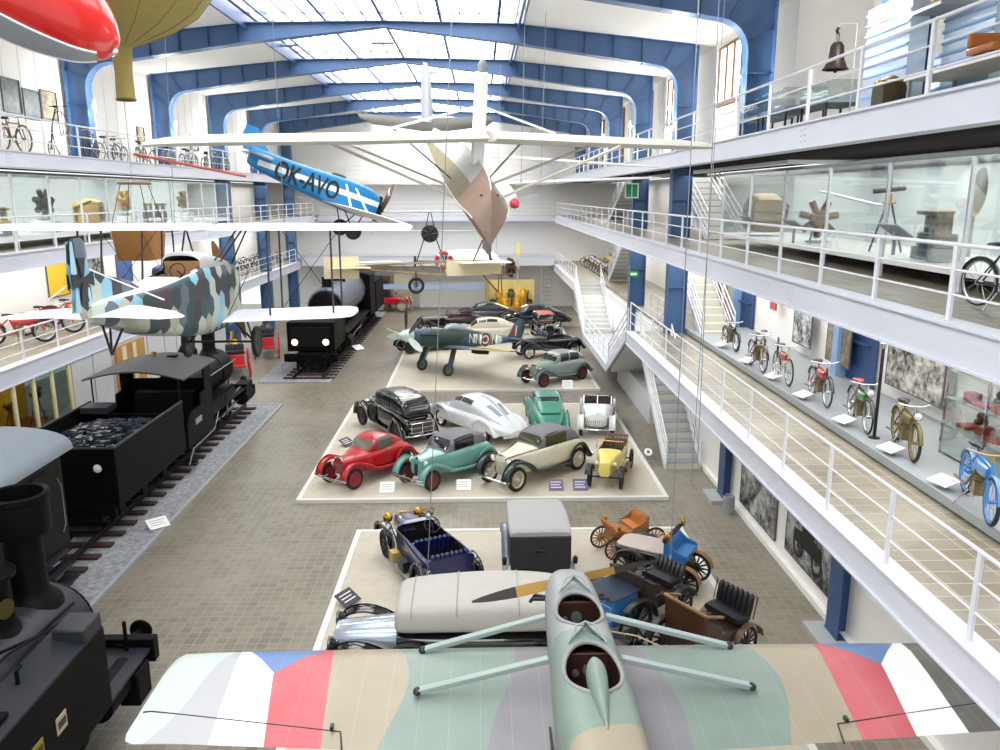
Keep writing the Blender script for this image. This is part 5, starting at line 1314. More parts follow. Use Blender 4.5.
# --- wooden glider above the hall
gw, gg = mat('glider_plywood', '#9b8577', .5, var=.12, scale=6), mat('glider_grey', '#b9b9b6', .5)
gl = plane_root('wooden_glider', 'white winged glider with a diamond shaped wooden nose and tall pylon under the skylight', (-.1, 15.0, 8.98), (.22, -.94, -.26), up=(0, 0, 1))
def gmat():
    m, nt, b = new_mat('glider_fuselage_skin'); vec, x, y, z = coords(nt)
    col = mixc(nt, x.gt(.55), '#a3a6a8', '#866c5d')
    col = mixc(nt, (y * 1 + z * .25).lt(-.12) * x.lt(.55), col, '#665f2b')
    col = mixc(nt, noise(nt, vec, 7) * .25, col, '#c9bdb0')
    nt.links.new(col, b.inputs['Base Color']); b.inputs['Roughness'].default_value = .5
    return m
GM = gmat()
B = Loft([(1.35, .03, -.55, -.35, 1), (1.2, .3, -.52, .42, 1.0), (.6, .44, -.55, .66, 1), (-.6, .44, -.52, .7, 1), (-2.2, .36, -.38, .58, 1), (-4.2, .22, -.15, .4, 1), (-5.8, .08, -.05, .25, 1)])
m = MB(); B.mesh(m, 24, 4); m.build('fuselage', GM, gl)
m = MB()
for v in (90, 180, 270, 0): m.tube([B.at(1 + i * .25, v, .005) for i in range(17)], .014, 5)
m.build('keel_strip', mat('dark_keel', '#d8d2c8', .5), gl)
m = MB(); m.box(.95, 1.32, -.035, .035, -.66, -.45); m.build('skid', mat('grey_skid', '#77736c', .5), gl)
m = MB(); m.box(.9, 1.12, -.16, .16, .3, .32); m.box(1.1, 1.2, -.03, .03, .0, .25); m.build('tow_hook', RIMBK, gl)
gwing = plane_root('glider_wing_probe', '', (0, 0, 0), (1, 0, 0)); D.objects.remove(gwing)
RIBW = mat('glider_wing_fabric', '#dcdbd2', .6, var=.05)
for s in (1, -1):
    m = MB(); wing(m, [(s * .05, .75, -.75, .98, .15), (s * 2.5, .75, -.75, .98, .15), (s * 4.6, .72, -.7, 1.0, .13), (s * 5.2, .6, -.62, 1.0, .1), (s * 5.5, .3, -.5, 1.0, .04)]); w = m.build('wing', RIBW, gl, angle=50); w.rotation_euler = (math.radians(-1.5 * s - 2.6), math.radians(-14), math.radians(15)); w.location = (.0, 0, -.0)
    flat_strut('wing_strut', gl, mat('beige_strut', '#c9c4b4', .5), [((.3, s * .42, .05), (.2, s * 2.65, .98)), ((-.6, s * .4, .05), (-.45, s * 2.65, .98))], .07, .04)
    MB().tube([(-.45, s * .35, .2), (-1.2, s * 1.4, 1.0)], .018, 6).build('brace', mat('dark_brace', '#6c6a60', .5), gl)
MB().box(-.03, .17, -.1, .1, .6, 2.15).build('pylon', WHITE, gl, bevel=.02)
m = MB(); m.lathe([(.005, 0), (.07, .01), (.08, .12), (.04, .2), (.005, .22)], 12, o=(.07, 0, 2.15)); m.build('pylon_cap', GREYC, gl)
tubes('pylon_stay', gl, WHITE, [((.05, 0, 1.6), (-.5, 1.6, 1.05)), ((.05, 0, 1.6), (-.5, -1.6, 1.05))], .02)
m = MB(); vfin(m, [(.1, -4.9, -5.9, .22), (.7, -5.15, -6.1, .28), (1.3, -5.35, -6.15, .2), (1.6, -5.6, -6.0, .1)]); m.build('fin', mat('fin_grey', '#b4b8be', .5), gl)
m = MB(); wing(m, [(-1.6, -5.2, -5.8, .42, .03), (-1.3, -4.7, -6.0, .38, .07), (0, -4.3, -6.0, .3, .1), (1.3, -4.7, -6.0, .38, .07), (1.6, -5.2, -5.8, .42, .03)]); m.build('tailplane', mat('underside_shade_olive', '#34332c', .7), gl)  # tailplane coloured dark to stand for the shade on its underside
wheel(gl, -1.0, .0, .2, .1, 'disc', RIMBK, z=-.6) if 0 else None
wheel(gl, -2.0, .62, .24, .09, 'disc', mat('olive_wheel', '#5d5340', .5), z=-.32)

# --- blue aeroplane with registration letters
BL = mat('sky_blue_aircraft_paint', '#1e7ab2', .35, coat=.5, var=.05); BLD = mat('deep_blue_aircraft_paint', '#1d5f9a', .4)
bp = plane_root('blue_aeroplane', 'bright blue aeroplane with white stripe and black registration letters on its side', (-5.35, 28.4, 9.22), (4.2, 2.4, -1.75), up=(-.05, -.1, 1), scale=.92)
def bmat():
    m, nt, b = new_mat('blue_white_fuselage'); vec, x, y, z = coords(nt)
    st = (z - (x * .02 + .08)).abs().lt(.1) * x.gt(-2.6)
    col = mixc(nt, st, '#1a78b0', '#e4ecf0'); nt.links.new(col, b.inputs['Base Color']); b.inputs['Roughness'].default_value = .35
    return m
B = Loft([(-2.95, .05, .0, .5, 3), (-2.7, .12, -.2, .5, 4), (-1.0, .36, -.42, .52, 5), (.6, .45, -.52, .62, 5), (1.6, .44, -.52, .6, 5), (2.1, .34, -.4, .42, 4)])
m = MB(); B.mesh(m, 36, 6); m.build('fuselage', bmat(), bp)
for s in (1, -1):
    lettering('OK-AVO', .92, mat('registration_black', '#10161f', .5), bp, frame_m((-.8, s * (.35), .0), (1 if s < 0 else -1, -.07, 0), (0, 0, 1)), 'registration', .07, .68, .012)
m = MB(); m.ell((.4, 0, .62), (.3, .24, .12), 16, 8); m.build('cockpit_opening', RIMBK, bp)
m = MB(); vfin(m, [(.3, -2.1, -3.2, .05), (.8, -2.6, -3.35, .05), (1.15, -2.9, -3.3, .02)]); m.build('fin', BL, bp)
m = MB(); wing(m, [(-1.3, -2.4, -3.0, .25, .03), (0, -2.1, -3.1, .25, .05), (1.3, -2.4, -3.0, .25, .03)]); m.build('tailplane', WHITEF, bp)
for s in (1, -1):
    m = MB(); wing(m, [(s * .35, 1.7, -.1, -.46, .16), (s * 2.6, 1.75, .1, -.46, .13), (s * 4.9, 1.7, .5, -.46, .08), (s * 5.2, 1.4, .8, -.46, .03)]); m.build('wing', WHITEF, bp)
    flat_strut('wing_strut', bp, WHITEF, [((1.0, s * .44, .4), (1.3, s * 1.7, -.42)), ((.6, s * .45, .4), (.6, s * 1.7, -.42))], .08, .04)
    wheel(bp, 1.3, s * .75, .32, .1, 'disc', RIMBK, z=-1.15); tubes('undercarriage_strut', bp, RIMBK, [((1.3, s * .75, -1.15), (1.6, s * .4, -.45)), ((1.3, s * .75, -1.15), (.8, s * .4, -.45))], .025)
m = MB(); m.cyl((2.05, 0, 0), (2.35, 0, 0), .2, n=16); m.build('crankcase', RIMBK, bp)
for k in range(7):
    a = 2 * pi * k / 7; m = MB(); m.cyl((2.2, .18 * math.cos(a), .18 * math.sin(a)), (2.2, .5 * math.cos(a), .5 * math.sin(a)), .085, n=10); m.build('cylinder', mat('dark_engine_metal', '#3b3733', .4, .7), bp)
propeller(bp, (2.42, 0, 0), 1.15, mat('red_brown_propeller', '#6d4a3d', .4, coat=.4), ang=math.radians(108), w=.11)
# stays and a red rod by its tail
t = thing('red_pole', 'thin red rod running beside the tail of the blue aeroplane', 'pole', (-12.6, 30.5, 10.45)); MB().tube([(0, 0, 0), (3.6, 1.5, -.75)], .05, 8).build('rod', mat('red_rod_paint', '#c0584a', .5), t)

# --- small radial engined monoplane at the far centre
fm = plane_root('small_monoplane', 'tiny monoplane with round dark engine seen head-on before the back wall', (-2.75, 45, 6.95), (0.02, -1, 0))
m = MB(); Loft([(.9, .2, -.2, .2, 2), (.5, .34, -.34, .34, 2), (-1, .3, -.3, .3, 2.5), (-4, .1, -.1, .15, 2.5)]).mesh(m, 20, 3); m.build('fuselage', mat('grey_fabric', '#8a8c90', .6), fm)
m = MB(); m.lathe([(.005, 0), (.2, .02), (.42, 0), (.47, -.1), (.47, -.3)], 24, o=(1.1, 0, 0), axis=(1, 0, 0)); m.build('engine_cowl', RIMBK, fm)
for k in range(7):
    a = 2 * pi * k / 7; m = MB(); m.cyl((1.12, .1 * math.cos(a), .1 * math.sin(a)), (1.12, .4 * math.cos(a), .4 * math.sin(a)), .06, n=8); m.build('cylinder', mat('dark_engine_metal', '', 0), fm)
m = MB(); wing(m, [(-2.6, .6, -.8, 1.15, .08), (0, .7, -.9, 1.15, .1), (2.6, .6, -.8, 1.15, .08)]); m.build('wing', mat('grey_fabric', '', 0), fm)
m = MB(); wing(m, [(-3.4, -3.6, -4.4, -.05, .04), (0, -3.3, -4.4, -.05, .05), (3.4, -3.6, -4.4, -.05, .04)]); m.build('tailplane', mat('grey_fabric', '', 0), fm)
for s in (1, -1):
    tubes('undercarriage_strut', fm, RIMBK, [((.7, s * .3, -.2), (.6, s * .75, -1.5))], .035); wheel(fm, .6, s * .85, .3, .12, 'disc', RIMBK, z=-1.5)
    tubes('cabane_strut', fm, RIMBK, [((.5, s * .25, .2), (.4, s * .05, 1.15))], .03)
tubes('axle', fm, RIMBK, [((.6, -.85, -1.5), (.6, .85, -1.5))], .03)

# --- white aeroplane with red spinner behind the glider
wp = plane_root('white_biplane', 'white two-winged aeroplane with a small red spinner to the right of the glider nose', (.15, 26, 9.35), (.62, -.75, -.42))
m = MB(); Loft([(1.5, .1, -.1, .1, 2), (1.3, .26, -.26, .28, 2.2), (.4, .38, -.4, .45, 2.4), (-1.4, .3, -.3, .4, 2.4), (-3.4, .08, -.05, .25, 2.5)]).mesh(m, 28, 4); m.build('fuselage', WHITEF, wp)
m = MB(); m.lathe([(.16, 0), (.13, .14), (.005, .28)], 16, o=(1.48, 0, 0), axis=(1, 0, 0)); m.build('spinner', mat('pink_red_spinner', '#c23b55', .3), wp)
propeller(wp, (1.5, 0, 0), 1.0, WHITEF, ang=.3, w=.09)
o = wheel(wp, .7, .1, .24, .1, 'disc', BROWN, z=-.85); tubes('undercarriage_strut', wp, RIMBK, [((.7, .1, -.85), (.6, 0, -.3))], .04)
bpy.context.view_layer.update()
for nm, A, Bp in (('upper_wing', (-.6, 26.4, 10.25), (5.5, 28, 9.95)), ('lower_wing', (.5, 26.1, 9.35), (5.4, 28, 9.62))):
    A, Bp = Vector(A), Vector(Bp); L = (Bp - A).length
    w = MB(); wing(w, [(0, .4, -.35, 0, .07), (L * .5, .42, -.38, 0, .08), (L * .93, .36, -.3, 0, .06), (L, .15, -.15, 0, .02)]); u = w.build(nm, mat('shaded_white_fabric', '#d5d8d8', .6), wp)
    u.matrix_local = wp.matrix_world.inverted() @ frame_m(A, Vector((0, -1, -.05)), Bp - A)
m = MB(); vfin(m, [(.2, -2.7, -3.6, .05), (.9, -3.1, -3.7, .03)]); m.build('fin', WHITEF, wp)

# --- early cream monoplane of sticks and fabric
CRMF = mat('cream_fabric', '#e3d7b4', .65, var=.06); STICK = mat('wooden_stick', '#8c7350', .5, var=.15)
kp = plane_root('stick_monoplane', 'early cream fabric monoplane with open lattice fuselage hanging over the far cars', (-1.9, 35.5, 5.85), (1, .12, .0))
for s in (1, -1):
    m = MB()
    for z0, z1 in ((.28, .12), (-.28, .0)): m.tube([(3.2, s * .35, z0), (0, s * .3, z0), (-3.6, s * .06, z1)], .028, 6)
    for i in range(9):
        x = 3.0 - i * .75; w = .35 - .03 * i; m.tube([(x, s * w, -.26 + .03 * i), (x, s * w, .26 - .02 * i)], .018, 5)
        m.tube([(x, s * w, -.26 + .03 * i), (x - .75, s * (w - .03), .26 - .02 * i)], .01, 4)
    m.build('lattice_side', STICK, kp)
m = MB(); m.prism([(2.8, -.3), (.4, -.32), (.4, .34), (2.8, .3)], 'y', -.36, -.345); m.prism([(2.8, -.3), (.4, -.32), (.4, .34), (2.8, .3)], 'y', .345, .36); m.build('side_fabric', CRMF, kp)
for s in (1, -1):
    m = MB(); wing(m, [(s * .35, 2.9, .9, .25, .1), (s * 2.4, 2.95, .8, .42, .1), (s * 3.6, 2.75, .7, .5, .06), (s * 3.9, 2.4, .9, .52, .02)]); m.build('wing', mat('pale_cream_fabric', '#eee6d0', .65), kp)
m = MB(); wing(m, [(-.8, -2.9, -4.6, .1, .03), (.8, -2.9, -4.6, .1, .03)]); m.build('tailplane', CRMF, kp)
m = MB(); vfin(m, [(-.4, -3.4, -4.9, .05), (.55, -3.4, -4.9, .05)]); m.build('rudder', CRMF, kp)
m = MB(); wing(m, [(-.2, -1.6, -3.4, .3, .04), (.2, -1.6, -3.4, .3, .04)]); m.build('stabiliser', mat('pale_cream_fabric', '', 0), kp)
tubes('king_post', kp, RIMBK, [((2.4, .3, .3), (2.1, 0, 1.4)), ((2.4, -.3, .3), (2.1, 0, 1.4)), ((1.6, 0, .3), (2.1, 0, 1.4))], .03)
for s in (1, -1):
    tubes('undercarriage_strut', kp, STICK, [((2.8, s * .35, -.3), (2.8, s * .6, -1.2)), ((2.0, s * .35, -.3), (2.8, s * .6, -1.2))], .03)
m = MB(); m.cyl((3.1, 0, 0), (3.45, 0, 0), .3, n=14)
for k in range(4):
    a = pi / 4 + k * pi / 2; m.cyl((3.25, .2 * math.cos(a), .2 * math.sin(a)), (3.25, .5 * math.cos(a), .5 * math.sin(a)), .1, n=8)
m.build('engine', mat('brown_engine_metal', '#4b3a2c', .4, .6), kp)
propeller(kp, (3.6, 0, 0), 1.1, mat('grey_white_propeller', '#c5c8cc', .4), mat('yellow_tip', '#e2c34a', .4), ang=pi / 2 + .05, w=.13)
wheel(kp, -.95, -.3, .36, .07, 'wire', RIMBK, z=-.72); tubes('tail_wheel_leg', kp, RIMBK, [((-.95, -.25, -.72), (-.95, -.25, -.1))], .03)

# --- camouflaged fighter standing on the third platform
def fmat():
    m, nt, b = new_mat('fighter_camouflage'); vec, x, y, z = coords(nt)
    q = noise(nt, vec, .55, 1)
    col = mixc(nt, q.gt(.5), '#2f4442', '#43596a')
    col = mixc(nt, x.lt(-3.55) * x.gt(-3.95), col, '#b9cfcb')
    nt.links.new(col, b.inputs['Base Color']); b.inputs['Roughness'].default_value = .5
    return m
FM = fmat(); SKYB = mat('sky_grey_spinner', '#c6d6d2', .4)
sp = plane_root('fighter_plane', 'dark camouflaged fighter with white letters, roundel and pale spinner', (-1.65, 40.2, 1.82), (-.7, -.68, .16), up=(0, 0, 1), scale=.95)
B = Loft([(2.75, .22, -.1, .35, 2), (2.6, .35, -.28, .42, 2.2), (1.6, .42, -.42, .52, 2.4), (.6, .45, -.5, .55, 2.4), (-.4, .45, -.5, .62, 2.3), (-1.4, .4, -.42, .6, 2.2), (-3.2, .26, -.2, .42, 2.1), (-4.8, .13, .0, .26, 2), (-5.7, .03, .1, .2, 2)])
m = MB(); B.mesh(m, 32, 5); m.build('fuselage', FM, sp)
m = MB(); m.lathe([(.34, -.05), (.33, .1), (.27, .35), (.13, .56), (.005, .62)], 24, o=(2.72, 0, .1), axis=(1, 0, 0)); m.build('spinner', SKYB, sp)
for k, (a, c) in enumerate(((math.radians(100), mat('blade_black', '#1c1d22', .4)), (math.radians(42), mat('blade_black', '', 0)), (math.radians(-25), SKYB), (math.radians(190), SKYB))):
    m = MB(); c_, s_ = math.cos(a), math.sin(a); T = Matrix.Translation((2.95, 0, .1)) @ Matrix(((1, 0, 0, 0), (0, c_, -s_, 0), (0, s_, c_, 0), (0, 0, 0, 1)))
    b = MB(T); b.strip([(.05, r, -w) for r, w in ((.25, .07), (.6, .15), (1.0, .17), (1.35, .1), (1.48, .03))], [(-.05, r, w) for r, w in ((.25, .07), (.6, .15), (1.0, .17), (1.35, .1), (1.48, .03))], .03); b.build('propeller_blade', c, sp)
m = MB(); Loft([(.35, .1, .5, .6, 2), (.1, .25, .45, .82, 2), (-.35, .28, .4, .9, 2), (-.9, .24, .4, .84, 2), (-1.5, .08, .45, .6, 2)]).mesh(m, 24, 4); cp = m.build('canopy', mat('canopy_perspex', '#8fa0a6', .08, spec=.9), sp)
m = MB()
for x, w, z in ((.1, .26, .83), (-.6, .28, .9)): m.tube([(x, w * math.cos(a), .42 + (z - .42) * math.sin(a)) for a in [pi * i / 10 for i in range(11)]], .016, 5)
m.build('canopy_frame', FM, cp)
for s in (1, -1):
    m = MB(); st = []
    for i in range(9):
        y = .3 + 4.9 * i / 8; e = math.sqrt(max(0.0, 1 - ((y - .3) / 4.95) ** 2)); st.append((s * y, .75 - .65 * (1 - e), .75 - 2.3 * e - .65 * (1 - e) * .2 + (1 - e) * -.0 if 0 else -1.6 * e + .1 * (1 - e), -.42 + .09 * (y - .3), .2 * (1 - i / 10)))
    st.append((s * 5.3, .1, .0, .04, .01)); wing(m, st); m.build('wing', FM, sp, angle=50)
    m = MB(); m.tube([(.73 - .65 * (1 - math.sqrt(max(0, 1 - ((y - .3) / 4.95) ** 2))) + .02, s * y, -.4 + .09 * (y - .3)) for y in [2.4 + .35 * i for i in range(8)]], .035, 6); m.build('leading_edge_stripe', mat('yellow_edge', '#d6c469', .5), sp)
    MB().tube([(.7, s * 2.0, -.28), (1.3, s * 2.0, -.28)], .035, 8).build('cannon', RIMBK, sp)
    tubes('undercarriage_leg', sp, mat('leg_green_grey', '#55665f', .5), [((.45, s * .9, -.35), (.75, s * 1.0, -1.45))], .06)
    wheel(sp, .75, s * 1.05, .34, .16, 'disc', mat('leg_green_grey', '', 0), z=-1.5)
    m = MB(); m.strip([(.35, s * 1.08, -.4), (.6, s * 1.17, -1.4)], [(.7, s * 1.08, -.4), (.95, s * 1.17, -1.3)], .02); m.build('wheel_cover', FM, sp)
    m = MB(); wing(m, [(s * .08, -4.6, -5.6, .25, .08), (s * .9, -4.75, -5.6, .25, .06), (s * 1.5, -5.0, -5.5, .25, .03), (s * 1.65, -5.2, -5.35, .25, .01)]); m.build('tailplane', FM, sp)
    # side markings
    rb = [(.42, '#d8b94a'), (.36, '#1f3c78'), (.26, '#e8e6e0'), (.15, '#b02a34')]
    par = None
    for i, (r, c) in enumerate(rb):
        o = MB().lathe([(.005, 0), (r, 0), (r, .012)], 28, o=(-2.45, s * (.335 + .005 * i), .13), axis=(-.12 if 0 else .105, s, .0)).build('roundel' if par is None else 'roundel_ring', mat('roundel_' + str(i), c, .6), par or sp); par = par or o
    for tx, x, y in (('NN' if s > 0 else 'N', -1.6, .41), ('N' if s > 0 else 'NN', -3.25, .29)):
        lettering(tx, .74, mat('letter_white', '#e8e8e4', .6), sp, frame_m((x, s * (y - .04), .12), (-s, .085, 0), (0, 0, 1)), 'code_letters', .08, .85)
m = MB(); vfin(m, [(.2, -4.5, -5.75, .08), (.7, -4.8, -5.95, .08), (1.15, -5.05, -5.95, .06), (1.4, -5.4, -5.85, .02)]); fin = m.build('fin', FM, sp)
for x0, x1, c in ((-4.95, -5.15, '#b8343c'), (-5.15, -5.25, '#e8e6e0')):
    m = MB(); m.box(x1, x0, -.046, .046, .4, 1.0); m.build('fin_flash', mat('flash_' + c[1:], c, .6), fin)
wheel(sp, -5.2, 0, .13, .08, 'disc', RIMBK, z=-.25); tubes('tail_wheel_leg', sp, RIMBK, [((-5.2, 0, -.25), (-5.0, 0, .05))], .04)
for s in (1, -1):
    m = MB(); Loft([(-.2, .2, -.62, -.42, 5), (-.3, .24, -.68, -.42, 5), (-1.1, .24, -.62, -.38, 5)]).mesh(MB(), 8, 1); m.box(-1.0, -.2, s * 1.9 - .28, s * 1.9 + .28, -.5, -.28); m.build('radiator', RIMBK, sp, bevel=.04)
for k in range(1):
    m = MB(); m.tube([(2.3, .4, .2), (1.2, .47, .24)], .05, 8); m.build('exhaust_stack', RIMBK, sp); m = MB(); m.tube([(2.3, -.4, .2), (1.2, -.47, .24)], .05, 8); m.build('exhaust_stack', RIMBK, sp)
# ---------------------------------------------------------------- railway
IRON = mat('black_locomotive_paint', '#050506', .55, spec=.12, var=.2); IRON2 = mat('worn_black_iron', '#08080a', .65, spec=.2, var=.3); SLATE = mat('grey_worn_iron', '#20242b', .45, spec=.4, var=.25, scale=2)
RAILM = mat('rail_steel', '#3c3a3a', .4, .7); SLP = mat('dark_sleeper', '#3a2420', .8, var=.3); RODM = mat('polished_rod', '#8e9299', .25, .9)
ROOFG = mat('blue_grey_roof', '#87929e', .6, var=.08); YL = mat('yellow_plate', '#8f7d28', .5)
def ballast_bed(label, x0, x1, y0, y1):
    t = thing('ballast_bed', label, 'gravel', ((x0 + x1) / 2, (y0 + y1) / 2, 0)); a, b = (x1 - x0) / 2, (y1 - y0) / 2
    m = MB(); m.box(-a + .1, a - .1, -b + .1, b - .1, .004, .05); o = m.build('gravel', BALLAST, t, flat=True); o['kind'] = 'stuff'
    m = MB()
    for q in ((-a, a, -b, -b + .1), (-a, a, b - .1, b), (-a, -a + .1, -b + .1, b - .1), (a - .1, a, -b + .1, b - .1)): m.box(*q, .004, .07)
    m.build('kerb', mat('kerb_grey', '#9b9fa3', .6), t, flat=True)
    return t
ballast_bed('grey gravel bed under the coal tender train on the left', -13.4, -8.7, 9.2, 34.2)
ballast_bed('grey gravel bed under the near tank locomotive', -9.6, -4.75, 1, 9.0)
ballast_bed('grey gravel bed under the distant big locomotive', -10.9, -7.4, 38.4, 63.5)
def track(label, x, y0, y1):
    t = thing('railway_track', label, 'track', (x, y0, .05)); n = int((y1 - y0) / .72); f = None
    for i in range(min(n, 90)):
        if f is None: f = MB().box(-1.25, 1.25, -.12, .12, 0, .07).build('sleeper', SLP, t, flat=True)
        o = f if i == 0 else f.copy()
        if i: COL.objects.link(o); o.parent = t
        o.location = (0, .3 + i * .72, 0)
    for s in (1, -1):
        m = MB(); m.box(s * .72 - .03, s * .72 + .03, 0, y1 - y0, .17, .21); m.box(s * .72 - .01, s * .72 + .01, 0, y1 - y0, .09, .17); m.box(s * .72 - .06, s * .72 + .06, 0, y1 - y0, .07, .09); m.build('rail', RAILM, t, flat=True)
track('railway track with dark sleepers under the coal tender', -10.9, 10, 33.8); track('railway track under the near tank locomotive', -7.22, 1.2, 8.9); track('railway track under the distant locomotive', -8.6, 38.9, 60)
def lwheel(t, x, s, r, n=12, gauge=.72, m=IRON2):
    b = MB(); h = .06
    b.lathe([(r * .86, -h), (r * 1.05, -h), (r * 1.05, -h * .4), (r, -h * .3), (r, h), (r * .86, h), (r * .86, -h)], 28, axis=(0, 1, 0)); o = b.build('wheel', m, t, loc=(x, s * gauge, r + .26))
    b = MB()
    for i in range(n): a = 2 * pi * i / n; b.tube([(.1 * math.cos(a), 0, .1 * math.sin(a)), (r * .88 * math.cos(a), 0, r * .88 * math.sin(a))], .03, 5)
    b.lathe([(.005, -.08), (.15, -.08), (.15, .08), (.005, .08)], 14, axis=(0, 1, 0)); b.build('spokes', m, o)
def buffers(t, x, d, w=.88, z=1.05, m=IRON):
    for s in (1, -1):
        b = MB(); b.lathe([(.1, 0), (.12, .04), (.1, .06), (.085, .3), (.06, .3), (.06, .45), (.2, .47), (.21, .5), (.005, .54)], 18, axis=(d, 0, 0)); b.build('buffer', m, t, loc=(x, s * w, z))
    b = MB(); b.tube([(x, 0, z - .05), (x + d * .25, 0, z - .1), (x + d * .3, 0, z - .3), (x + d * .2, 0, z - .35)], .035, 8); b.build('coupling_hook', m, t)
def beam(t, x, w=1.4, z0=.85, z1=1.25, th=.14, m=IRON):
    MB().box(x - th / 2, x + th / 2, -w, w, z0, z1).build('buffer_beam', m, t, bevel=.015)

# --- near tank locomotive
nl = thing('tank_locomotive', 'black side tank locomotive with tall flared chimney in the near left corner', 'locomotive', (-7.22, 10.0, 0), pi / 2)
m = MB(); Loft([(2.35, .7, 1.32, 2.72, 2), (2.3, .74, 1.28, 2.78, 2), (1.25, .74, 1.28, 2.78, 2), (1.2, .7, 1.32, 2.74, 2), (-4.0, .7, 1.32, 2.74, 2)], True).mesh(m, 36, 3); m.build('boiler', SLATE, nl)
m = MB(); m.lathe([(.74, 0), (.7, .08), (.3, .14), (.005, .15)], 28, o=(2.33, 0, 2.03), axis=(1, 0, 0)); m.lathe([(.05, .12), (.05, .2), (.005, .22)], 10, o=(2.33, 0, 2.03), axis=(1, 0, 0)); m.bar((2.47, -.6, 2.03), (2.47, .6, 2.1), .06, .05); m.build('smokebox_door', IRON2, nl)
m = MB(); m.lathe([(.48, -.12), (.44, .0), (.33, .1), (.28, .2), (.27, 1.1), (.3, 1.12), (.41, 1.14), (.43, 1.2), (.43, 1.68), (.46, 1.7), (.46, 1.78), (.41, 1.8), (.38, 1.78), (.36, 1.3), (.005, 1.25)], 36, o=(1.85, -.02, 2.72)); m.build('chimney', IRON, nl)
m = MB(); m.lathe([(.5, -.1), (.42, .02), (.38, .1), (.38, .82), (.47, .84), (.48, .9), (.4, .94), (.14, .95), (.12, 1.0), (.005, 1.0)], 32, o=(.92, .12, 2.7)); d = m.build('steam_dome', IRON, nl)
m = MB(); m.lathe([(.15, 0), (.15, .02), (.005, .02)], 18, o=(.92 - .1, .12 - .375, 3.1), axis=(-.25, -1, 0)); o = m.build('maker_plate', mat('dark_gold_plate', '#4a4118', .5, .3), d)
for s in (1, -1):
    m = MB(); m.prism([(-4.0, 1.15), (1.35, 1.15), (1.35, 2.52), (-4.0, 2.52)], 'y', s * .78 if s > 0 else -1.38, 1.38 if s > 0 else -.78); tk = m.build('side_tank', SLATE if 0 else IRON, nl, bevel=.03)
    m = MB(); m.prism([(s * .78, 2.53), (s * 1.38, 2.53), (s * 1.37, 2.56), (s * .78, 2.64)], 'x', -3.95, 1.3); m.build('tank_top', SLATE, tk)
    m = MB(); m.box(.75, 1.3, min(s * .9, s * 1.38), max(s * .9, s * 1.38), 2.55, 2.78); m.build('tank_filler_box', SLATE, tk, bevel=.03)
    m = MB(); m.tube([(-.3, s * 1.0, 2.62), (-.3, s * 1.0, 2.8), (-.2, s * 1.0, 2.82)], .03, 8); m.build('tank_valve', IRON, tk)
    m = MB(); m.box(-1.6, -.95, min(s * .92, s * 1.25), max(s * .92, s * 1.25), 2.6, 2.66); m.build('tank_hatch', IRON, tk, bevel=.01)
    m = MB(); m.tube([(-3.5, s * .5, 2.78), (.2, s * .6, 2.75), (1.6, s * .7, 2.5)], .022, 6); m.build('handrail', IRON2, nl)
    for w_ in (-2.2, -.4, 1.35): lwheel(nl, w_, s, .52)
    m = MB(); m.cyl((2.55, s * 1.02, .95), (1.5, s * 1.02, .95), .27, n=18); m.build('cylinder', IRON2, nl); m = MB(); m.bar((1.5, s * 1.02, .9), (-.4, s * .95, .75), .05, .1); m.bar((1.35, s * .9, .75), (-2.2, s * .9, .75), .04, .09); m.build('connecting_rod', RODM, nl)
    if s < 0:
        for x0, lb, c in ((-.55, 'number_plate', YL), (.05, 'warning_plate', mat('red_edge_plate', '#b3a58c', .5))):
            m = MB(); m.box(x0 - .28, x0 - .02, -1.395, -1.383, 1.75, 2.0); p = m.build(lb, c, tk, flat=True)
            m = MB(); m.box(x0 - .25, x0 - .05, -1.4, -1.395, 1.82, 1.93); m.build('plate_text', mat('plate_dark', '#3a3320', .5), p, flat=True)
m = MB(); m.box(1.3, 2.9, -1.35, 1.35, 1.14, 1.2); m.build('front_platform', SLATE, nl, bevel=.01)
m = MB(); m.box(-4.2, 2.85, -.6, .6, .7, 1.14); m.build('frame', IRON2, nl)
beam(nl, 2.98, 1.42, .92, 1.36, .2); buffers(nl, 3.08, 1, .9, 1.14)
m = MB(); m.tube([(2.8, -.98, 1.2), (2.8, -.98, 1.75)], .035, 8); m.tube([(2.8, -.98, 1.3), (2.8, -.8, 1.3)], .02, 6); m.build('lamp_iron', IRON, nl)
m = MB(); m.box(2.2, 2.7, -1.4, -1.05, .5, 1.1); m.build('sand_box', IRON, nl, bevel=.03)
m = MB(); m.tube([(.2, -.45, 2.75), (.9, -.6, 2.6), (1.4, -.62, 2.6), (2.0, -.6, 2.55)], .025, 8); m.tube([(-2, -.5, 2.8), (.1, -.5, 2.78)], .018, 6); m.build('steam_pipe', RODM if 0 else IRON, nl)
m = MB(); m.tube([(-.2, -.3, 3.0), (-.05, -.42, 3.0)], .045, 8); m.lathe([(.06, 0), (.06, .04), (.005, .06)], 10, o=(-.02, -.44, 3.0), axis=(1, -.6, 0)); m.build('whistle', BRASS, nl)

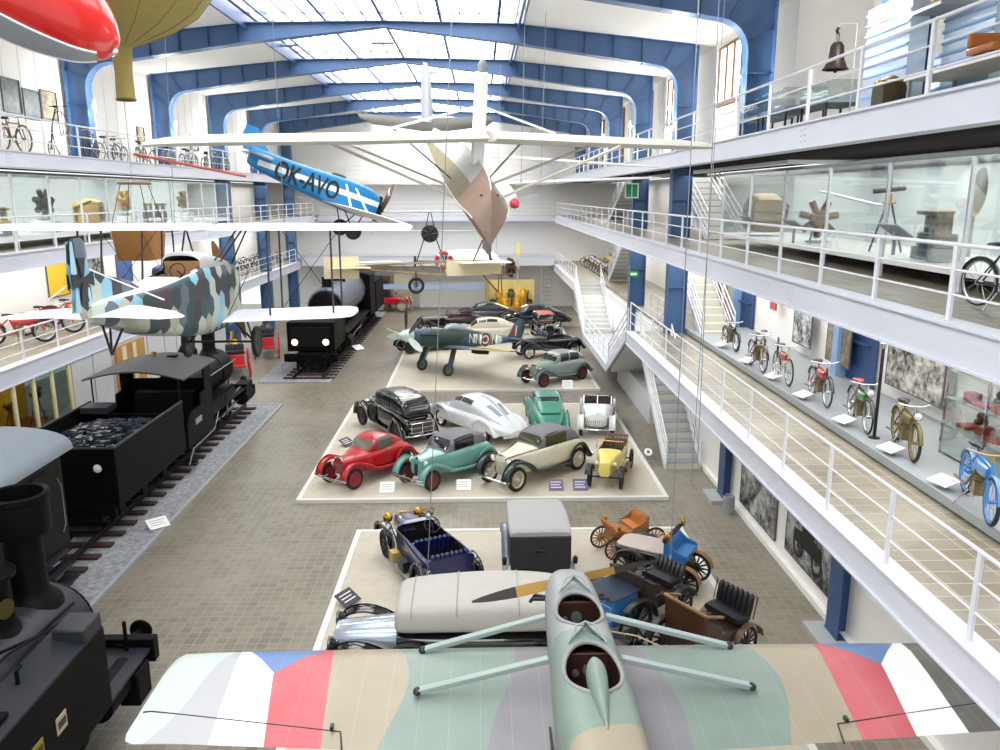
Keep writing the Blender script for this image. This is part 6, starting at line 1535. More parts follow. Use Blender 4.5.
# --- carriage behind the tender
cg = thing('railway_carriage', 'dark railway carriage with a curved blue grey roof and vents on the left', 'carriage', (-10.9, 11.6, 0), pi / 2)
m = MB(); m.box(-4, 6.0, -1.32, 1.32, 1.1, 3.3); m.build('body', mat('dark_green_carriage', '#0a100e', .5, spec=.2), cg, bevel=.03)
m = MB(); m.prism([(-1.5, 3.32)] + [(1.5 * -math.cos(i * pi / 14), 3.34 + .5 * math.sin(i * pi / 14) ** .8) for i in range(15)] + [(1.5, 3.32)], 'x', -4.1, 6.25); rf = m.build('roof', ROOFG, cg)
m = MB(); m.box(-4, 4.9, -.42, .42, 3.75, 4.0); m.build('clerestory', mat('clerestory_dark', '#23272d', .5), rf); m = MB(); m.box(-4.05, 5.0, -.52, .52, 4.0, 4.06); m.build('clerestory_roof', mat('light_grey_carriage_roof', '#a9adb5', .6), rf, bevel=.02)
for i in range(4):
    MB().box(-2.6 + i * 1.9, -1.2 + i * 1.9, -.435, .435, 3.8, 3.95).build('clerestory_window', GREYC, rf, flat=True)
for i in range(6):
    m = MB(); m.box(-3.4 + i * 1.45, -2.5 + i * 1.45, -1.335, 1.335, 2.1, 2.95); m.build('window', CARG, cg, flat=True)
m = MB(); m.box(4.75, 5.6, -1.34, 1.34, 1.2, 3.1); dr = m.build('door', mat('dark_green_door', '#0c1210', .5, spec=.2), cg, bevel=.01); m = MB(); m.tube([(5.66, -1.36, 1.5), (5.72, -1.4, 1.7), (5.72, -1.4, 2.6), (5.66, -1.36, 2.8)], .02, 6); m.build('grab_handle', RODM, dr)
m = MB(); m.bar((-4, -1.34, 1.75), (4.7, -1.34, 1.75), .02, .05); m.build('waist_rail', SLATE, cg)
for i, z in enumerate((.45, .75, 1.05)):
    MB().box(4.75 - .0, 5.65, -1.65 + i * .1, -1.3 + i * .05, z, z + .05).build('step', SLATE, cg, flat=True)
m = MB(); m.box(-4, 6.05, -1.3, 1.3, .9, 1.1); m.build('underframe', IRON2, cg); buffers(cg, 6.05, 1, .88, 1.05)
for w_ in (-2.5, 4.0):
    for s in (1, -1): lwheel(cg, w_, s, .45)

# --- coal tender locomotive
tl = thing('tender_locomotive', 'black steam locomotive facing away with grey cab roof and open coal tender', 'locomotive', (-10.9, 19.9, 0), pi / 2)
m = MB()
for s in (1, -1): m.prism([(0, 1.05), (4.85, 1.05), (4.85, 2.62), (.0, 2.62)], 'y', s * 1.42 - .03, s * 1.42 + .03)
m.box(-.02, .04, -1.42, 1.42, 1.05, 2.62); m.box(4.6, 4.66, -1.42, 1.42, 1.05, 2.3); m.box(0, 4.85, -1.42, 1.42, 1.0, 1.9); m.build('tender_body', IRON, tl, bevel=.012)
m = MB()
for s in (1, -1): m.tube([(0, s * 1.42, 2.64), (4.85, s * 1.42, 2.64)], .035, 8)
m.tube([(0, -1.42, 2.64), (0, 1.42, 2.64)], .035, 8); m.build('tender_beading', SLATE, tl)
m = MB(); m.box(.05, 1.3, -1.38, 1.38, 1.9, 2.18); m.build('tender_tank_top', IRON2, tl)
m = MB(); m.box(3.9, 4.6, .5, 1.3, 2.5, 2.68); m.build('tool_locker', SLATE, tl)
headlamp(tl, -.14, -1.05, 2.15, .12, IRON).rotation_euler.z = pi
for w_ in (.9, 2.4, 3.9):
    for s in (1, -1): lwheel(tl, w_, s, .48)
m = MB(); m.box(0, 4.8, -.95, .95, .6, 1.0); m.build('tender_frame', IRON2, tl); beam(tl, .0, 1.35, .8, 1.1)
for s in (1, -1):
    for w_ in (.9, 2.4, 3.9): MB().box(w_ - .18, w_ + .18, s * 1.0 - .1, s * 1.0 + .1, .5, 1.0).build('axle_box', IRON2, tl, bevel=.02)
# cab
m = MB()
for s in (1, -1):
    m = MB(); m.prism([(5.15, .95), (7.7, .95), (7.7, 3.4), (7.0, 3.4), (7.0, 2.5), (6.55, 2.45), (6.5, 2.1), (5.6, 2.05), (5.3, 1.9), (5.15, 1.7)], 'y', s * 1.4 - .025, s * 1.4 + .025); m.build('cab_side', IRON, tl)
m = MB()
m.prism([(-1.4, .95), (1.4, .95), (1.4, 3.4), (1.25, 3.4), (1.25, 2.75), (.25, 2.75), (.25, 3.2), (1.25, 3.2), (1.25, 3.42), (-1.25, 3.42), (-1.25, 3.2), (-.25, 3.2), (-.25, 2.75), (-1.25, 2.75), (-1.25, 3.4), (-1.4, 3.4)], 'x', 7.66, 7.72); m.build('cab_front', IRON, tl)
m = MB(); m.box(5.2, 7.7, -1.38, 1.38, .95, 1.02); m.box(7.0, 7.66, -1.0, 1.0, 1.0, 2.4); m.build('backhead', IRON2, tl)
m = MB(); n = 12
top = [(-1.58 + 3.16 * i / n, 3.36 + .26 * math.sin(pi * i / n)) for i in range(n + 1)]
m.prism(top + [(y, z - .05) for y, z in reversed(top)], 'x', 4.75, 7.95); rf = m.build('cab_roof', mat('charcoal_roof', '#303136', .6, var=.1), tl)
m = MB(); m.lathe([(.06, 0), (.06, .14), (.1, .15), (.1, .18), (.005, .2)], 10, o=(7.3, .3, 3.58)); m.build('roof_whistle', BRASS, rf); m = MB(); m.box(7.1, 7.35, -.5, -.2, 3.58, 3.66); m.build('roof_vent', IRON, rf)
for s in (1, -1): MB().tube([(4.9, s * 1.35, 1.0), (4.9, s * 1.35, 3.4)], .025, 6).build('roof_post', IRON2, tl)
m = MB(); m.box(5.9, 6.5, -1.435, -1.428, 1.55, 1.75); m.build('cab_plate', GREYC, tl, flat=True)
m = MB(); Loft([(12.6, .7, 1.45, 2.85, 2), (12.5, .74, 1.41, 2.89, 2), (11.3, .74, 1.41, 2.89, 2), (11.25, .7, 1.45, 2.85, 2), (7.7, .72, 1.43, 2.87, 2)], True).mesh(m, 36, 3); m.build('boiler', IRON, tl)
m = MB(); m.lathe([(.7, 0), (.65, .1), (.3, .18), (.005, .2)], 24, o=(12.6, 0, 2.15), axis=(1, 0, 0)); m.build('smokebox_door', IRON2, tl)
m = MB(); m.lathe([(.42, -.1), (.3, .08), (.25, .2), (.27, 1.1), (.33, 1.14), (.33, 1.24), (.27, 1.26), (.25, 1.0), (.005, .9)], 28, o=(11.9, 0, 2.85)); m.build('chimney', IRON, tl)
m = MB(); m.lathe([(.42, -.1), (.36, .05), (.34, .5), (.25, .68), (.005, .75)], 24, o=(9.6, 0, 2.85)); m.build('steam_dome', IRON, tl)
for s in (1, -1):
    m = MB(); m.box(7.7, 12.9, min(s * .75, s * 1.35), max(s * .75, s * 1.35), 1.32, 1.37); m.build('running_board', IRON2, tl)
    m = MB(); m.tube([(7.75, s * .86, 2.45), (12.4, s * .86, 2.45)], .022, 6)
    for x in (8.5, 9.8, 11.1, 12.3): m.tube([(x, s * .72, 2.45), (x, s * .86, 2.45)], .014, 5)
    m.build('handrail', RODM, tl)
    for w_ in (8.3, 9.75, 11.2): lwheel(tl, w_, s, .55)
    m = MB(); m.cyl((11.9, s * 1.12, .95), (12.9, s * 1.12, .95), .3, n=20); m.box(11.95, 12.85, s * 1.12 - .24, s * 1.12 + .24, 1.15, 1.5); m.build('cylinder', IRON2, tl)
    m = MB(); m.bar((11.9, s * 1.12, .95), (11.1, s * 1.12, .95), .05); m.bar((11.1, s * 1.12, .95), (9.75, s * 1.0, .75), .05, .11); m.bar((8.3, s * .96, .75), (11.2, s * .96, .75), .04, .1); m.build('connecting_rod', RODM, tl)
    m = MB(); m.bar((11.7, s * 1.2, 1.45), (10.0, s * 1.15, 1.2), .05, .07); m.bar((10.0, s * 1.15, 1.5), (10.0, s * 1.15, .75), .05, .07); m.build('valve_gear', RODM, tl)
    m = MB(); m.tube([(5.2, s * 1.35, .4), (5.5, s * 1.42, .85), (8.0, s * 1.3, .8), (8.8, s * 1.2, 1.2)], .04, 8); m.build('injector_pipe', RODM if s < 0 else IRON, tl)
    MB().box(5.25, 5.75, min(s * 1.2, s * 1.55), max(s * 1.2, s * 1.55), .45, .5).build('cab_step', IRON2, tl)
m = MB(); m.box(5.1, 12.9, -.55, .55, .7, 1.32); m.build('frame', IRON2, tl); beam(tl, 13.0, 1.4, .85, 1.25, .16); buffers(tl, 13.08, 1)
for s in (1, -1): headlamp(tl, 13.0, s * .95, 1.5, .13, IRON)
# coal
cm = MB(); r2 = random.Random(5)
for i in range(520):
    x = r2.uniform(1.0, 4.5); y = r2.uniform(-1.32, 1.32); h = 1.95 + .42 * (1 - ((x - 2.9) / 2.0) ** 2) * (1 - (y / 1.9) ** 2); r = r2.uniform(.05, .12)
    o = Vector((x, y, h)); vs = [o + Vector((r2.uniform(.6, 1) * dx, r2.uniform(.6, 1) * dy, r2.uniform(.5, .9) * dz)) * r for dx in (-1, 1) for dy in (-1, 1) for dz in (-1, 1)]
    cm.add(vs, [(0, 1, 3, 2), (4, 6, 7, 5), (0, 4, 5, 1), (2, 3, 7, 6), (0, 2, 6, 4), (1, 5, 7, 3)])
cm.box(.9, 4.6, -1.36, 1.36, 1.9, 2.05)
co = cm.build('coal', mat('glossy_coal', '#3c434e', .25, .4, var=.6, scale=9), None, (-10.9, 19.9, 0), pi / 2, flat=True); co['kind'] = 'stuff'; tag(co, 'heap of glossy coal lumps lying in the open tender', 'coal')

# --- distant big locomotive
fl = thing('big_locomotive', 'large distant black locomotive with twin round lamps facing the hall', 'locomotive', (-8.45, 40.0, 0), -pi / 2)
fl.location.x = -8.6
m = MB(); m.box(-3.4, -.1, -1.2, 1.2, 1.25, 2.75); m.build('front_tank', IRON, fl, bevel=.05)
m = MB(); m.box(-.12, -.02, -1.0, 1.0, 1.5, 2.5); fp = m.build('front_plate', IRON2, fl, bevel=.02)
for s in (1, -1):
    m = MB(); m.lathe([(.2, -.15), (.2, .05), (.17, .06)], 20, o=(0, s * .78, 1.75), axis=(1, 0, 0)); h = m.build('headlamp', IRON, fl); m = MB(); m.lathe([(.165, .05), (.005, .1)], 18, o=(0, s * .78, 1.75), axis=(1, 0, 0)); m.build('lamp_glass', emit('headlamp_glow', '#fff3cc', 1.6), h)
beam(fl, .0, 1.35, .75, 1.15, .2); buffers(fl, .1, 1)
m = MB(); m.box(-19.8, 0, -.7, .7, .6, 1.2); m.build('frame', IRON2, fl)
for i in range(5): MB().box(.02, .06, -.75 + i * .34, -.62 + i * .34, .3, .75).build('brake_hose', IRON2, fl)
m = MB(); Loft([(-4.3, .95, 1.9, 3.9, 2), (-4.4, 1.02, 1.85, 3.98, 2), (-6.2, 1.02, 1.85, 3.98, 2), (-6.3, .98, 1.9, 3.95, 2), (-12.5, 1.08, 1.85, 4.15, 2)], True).mesh(m, 32, 3); m.build('boiler', mat('dull_grey_boiler', '#646974', .4, .2, var=.15), fl)
m = MB(); m.lathe([(.95, 0), (.9, .1), (.4, .2), (.005, .22)], 24, o=(-4.3, 0, 2.9), axis=(1, 0, 0)); m.build('smokebox_door', IRON, fl)
m = MB(); m.lathe([(.4, -.1), (.3, .1), (.32, .5), (.36, .55), (.005, .5)], 20, o=(-5.2, 0, 3.95)); m.build('chimney', IRON, fl); m = MB(); m.lathe([(.5, -.2), (.44, .1), (.3, .35), (.005, .4)], 20, o=(-8.5, 0, 4.0)); m.build('steam_dome', IRON, fl)
m = MB(); m.box(-14.8, -12.4, -1.4, 1.4, 1.2, 3.9); m.build('cab', IRON, fl, bevel=.04); m = MB(); m.prism([(-1.5, 3.9)] + [(-1.5 + 3 * i / 10, 3.92 + .3 * math.sin(pi * i / 10)) for i in range(11)] + [(1.5, 3.9)], 'x', -15.2, -12.2); m.build('cab_roof', IRON2, fl)
m = MB(); m.box(-19.6, -15.3, -1.4, 1.4, 1.1, 3.2); m.build('tender', IRON, fl, bevel=.04)
for s in (1, -1):
    m = MB(); m.box(-12.4, -3.4, min(s * .8, s * 1.35), max(s * .8, s * 1.35), 1.6, 1.66); m.build('running_board', IRON2, fl)
    for w_ in (-5.6, -7.4, -9.2, -11.0): lwheel(fl, w_, s, .72, 14)
    for w_ in (-1.2, -2.4, -3.8, -16.0, -17.4, -18.8): lwheel(fl, w_, s, .45)
    m = MB(); m.bar((-5.6, s * .95, .9), (-11.0, s * .95, .9), .05, .12); m.bar((-4.2, s * 1.1, 1.05), (-7.4, s * 1.02, .9), .06, .12); m.build('connecting_rod', RODM, fl); m = MB(); m.cyl((-3.6, s * 1.15, 1.1), (-4.7, s * 1.15, 1.1), .33, n=18); m.build('cylinder', IRON2, fl)
    m = MB(); m.tube([(-4.5, s * 1.08, 3.1), (-12.3, s * 1.15, 3.1)], .03, 6); m.build('handrail', RODM, fl)
# ---------------------------------------------------------------- bicycles and motorcycles
TYRE = mat('dusty_tyre', '#2a2a29', .7); STEELW = mat('bright_steel', '#b9bcc0', .25, .9)
BKM = {}
def bike_wheel(t, x, r, w, rim, tyre=TYRE, sp=12):
    k = ('bw', r, w, sp)
    if k not in BKM:
        m = MB(); m.ring(r - w / 2, w / 2, 28, 8, axis=(0, 1, 0)); a = m.build('wheel', TYRE)
        m = MB(); m.lathe([(r - w * 1.3, -w * .3), (r - w * .8, -w * .42), (r - w * .8, w * .42), (r - w * 1.3, w * .3), (r - w * 1.3, -w * .3)], 28, axis=(0, 1, 0))
        for i in range(sp): q = 2 * pi * i / sp; m.tube([(0, .03 * (-1) ** i, 0), ((r - w) * math.cos(q), 0, (r - w) * math.sin(q))], .0035, 4)
        m.lathe([(.005, -.05), (.03, -.05), (.03, .05), (.005, .05)], 10, axis=(0, 1, 0)); b = m.build('spokes', STEELW)
        BKM[k] = (a.data, b.data); D.objects.remove(a); D.objects.remove(b)
    a, b = BKM[k]
    if rim is not STEELW or tyre is not TYRE:
        k2 = k + (rim.name, tyre.name)
        if k2 not in BKM:
            a2, b2 = a.copy(), b.copy(); a2.materials.clear(); a2.materials.append(tyre); b2.materials.clear(); b2.materials.append(rim); BKM[k2] = (a2, b2)
        a, b = BKM[k2]
    o = link('wheel', a, t, (x, 0, r)); link('spokes', b, o); return o
def bicycle(label, x, y, z, deg, fm, P=None, group=None, name='bicycle', cat='bicycle'):
    P = P or {}
    t = thing(name, label, cat, (x, y, z), math.radians(deg), group, P.get('s', 1.0))
    r = P.get('r', .34); wb = P.get('wb', 1.1); w = P.get('w', .04); a = wb / 2
    bike_wheel(t, a, r, w, P.get('rim', STEELW), P.get('tyre', TYRE)); bike_wheel(t, -a, r, w, P.get('rim', STEELW), P.get('tyre', TYRE))
    hx, hz = a - .16, r + .5; sx, sz = -.22, r + .42; bx, bz = -.05, r - .04; ft = P.get('ft', .018)
    m = MB()
    for A, B in (((hx, 0, hz - .08), (sx, 0, sz)), ((hx + .03, 0, hz - .2), (bx, 0, bz)), ((sx, 0, sz + .04), (bx, 0, bz))): m.tube([A, B], ft, 7)
    for s in (1, -1): m.tube([(sx, 0, sz), (-a, s * .05, r)], ft * .7, 6); m.tube([(bx, 0, bz), (-a, s * .05, r)], ft * .8, 6)
    m.build('frame', fm, t)
    m = MB(); m.tube([(hx - .02, 0, hz), (hx + .04, 0, hz - .22)], ft * 1.2, 7)
    for s in (1, -1): m.tube([(hx + .04, s * .05, hz - .22), (hx + .08, s * .05, r + .18), (a, s * .05, r)], ft * .8, 6)
    m.build('fork', P.get('fork', fm), t)
    m = MB(); m.tube([(hx - .02, 0, hz), (hx - .03, 0, hz + .1)], .016, 6); m.tube([(hx - .28, -.28, hz + .1), (hx - .1, -.26, hz + .13), (hx, -.1, hz + .11), (hx, .1, hz + .11), (hx - .1, .26, hz + .13), (hx - .28, .28, hz + .1)], .013, 6); m.build('handlebar', P.get('bar', CHROME), t)
    m = MB(); Loft([(sx - .17, .1, sz + .08, sz + .15, 2.5), (sx - .05, .1, sz + .08, sz + .16, 2.5), (sx + .08, .03, sz + .09, sz + .14, 2.2), (sx + .15, .015, sz + .1, sz + .13, 2)]).mesh(m, 14, 3); m.tube([(sx, 0, sz), (sx - .03, 0, sz + .1)], .014, 6); m.build('saddle', P.get('saddle', LEATHER), t)
    m = MB(); m.ring(.09, .01, 18, 5, o=(bx, -.05, bz), axis=(0, 1, 0)); m.tube([(bx, -.06, bz), (bx + .12, -.07, bz - .1), (bx + .12, -.16, bz - .1)], .012, 5); m.tube([(bx, .06, bz), (bx - .12, .07, bz + .1), (bx - .12, .16, bz + .1)], .012, 5); m.build('crank', STEELW, t)
    if P.get('guards', True):
        for q in (a, -a):
            m = MB(); fender(m, [(q + (r + .035) * math.cos(math.radians(d)), r + (r + .035) * math.sin(math.radians(d))) for d in range(10 if q > 0 else 20, 171, 20)], 0, .035, lip=.005, crown=.01, sub=1); m.build('mudguard', P.get('guard', fm), t)
    if P.get('engine'):
        m = MB(); m.box(bx - .02, bx + .2, -.1, .1, bz - .06, bz + .14); m.cyl((bx + .1, 0, bz + .12), (bx + .12, 0, bz + .36), .07, n=12)
        for i in range(4): m.lathe([(.07, 0), (.1, .005), (.1, .015), (.07, .02)], 12, o=(bx + .11, 0, bz + .17 + i * .05))
        m.tube([(bx + .12, -.08, bz + .3), (bx - .1, -.14, bz), (-a - .1, -.14, r - .1)], .022, 6); m.build('engine', mat('oily_engine_metal', '#8d7f5c', .35, .6), t)
    if P.get('tank'):
        m = MB(); Loft([(hx - .08, .06, hz - .26, hz - .1, 3), (.1, .09, hz - .3, hz - .1, 3), (sx + .08, .06, sz - .2, sz - .03, 3)]).mesh(m, 16, 3); m.build('tank', P['tank'], t)
    if P.get('lamp'): headlamp(t, hx + .16, 0, hz - .02, .075, BRASS)
    m = MB(); m.tube([(-.1, -.1, r - .1), (-.12, -.28, 0)], .012, 5); m.build('kickstand', STEELW, t)
    return t
GRN, BLB, OLV = paint('green_bicycle_paint', '#2f7d3f'), paint('blue_bicycle_paint', '#2d7fc6'), mat('olive_bronze_paint', '#6f6233', .4)
BLKB = paint('black_bicycle_paint', '#16161a'); CRB = paint('cream_bicycle_paint', '#cdbf98'); REDB = paint('red_bicycle_paint', '#b5303a')
bicycle('bright blue motorized bicycle standing closest on the right gallery', 8.25, 12.35, 3.9, -108, BLB, dict(w=.06, engine=1, tank=BLB, rim=BLB, wb=1.3, guard=BLB, bar=mat('brass_bar', '#b89a5c', .3, .8), s=1.15))
bicycle('olive brown motorized bicycle beside the black lamp post', 8.62, 15.4, 3.9, -104, OLV, dict(w=.06, engine=1, tank=OLV, lamp=1, rim=mat('olive_rim', '#80713f', .4), s=1.12, wb=1.25))
bicycle('green framed motorized bicycle with a red saddle', 8.55, 17.25, 3.9, -101, BLKB, dict(tank=GRN, engine=1, saddle=REDB, lamp=1, wb=1.2, s=1.12))
bicycle('red and black motorized bicycle with brown saddle', 8.56, 19.45, 3.9, -97, REDB, dict(tank=REDB, guard=BLKB, fork=BLKB, engine=1, saddle=mat('brown_saddle', '#5a3a28', .5), wb=1.15, s=1.12))
bicycle('slim cream bicycle with a wide handlebar and dark front wheel', 8.45, 21.7, 3.9, -95, CRB, dict(guards=False, tank=REDB, s=1.12))
bicycle('black bicycle with a cream stem and a tall front wheel beside the tricycle', 8.32, 23.4, 3.9, -93, BLKB, dict(engine=1, fork=CRB, s=1.12))
bicycle('black motor tricycle with a brass engine near the blue niche', 8.9, 24.6, 3.9, -110, BLKB, dict(engine=1, w=.06, tank=OLV), name='motor_tricycle', cat='tricycle'); bike_wheel(D.objects['motor_tricycle'], -.5, .34, .06, STEELW).location.y = .45
bicycle('farthest black motorcycle with a wide handlebar on the grey plinth', 8.5, 26.6, 3.9, -90, BLKB, dict(engine=1, w=.07, tank=BLKB, wb=1.2), name='motorcycle', cat='motorcycle')
bicycle('brown framed bicycle leaning at the edge of the frame on the middle right gallery', 7.2, 10.7, 7.45, -80, BLKB, dict(s=1.0))
t = thing('lamp_post', 'slim black post standing on the edge of the bicycle plinth', 'post', (8.45, 16.3, 3.9)); MB().tube([(0, 0, 0), (.05, .1, 1.95)], .035, 10).build('post', RIMBK, t); m = MB(); m.lathe([(.005, 0), (.06, .01), (.07, .12), (.03, .15), (.005, .2)], 12, o=(.05, .1, 1.93)); m.build('lamp_head', CHROME, t); MB().lathe([(.12, 0), (.12, .02), (.05, .03), (.005, .03)], 16).build('base', RIMBK, t)

# far rows of machines: built once, then copied
base = bicycle('old bicycle in the tight row at the far end of the lower right gallery', 8.35, 51.8, 3.74, 200, BLKB, dict(engine=1, lamp=1, s=.85), group='machines in the far right row')
cols = (BLKB, CRB, REDB, OLV, mat('yellow_bike', '#c9b23f', .4), BLKB)
for i in range(1, 13): dup(base, (8.3 + .05 * (i % 3), 51.8 + .8 * i, 3.74), math.radians(196 + 5 * (i % 4)))
base = bicycle('cream and yellow motorcycle in the crowded far row by the back wall', 9.8, 51.6, 3.74, 205, cols[4], dict(s=.85, engine=1, w=.08, tank=cols[1]), group='pale machines in the far right row', name='motorcycle', cat='motorcycle')
for i in range(1, 12): dup(base, (9.75 + .05 * (i % 3), 51.6 + .95 * i, 3.74), math.radians(200 + 6 * (i % 4)))
base = bicycle('black bicycle in the long row on the lower left gallery', -15.7, 42, 3.98, -15, BLKB, dict(lamp=1), group='bicycles in the lower left row')
for i in range(1, 17): dup(base, (-15.7 - .1 * (i % 2), 42 + 1.2 * i, 3.98), math.radians(-15 + 6 * (i % 3)))
base = bicycle('old pale bicycle parked behind the topmost left railing', -13.8, 31.2, 10.2, 84, mat('silver_bike', '#8d9299', .35, .5), dict(guards=False), group='bicycles on the topmost left gallery')
for i in range(1, 12): dup(base, (-13.7 - .35 * (i % 2), 31.2 + 1.35 * i, 10.2), math.radians(80 + 9 * (i % 3)))
# penny farthing and boneshaker
t = thing('penny_farthing', 'penny-farthing with a huge front wheel behind the topmost left railing', 'bicycle', (-13.7, 27.6, 10.2), math.radians(95)); bike_wheel(t, .1, .74, .03, STEELW, TYRE, 24); bike_wheel(t, -.85, .24, .03, STEELW)
m = MB(); m.tube([(.1, 0, 1.56), (-.2, 0, 1.5), (-.6, 0, .95), (-.85, 0, .24)], .022, 7)
for s in (1, -1): m.tube([(.1, s * .05, 1.55), (.1, s * .05, .74)], .014, 5)
m.build('frame', RIMBK, t); m = MB(); m.tube([(.1, -.3, 1.62), (.1, .3, 1.62)], .014, 6); m.build('handlebar', RIMBK, t); m = MB(); m.ell((-.18, 0, 1.58), (.14, .08, .04), 12, 6); m.build('saddle', LEATHER, t)
bicycle('wooden boneshaker bicycle to the left of the penny-farthing', -13.6, 24.6, 10.2, 88, BROWN, dict(guards=False, rim=BROWN, r=.42)); bicycle('dark tricycle-like bicycle just after the penny-farthing', -13.6, 29.4, 10.2, 100, BLKB, dict(guards=False, rim=RIMBK, r=.4))
for i, (y, z0, z1, w_, mm, lb) in enumerate(((27.3, 11.6, 12.6, 1.0, PH[6], 'leftmost'), (28.5, 11.5, 12.4, 1.0, PH[6], 'middle'), (29.6, 11.6, 12.5, 1.0, PH[3], 'brown'), (37.2, 11.2, 11.9, .7, PH[3], 'narrow brown'), (44, 11.3, 12.0, 1.2, PH[2], 'black and white'))):
    board({'leftmost': 'dark green poster nearest the airship on the top left wall', 'middle': 'dark green poster between two others on the top left wall', 'brown': 'brown poster above the penny-farthing on the top left wall', 'narrow brown': 'narrow brown poster beyond the hanging balloon neck', 'black and white': 'black and white picture far along the top left wall'}[lb], 'poster', -14.98, y - w_ / 2, y + w_ / 2, z0, z1, mm, name='poster', face=1)

# red motorcycles on the lower left gallery
def motorcycle(label, x, y, z, deg, cm, group=None):
    t = bicycle(label, x, y, z, deg, cm, dict(w=.1, engine=1, tank=cm, r=.36, wb=1.35, ft=.03, guard=cm, lamp=1), group, 'motorcycle', 'motorcycle'); t.scale = (1.15,) * 3
    return t
motorcycle('red motorcycle nearest the frame edge on the lower left gallery', -15.9, 27.6, 3.98, 30, REDB)
motorcycle('red motorcycle second from the frame edge on the lower left gallery', -15.9, 29.6, 3.98, 25, REDB)
motorcycle('red motorcycle below the yellow poster on the lower left gallery', -16.0, 31.6, 3.98, 28, REDB)
motorcycle('black and cream motorcycle behind the tail of the lozenge biplane', -16.0, 34.0, 3.98, 20, BLKB)
motorcycle('black motorcycle partly hidden by the lozenge fuselage', -16.0, 36.5, 3.98, 25, BLKB)
for y0, y1, z0, z1, mm, lb in ((25.6, 27.2, 4.9, 6.4, mat('orange_print', '#e8923a', .5), 'orange poster at the frame edge on the lower left wall'), (32.2, 33.8, 5.0, 6.5, mat('yellow_print', '#edc531', .5), 'yellow poster above the red motorcycles'), (35.0, 37.0, 5.0, 6.3, PH[2], 'black and white photograph right of the yellow poster'), (38.4, 40, 4.9, 6.6, mat('blue_print', '#3e5f96', .5), 'blue panel behind the tail fin with the cross')):
    board(lb, 'poster', -17.17, y0, y1, z0, z1, mm, name='poster', face=1)
for i, (y, c, lb) in enumerate(((38.5, BLUEP, 'blue cloth covered stand left of the lozenge cockpit'), (41.0, mat('pale_cloth', '#d9d3c4', .8), 'cream padded stand left of the blue covered stand'))):
    t = thing('display_stand', lb, 'stand', (-14.9, y, 3.98)); m = MB(); Loft([(-.5, .5, 0, 1.7, 5), (0, .55, 0, 1.9, 5), (.5, .5, 0, 1.6, 5)]).mesh(m, 20, 4); m.build('cover', c, t); MB().box(-.55, .55, -.6, .6, -.0, .05).build('base', GREYC, t)

# ---------------------------------------------------------------- showcases
def case_fill(x, y0, y1, z, e, w=.5):  # unseen area lights added at the case tops to brighten the interiors
    n = 3
    for i in range(n):
        l = D.lights.new('showcase_fill', 'AREA'); l.shape = 'RECTANGLE'; l.size = w; l.size_y = (y1 - y0) / n; l.energy = e / n
        o = D.objects.new('showcase_fill', l); COL.objects.link(o); o.location = (x, y0 + (y1 - y0) * (i + .5) / n, z)
def showcase(label, x, xw, y0, y1, z0, z1, step, legs=True, post=RAILW):
    t = thing('showcase', label, 'showcase', (x, y0, z0)); L = y1 - y0; W = xw - x; s = 1 if W > 0 else -1
    a, b = sorted((0, W))
    MB().box(a, b, 0, L, 0, .12).build('plinth', mat('case_floor', '#e2e4e0', .5), t, flat=True)
    n = max(1, round(L / step)); f = None
    for i in range(n):
        if f is None: f = MB().box(-.006, .006, .03, L / n - .03, .12, z1 - z0).build('pane', CASEG, t, flat=True)
        else: o = f.copy(); COL.objects.link(o); o.parent = t; o.location = (0, L / n * i, 0)
    p = None
    for i in range(n + 1):
        if p is None: p = MB().box(-.03, .03, -.03, .03, -.0 if not legs else -.28, z1 - z0).build('mullion', post, t, flat=True)
        else: o = p.copy(); COL.objects.link(o); o.parent = t; o.location = (0, L / n * i, 0)
    MB().box(min(-.04, W), max(.04, W), 0, L, z1 - z0, z1 - z0 + .06).build('top_frame', mat('case_top', '#3d4146', .5), t, flat=True) if 0 else MB().box(-.04, .04, 0, L, z1 - z0, z1 - z0 + .07).build('top_rail', mat('case_top', '#5d666b', .5), t, flat=True)
    MB().box(min(W, W - s * .04), max(W, W - s * .04), 0, L, .12, z1 - z0).build('back_panel', mat('case_back', '#cbd2d2', .6), t, flat=True)
    MB().box(a, b, L - .012, L, .12, z1 - z0).build('end_pane', CASEG, t, flat=True)
    return t
CASEL = []
showcase('long glass showcase of engines and instruments on the middle right gallery', 7.95, 10.3, 5, 26.6, 7.68, 9.62, 2.6)
showcase('long glass showcase of gilded engines on the middle left gallery', -13.6, -15.8, 14, 44.5, 7.7, 9.6, 2.1)
case_fill(9.0, 5, 26.6, 9.66, 210, 1.4); case_fill(-14.6, 14, 44.5, 9.62, 300, 1.4)
ENG = mat('bronze_engine', '#7d6a48', .35, .7, var=.25, scale=8); ENG2 = mat('dark_engine_iron', '#4a463c', .45, .6, var=.25, scale=8); GOLD = mat('gilded_metal', '#c9a24a', .3, .9)
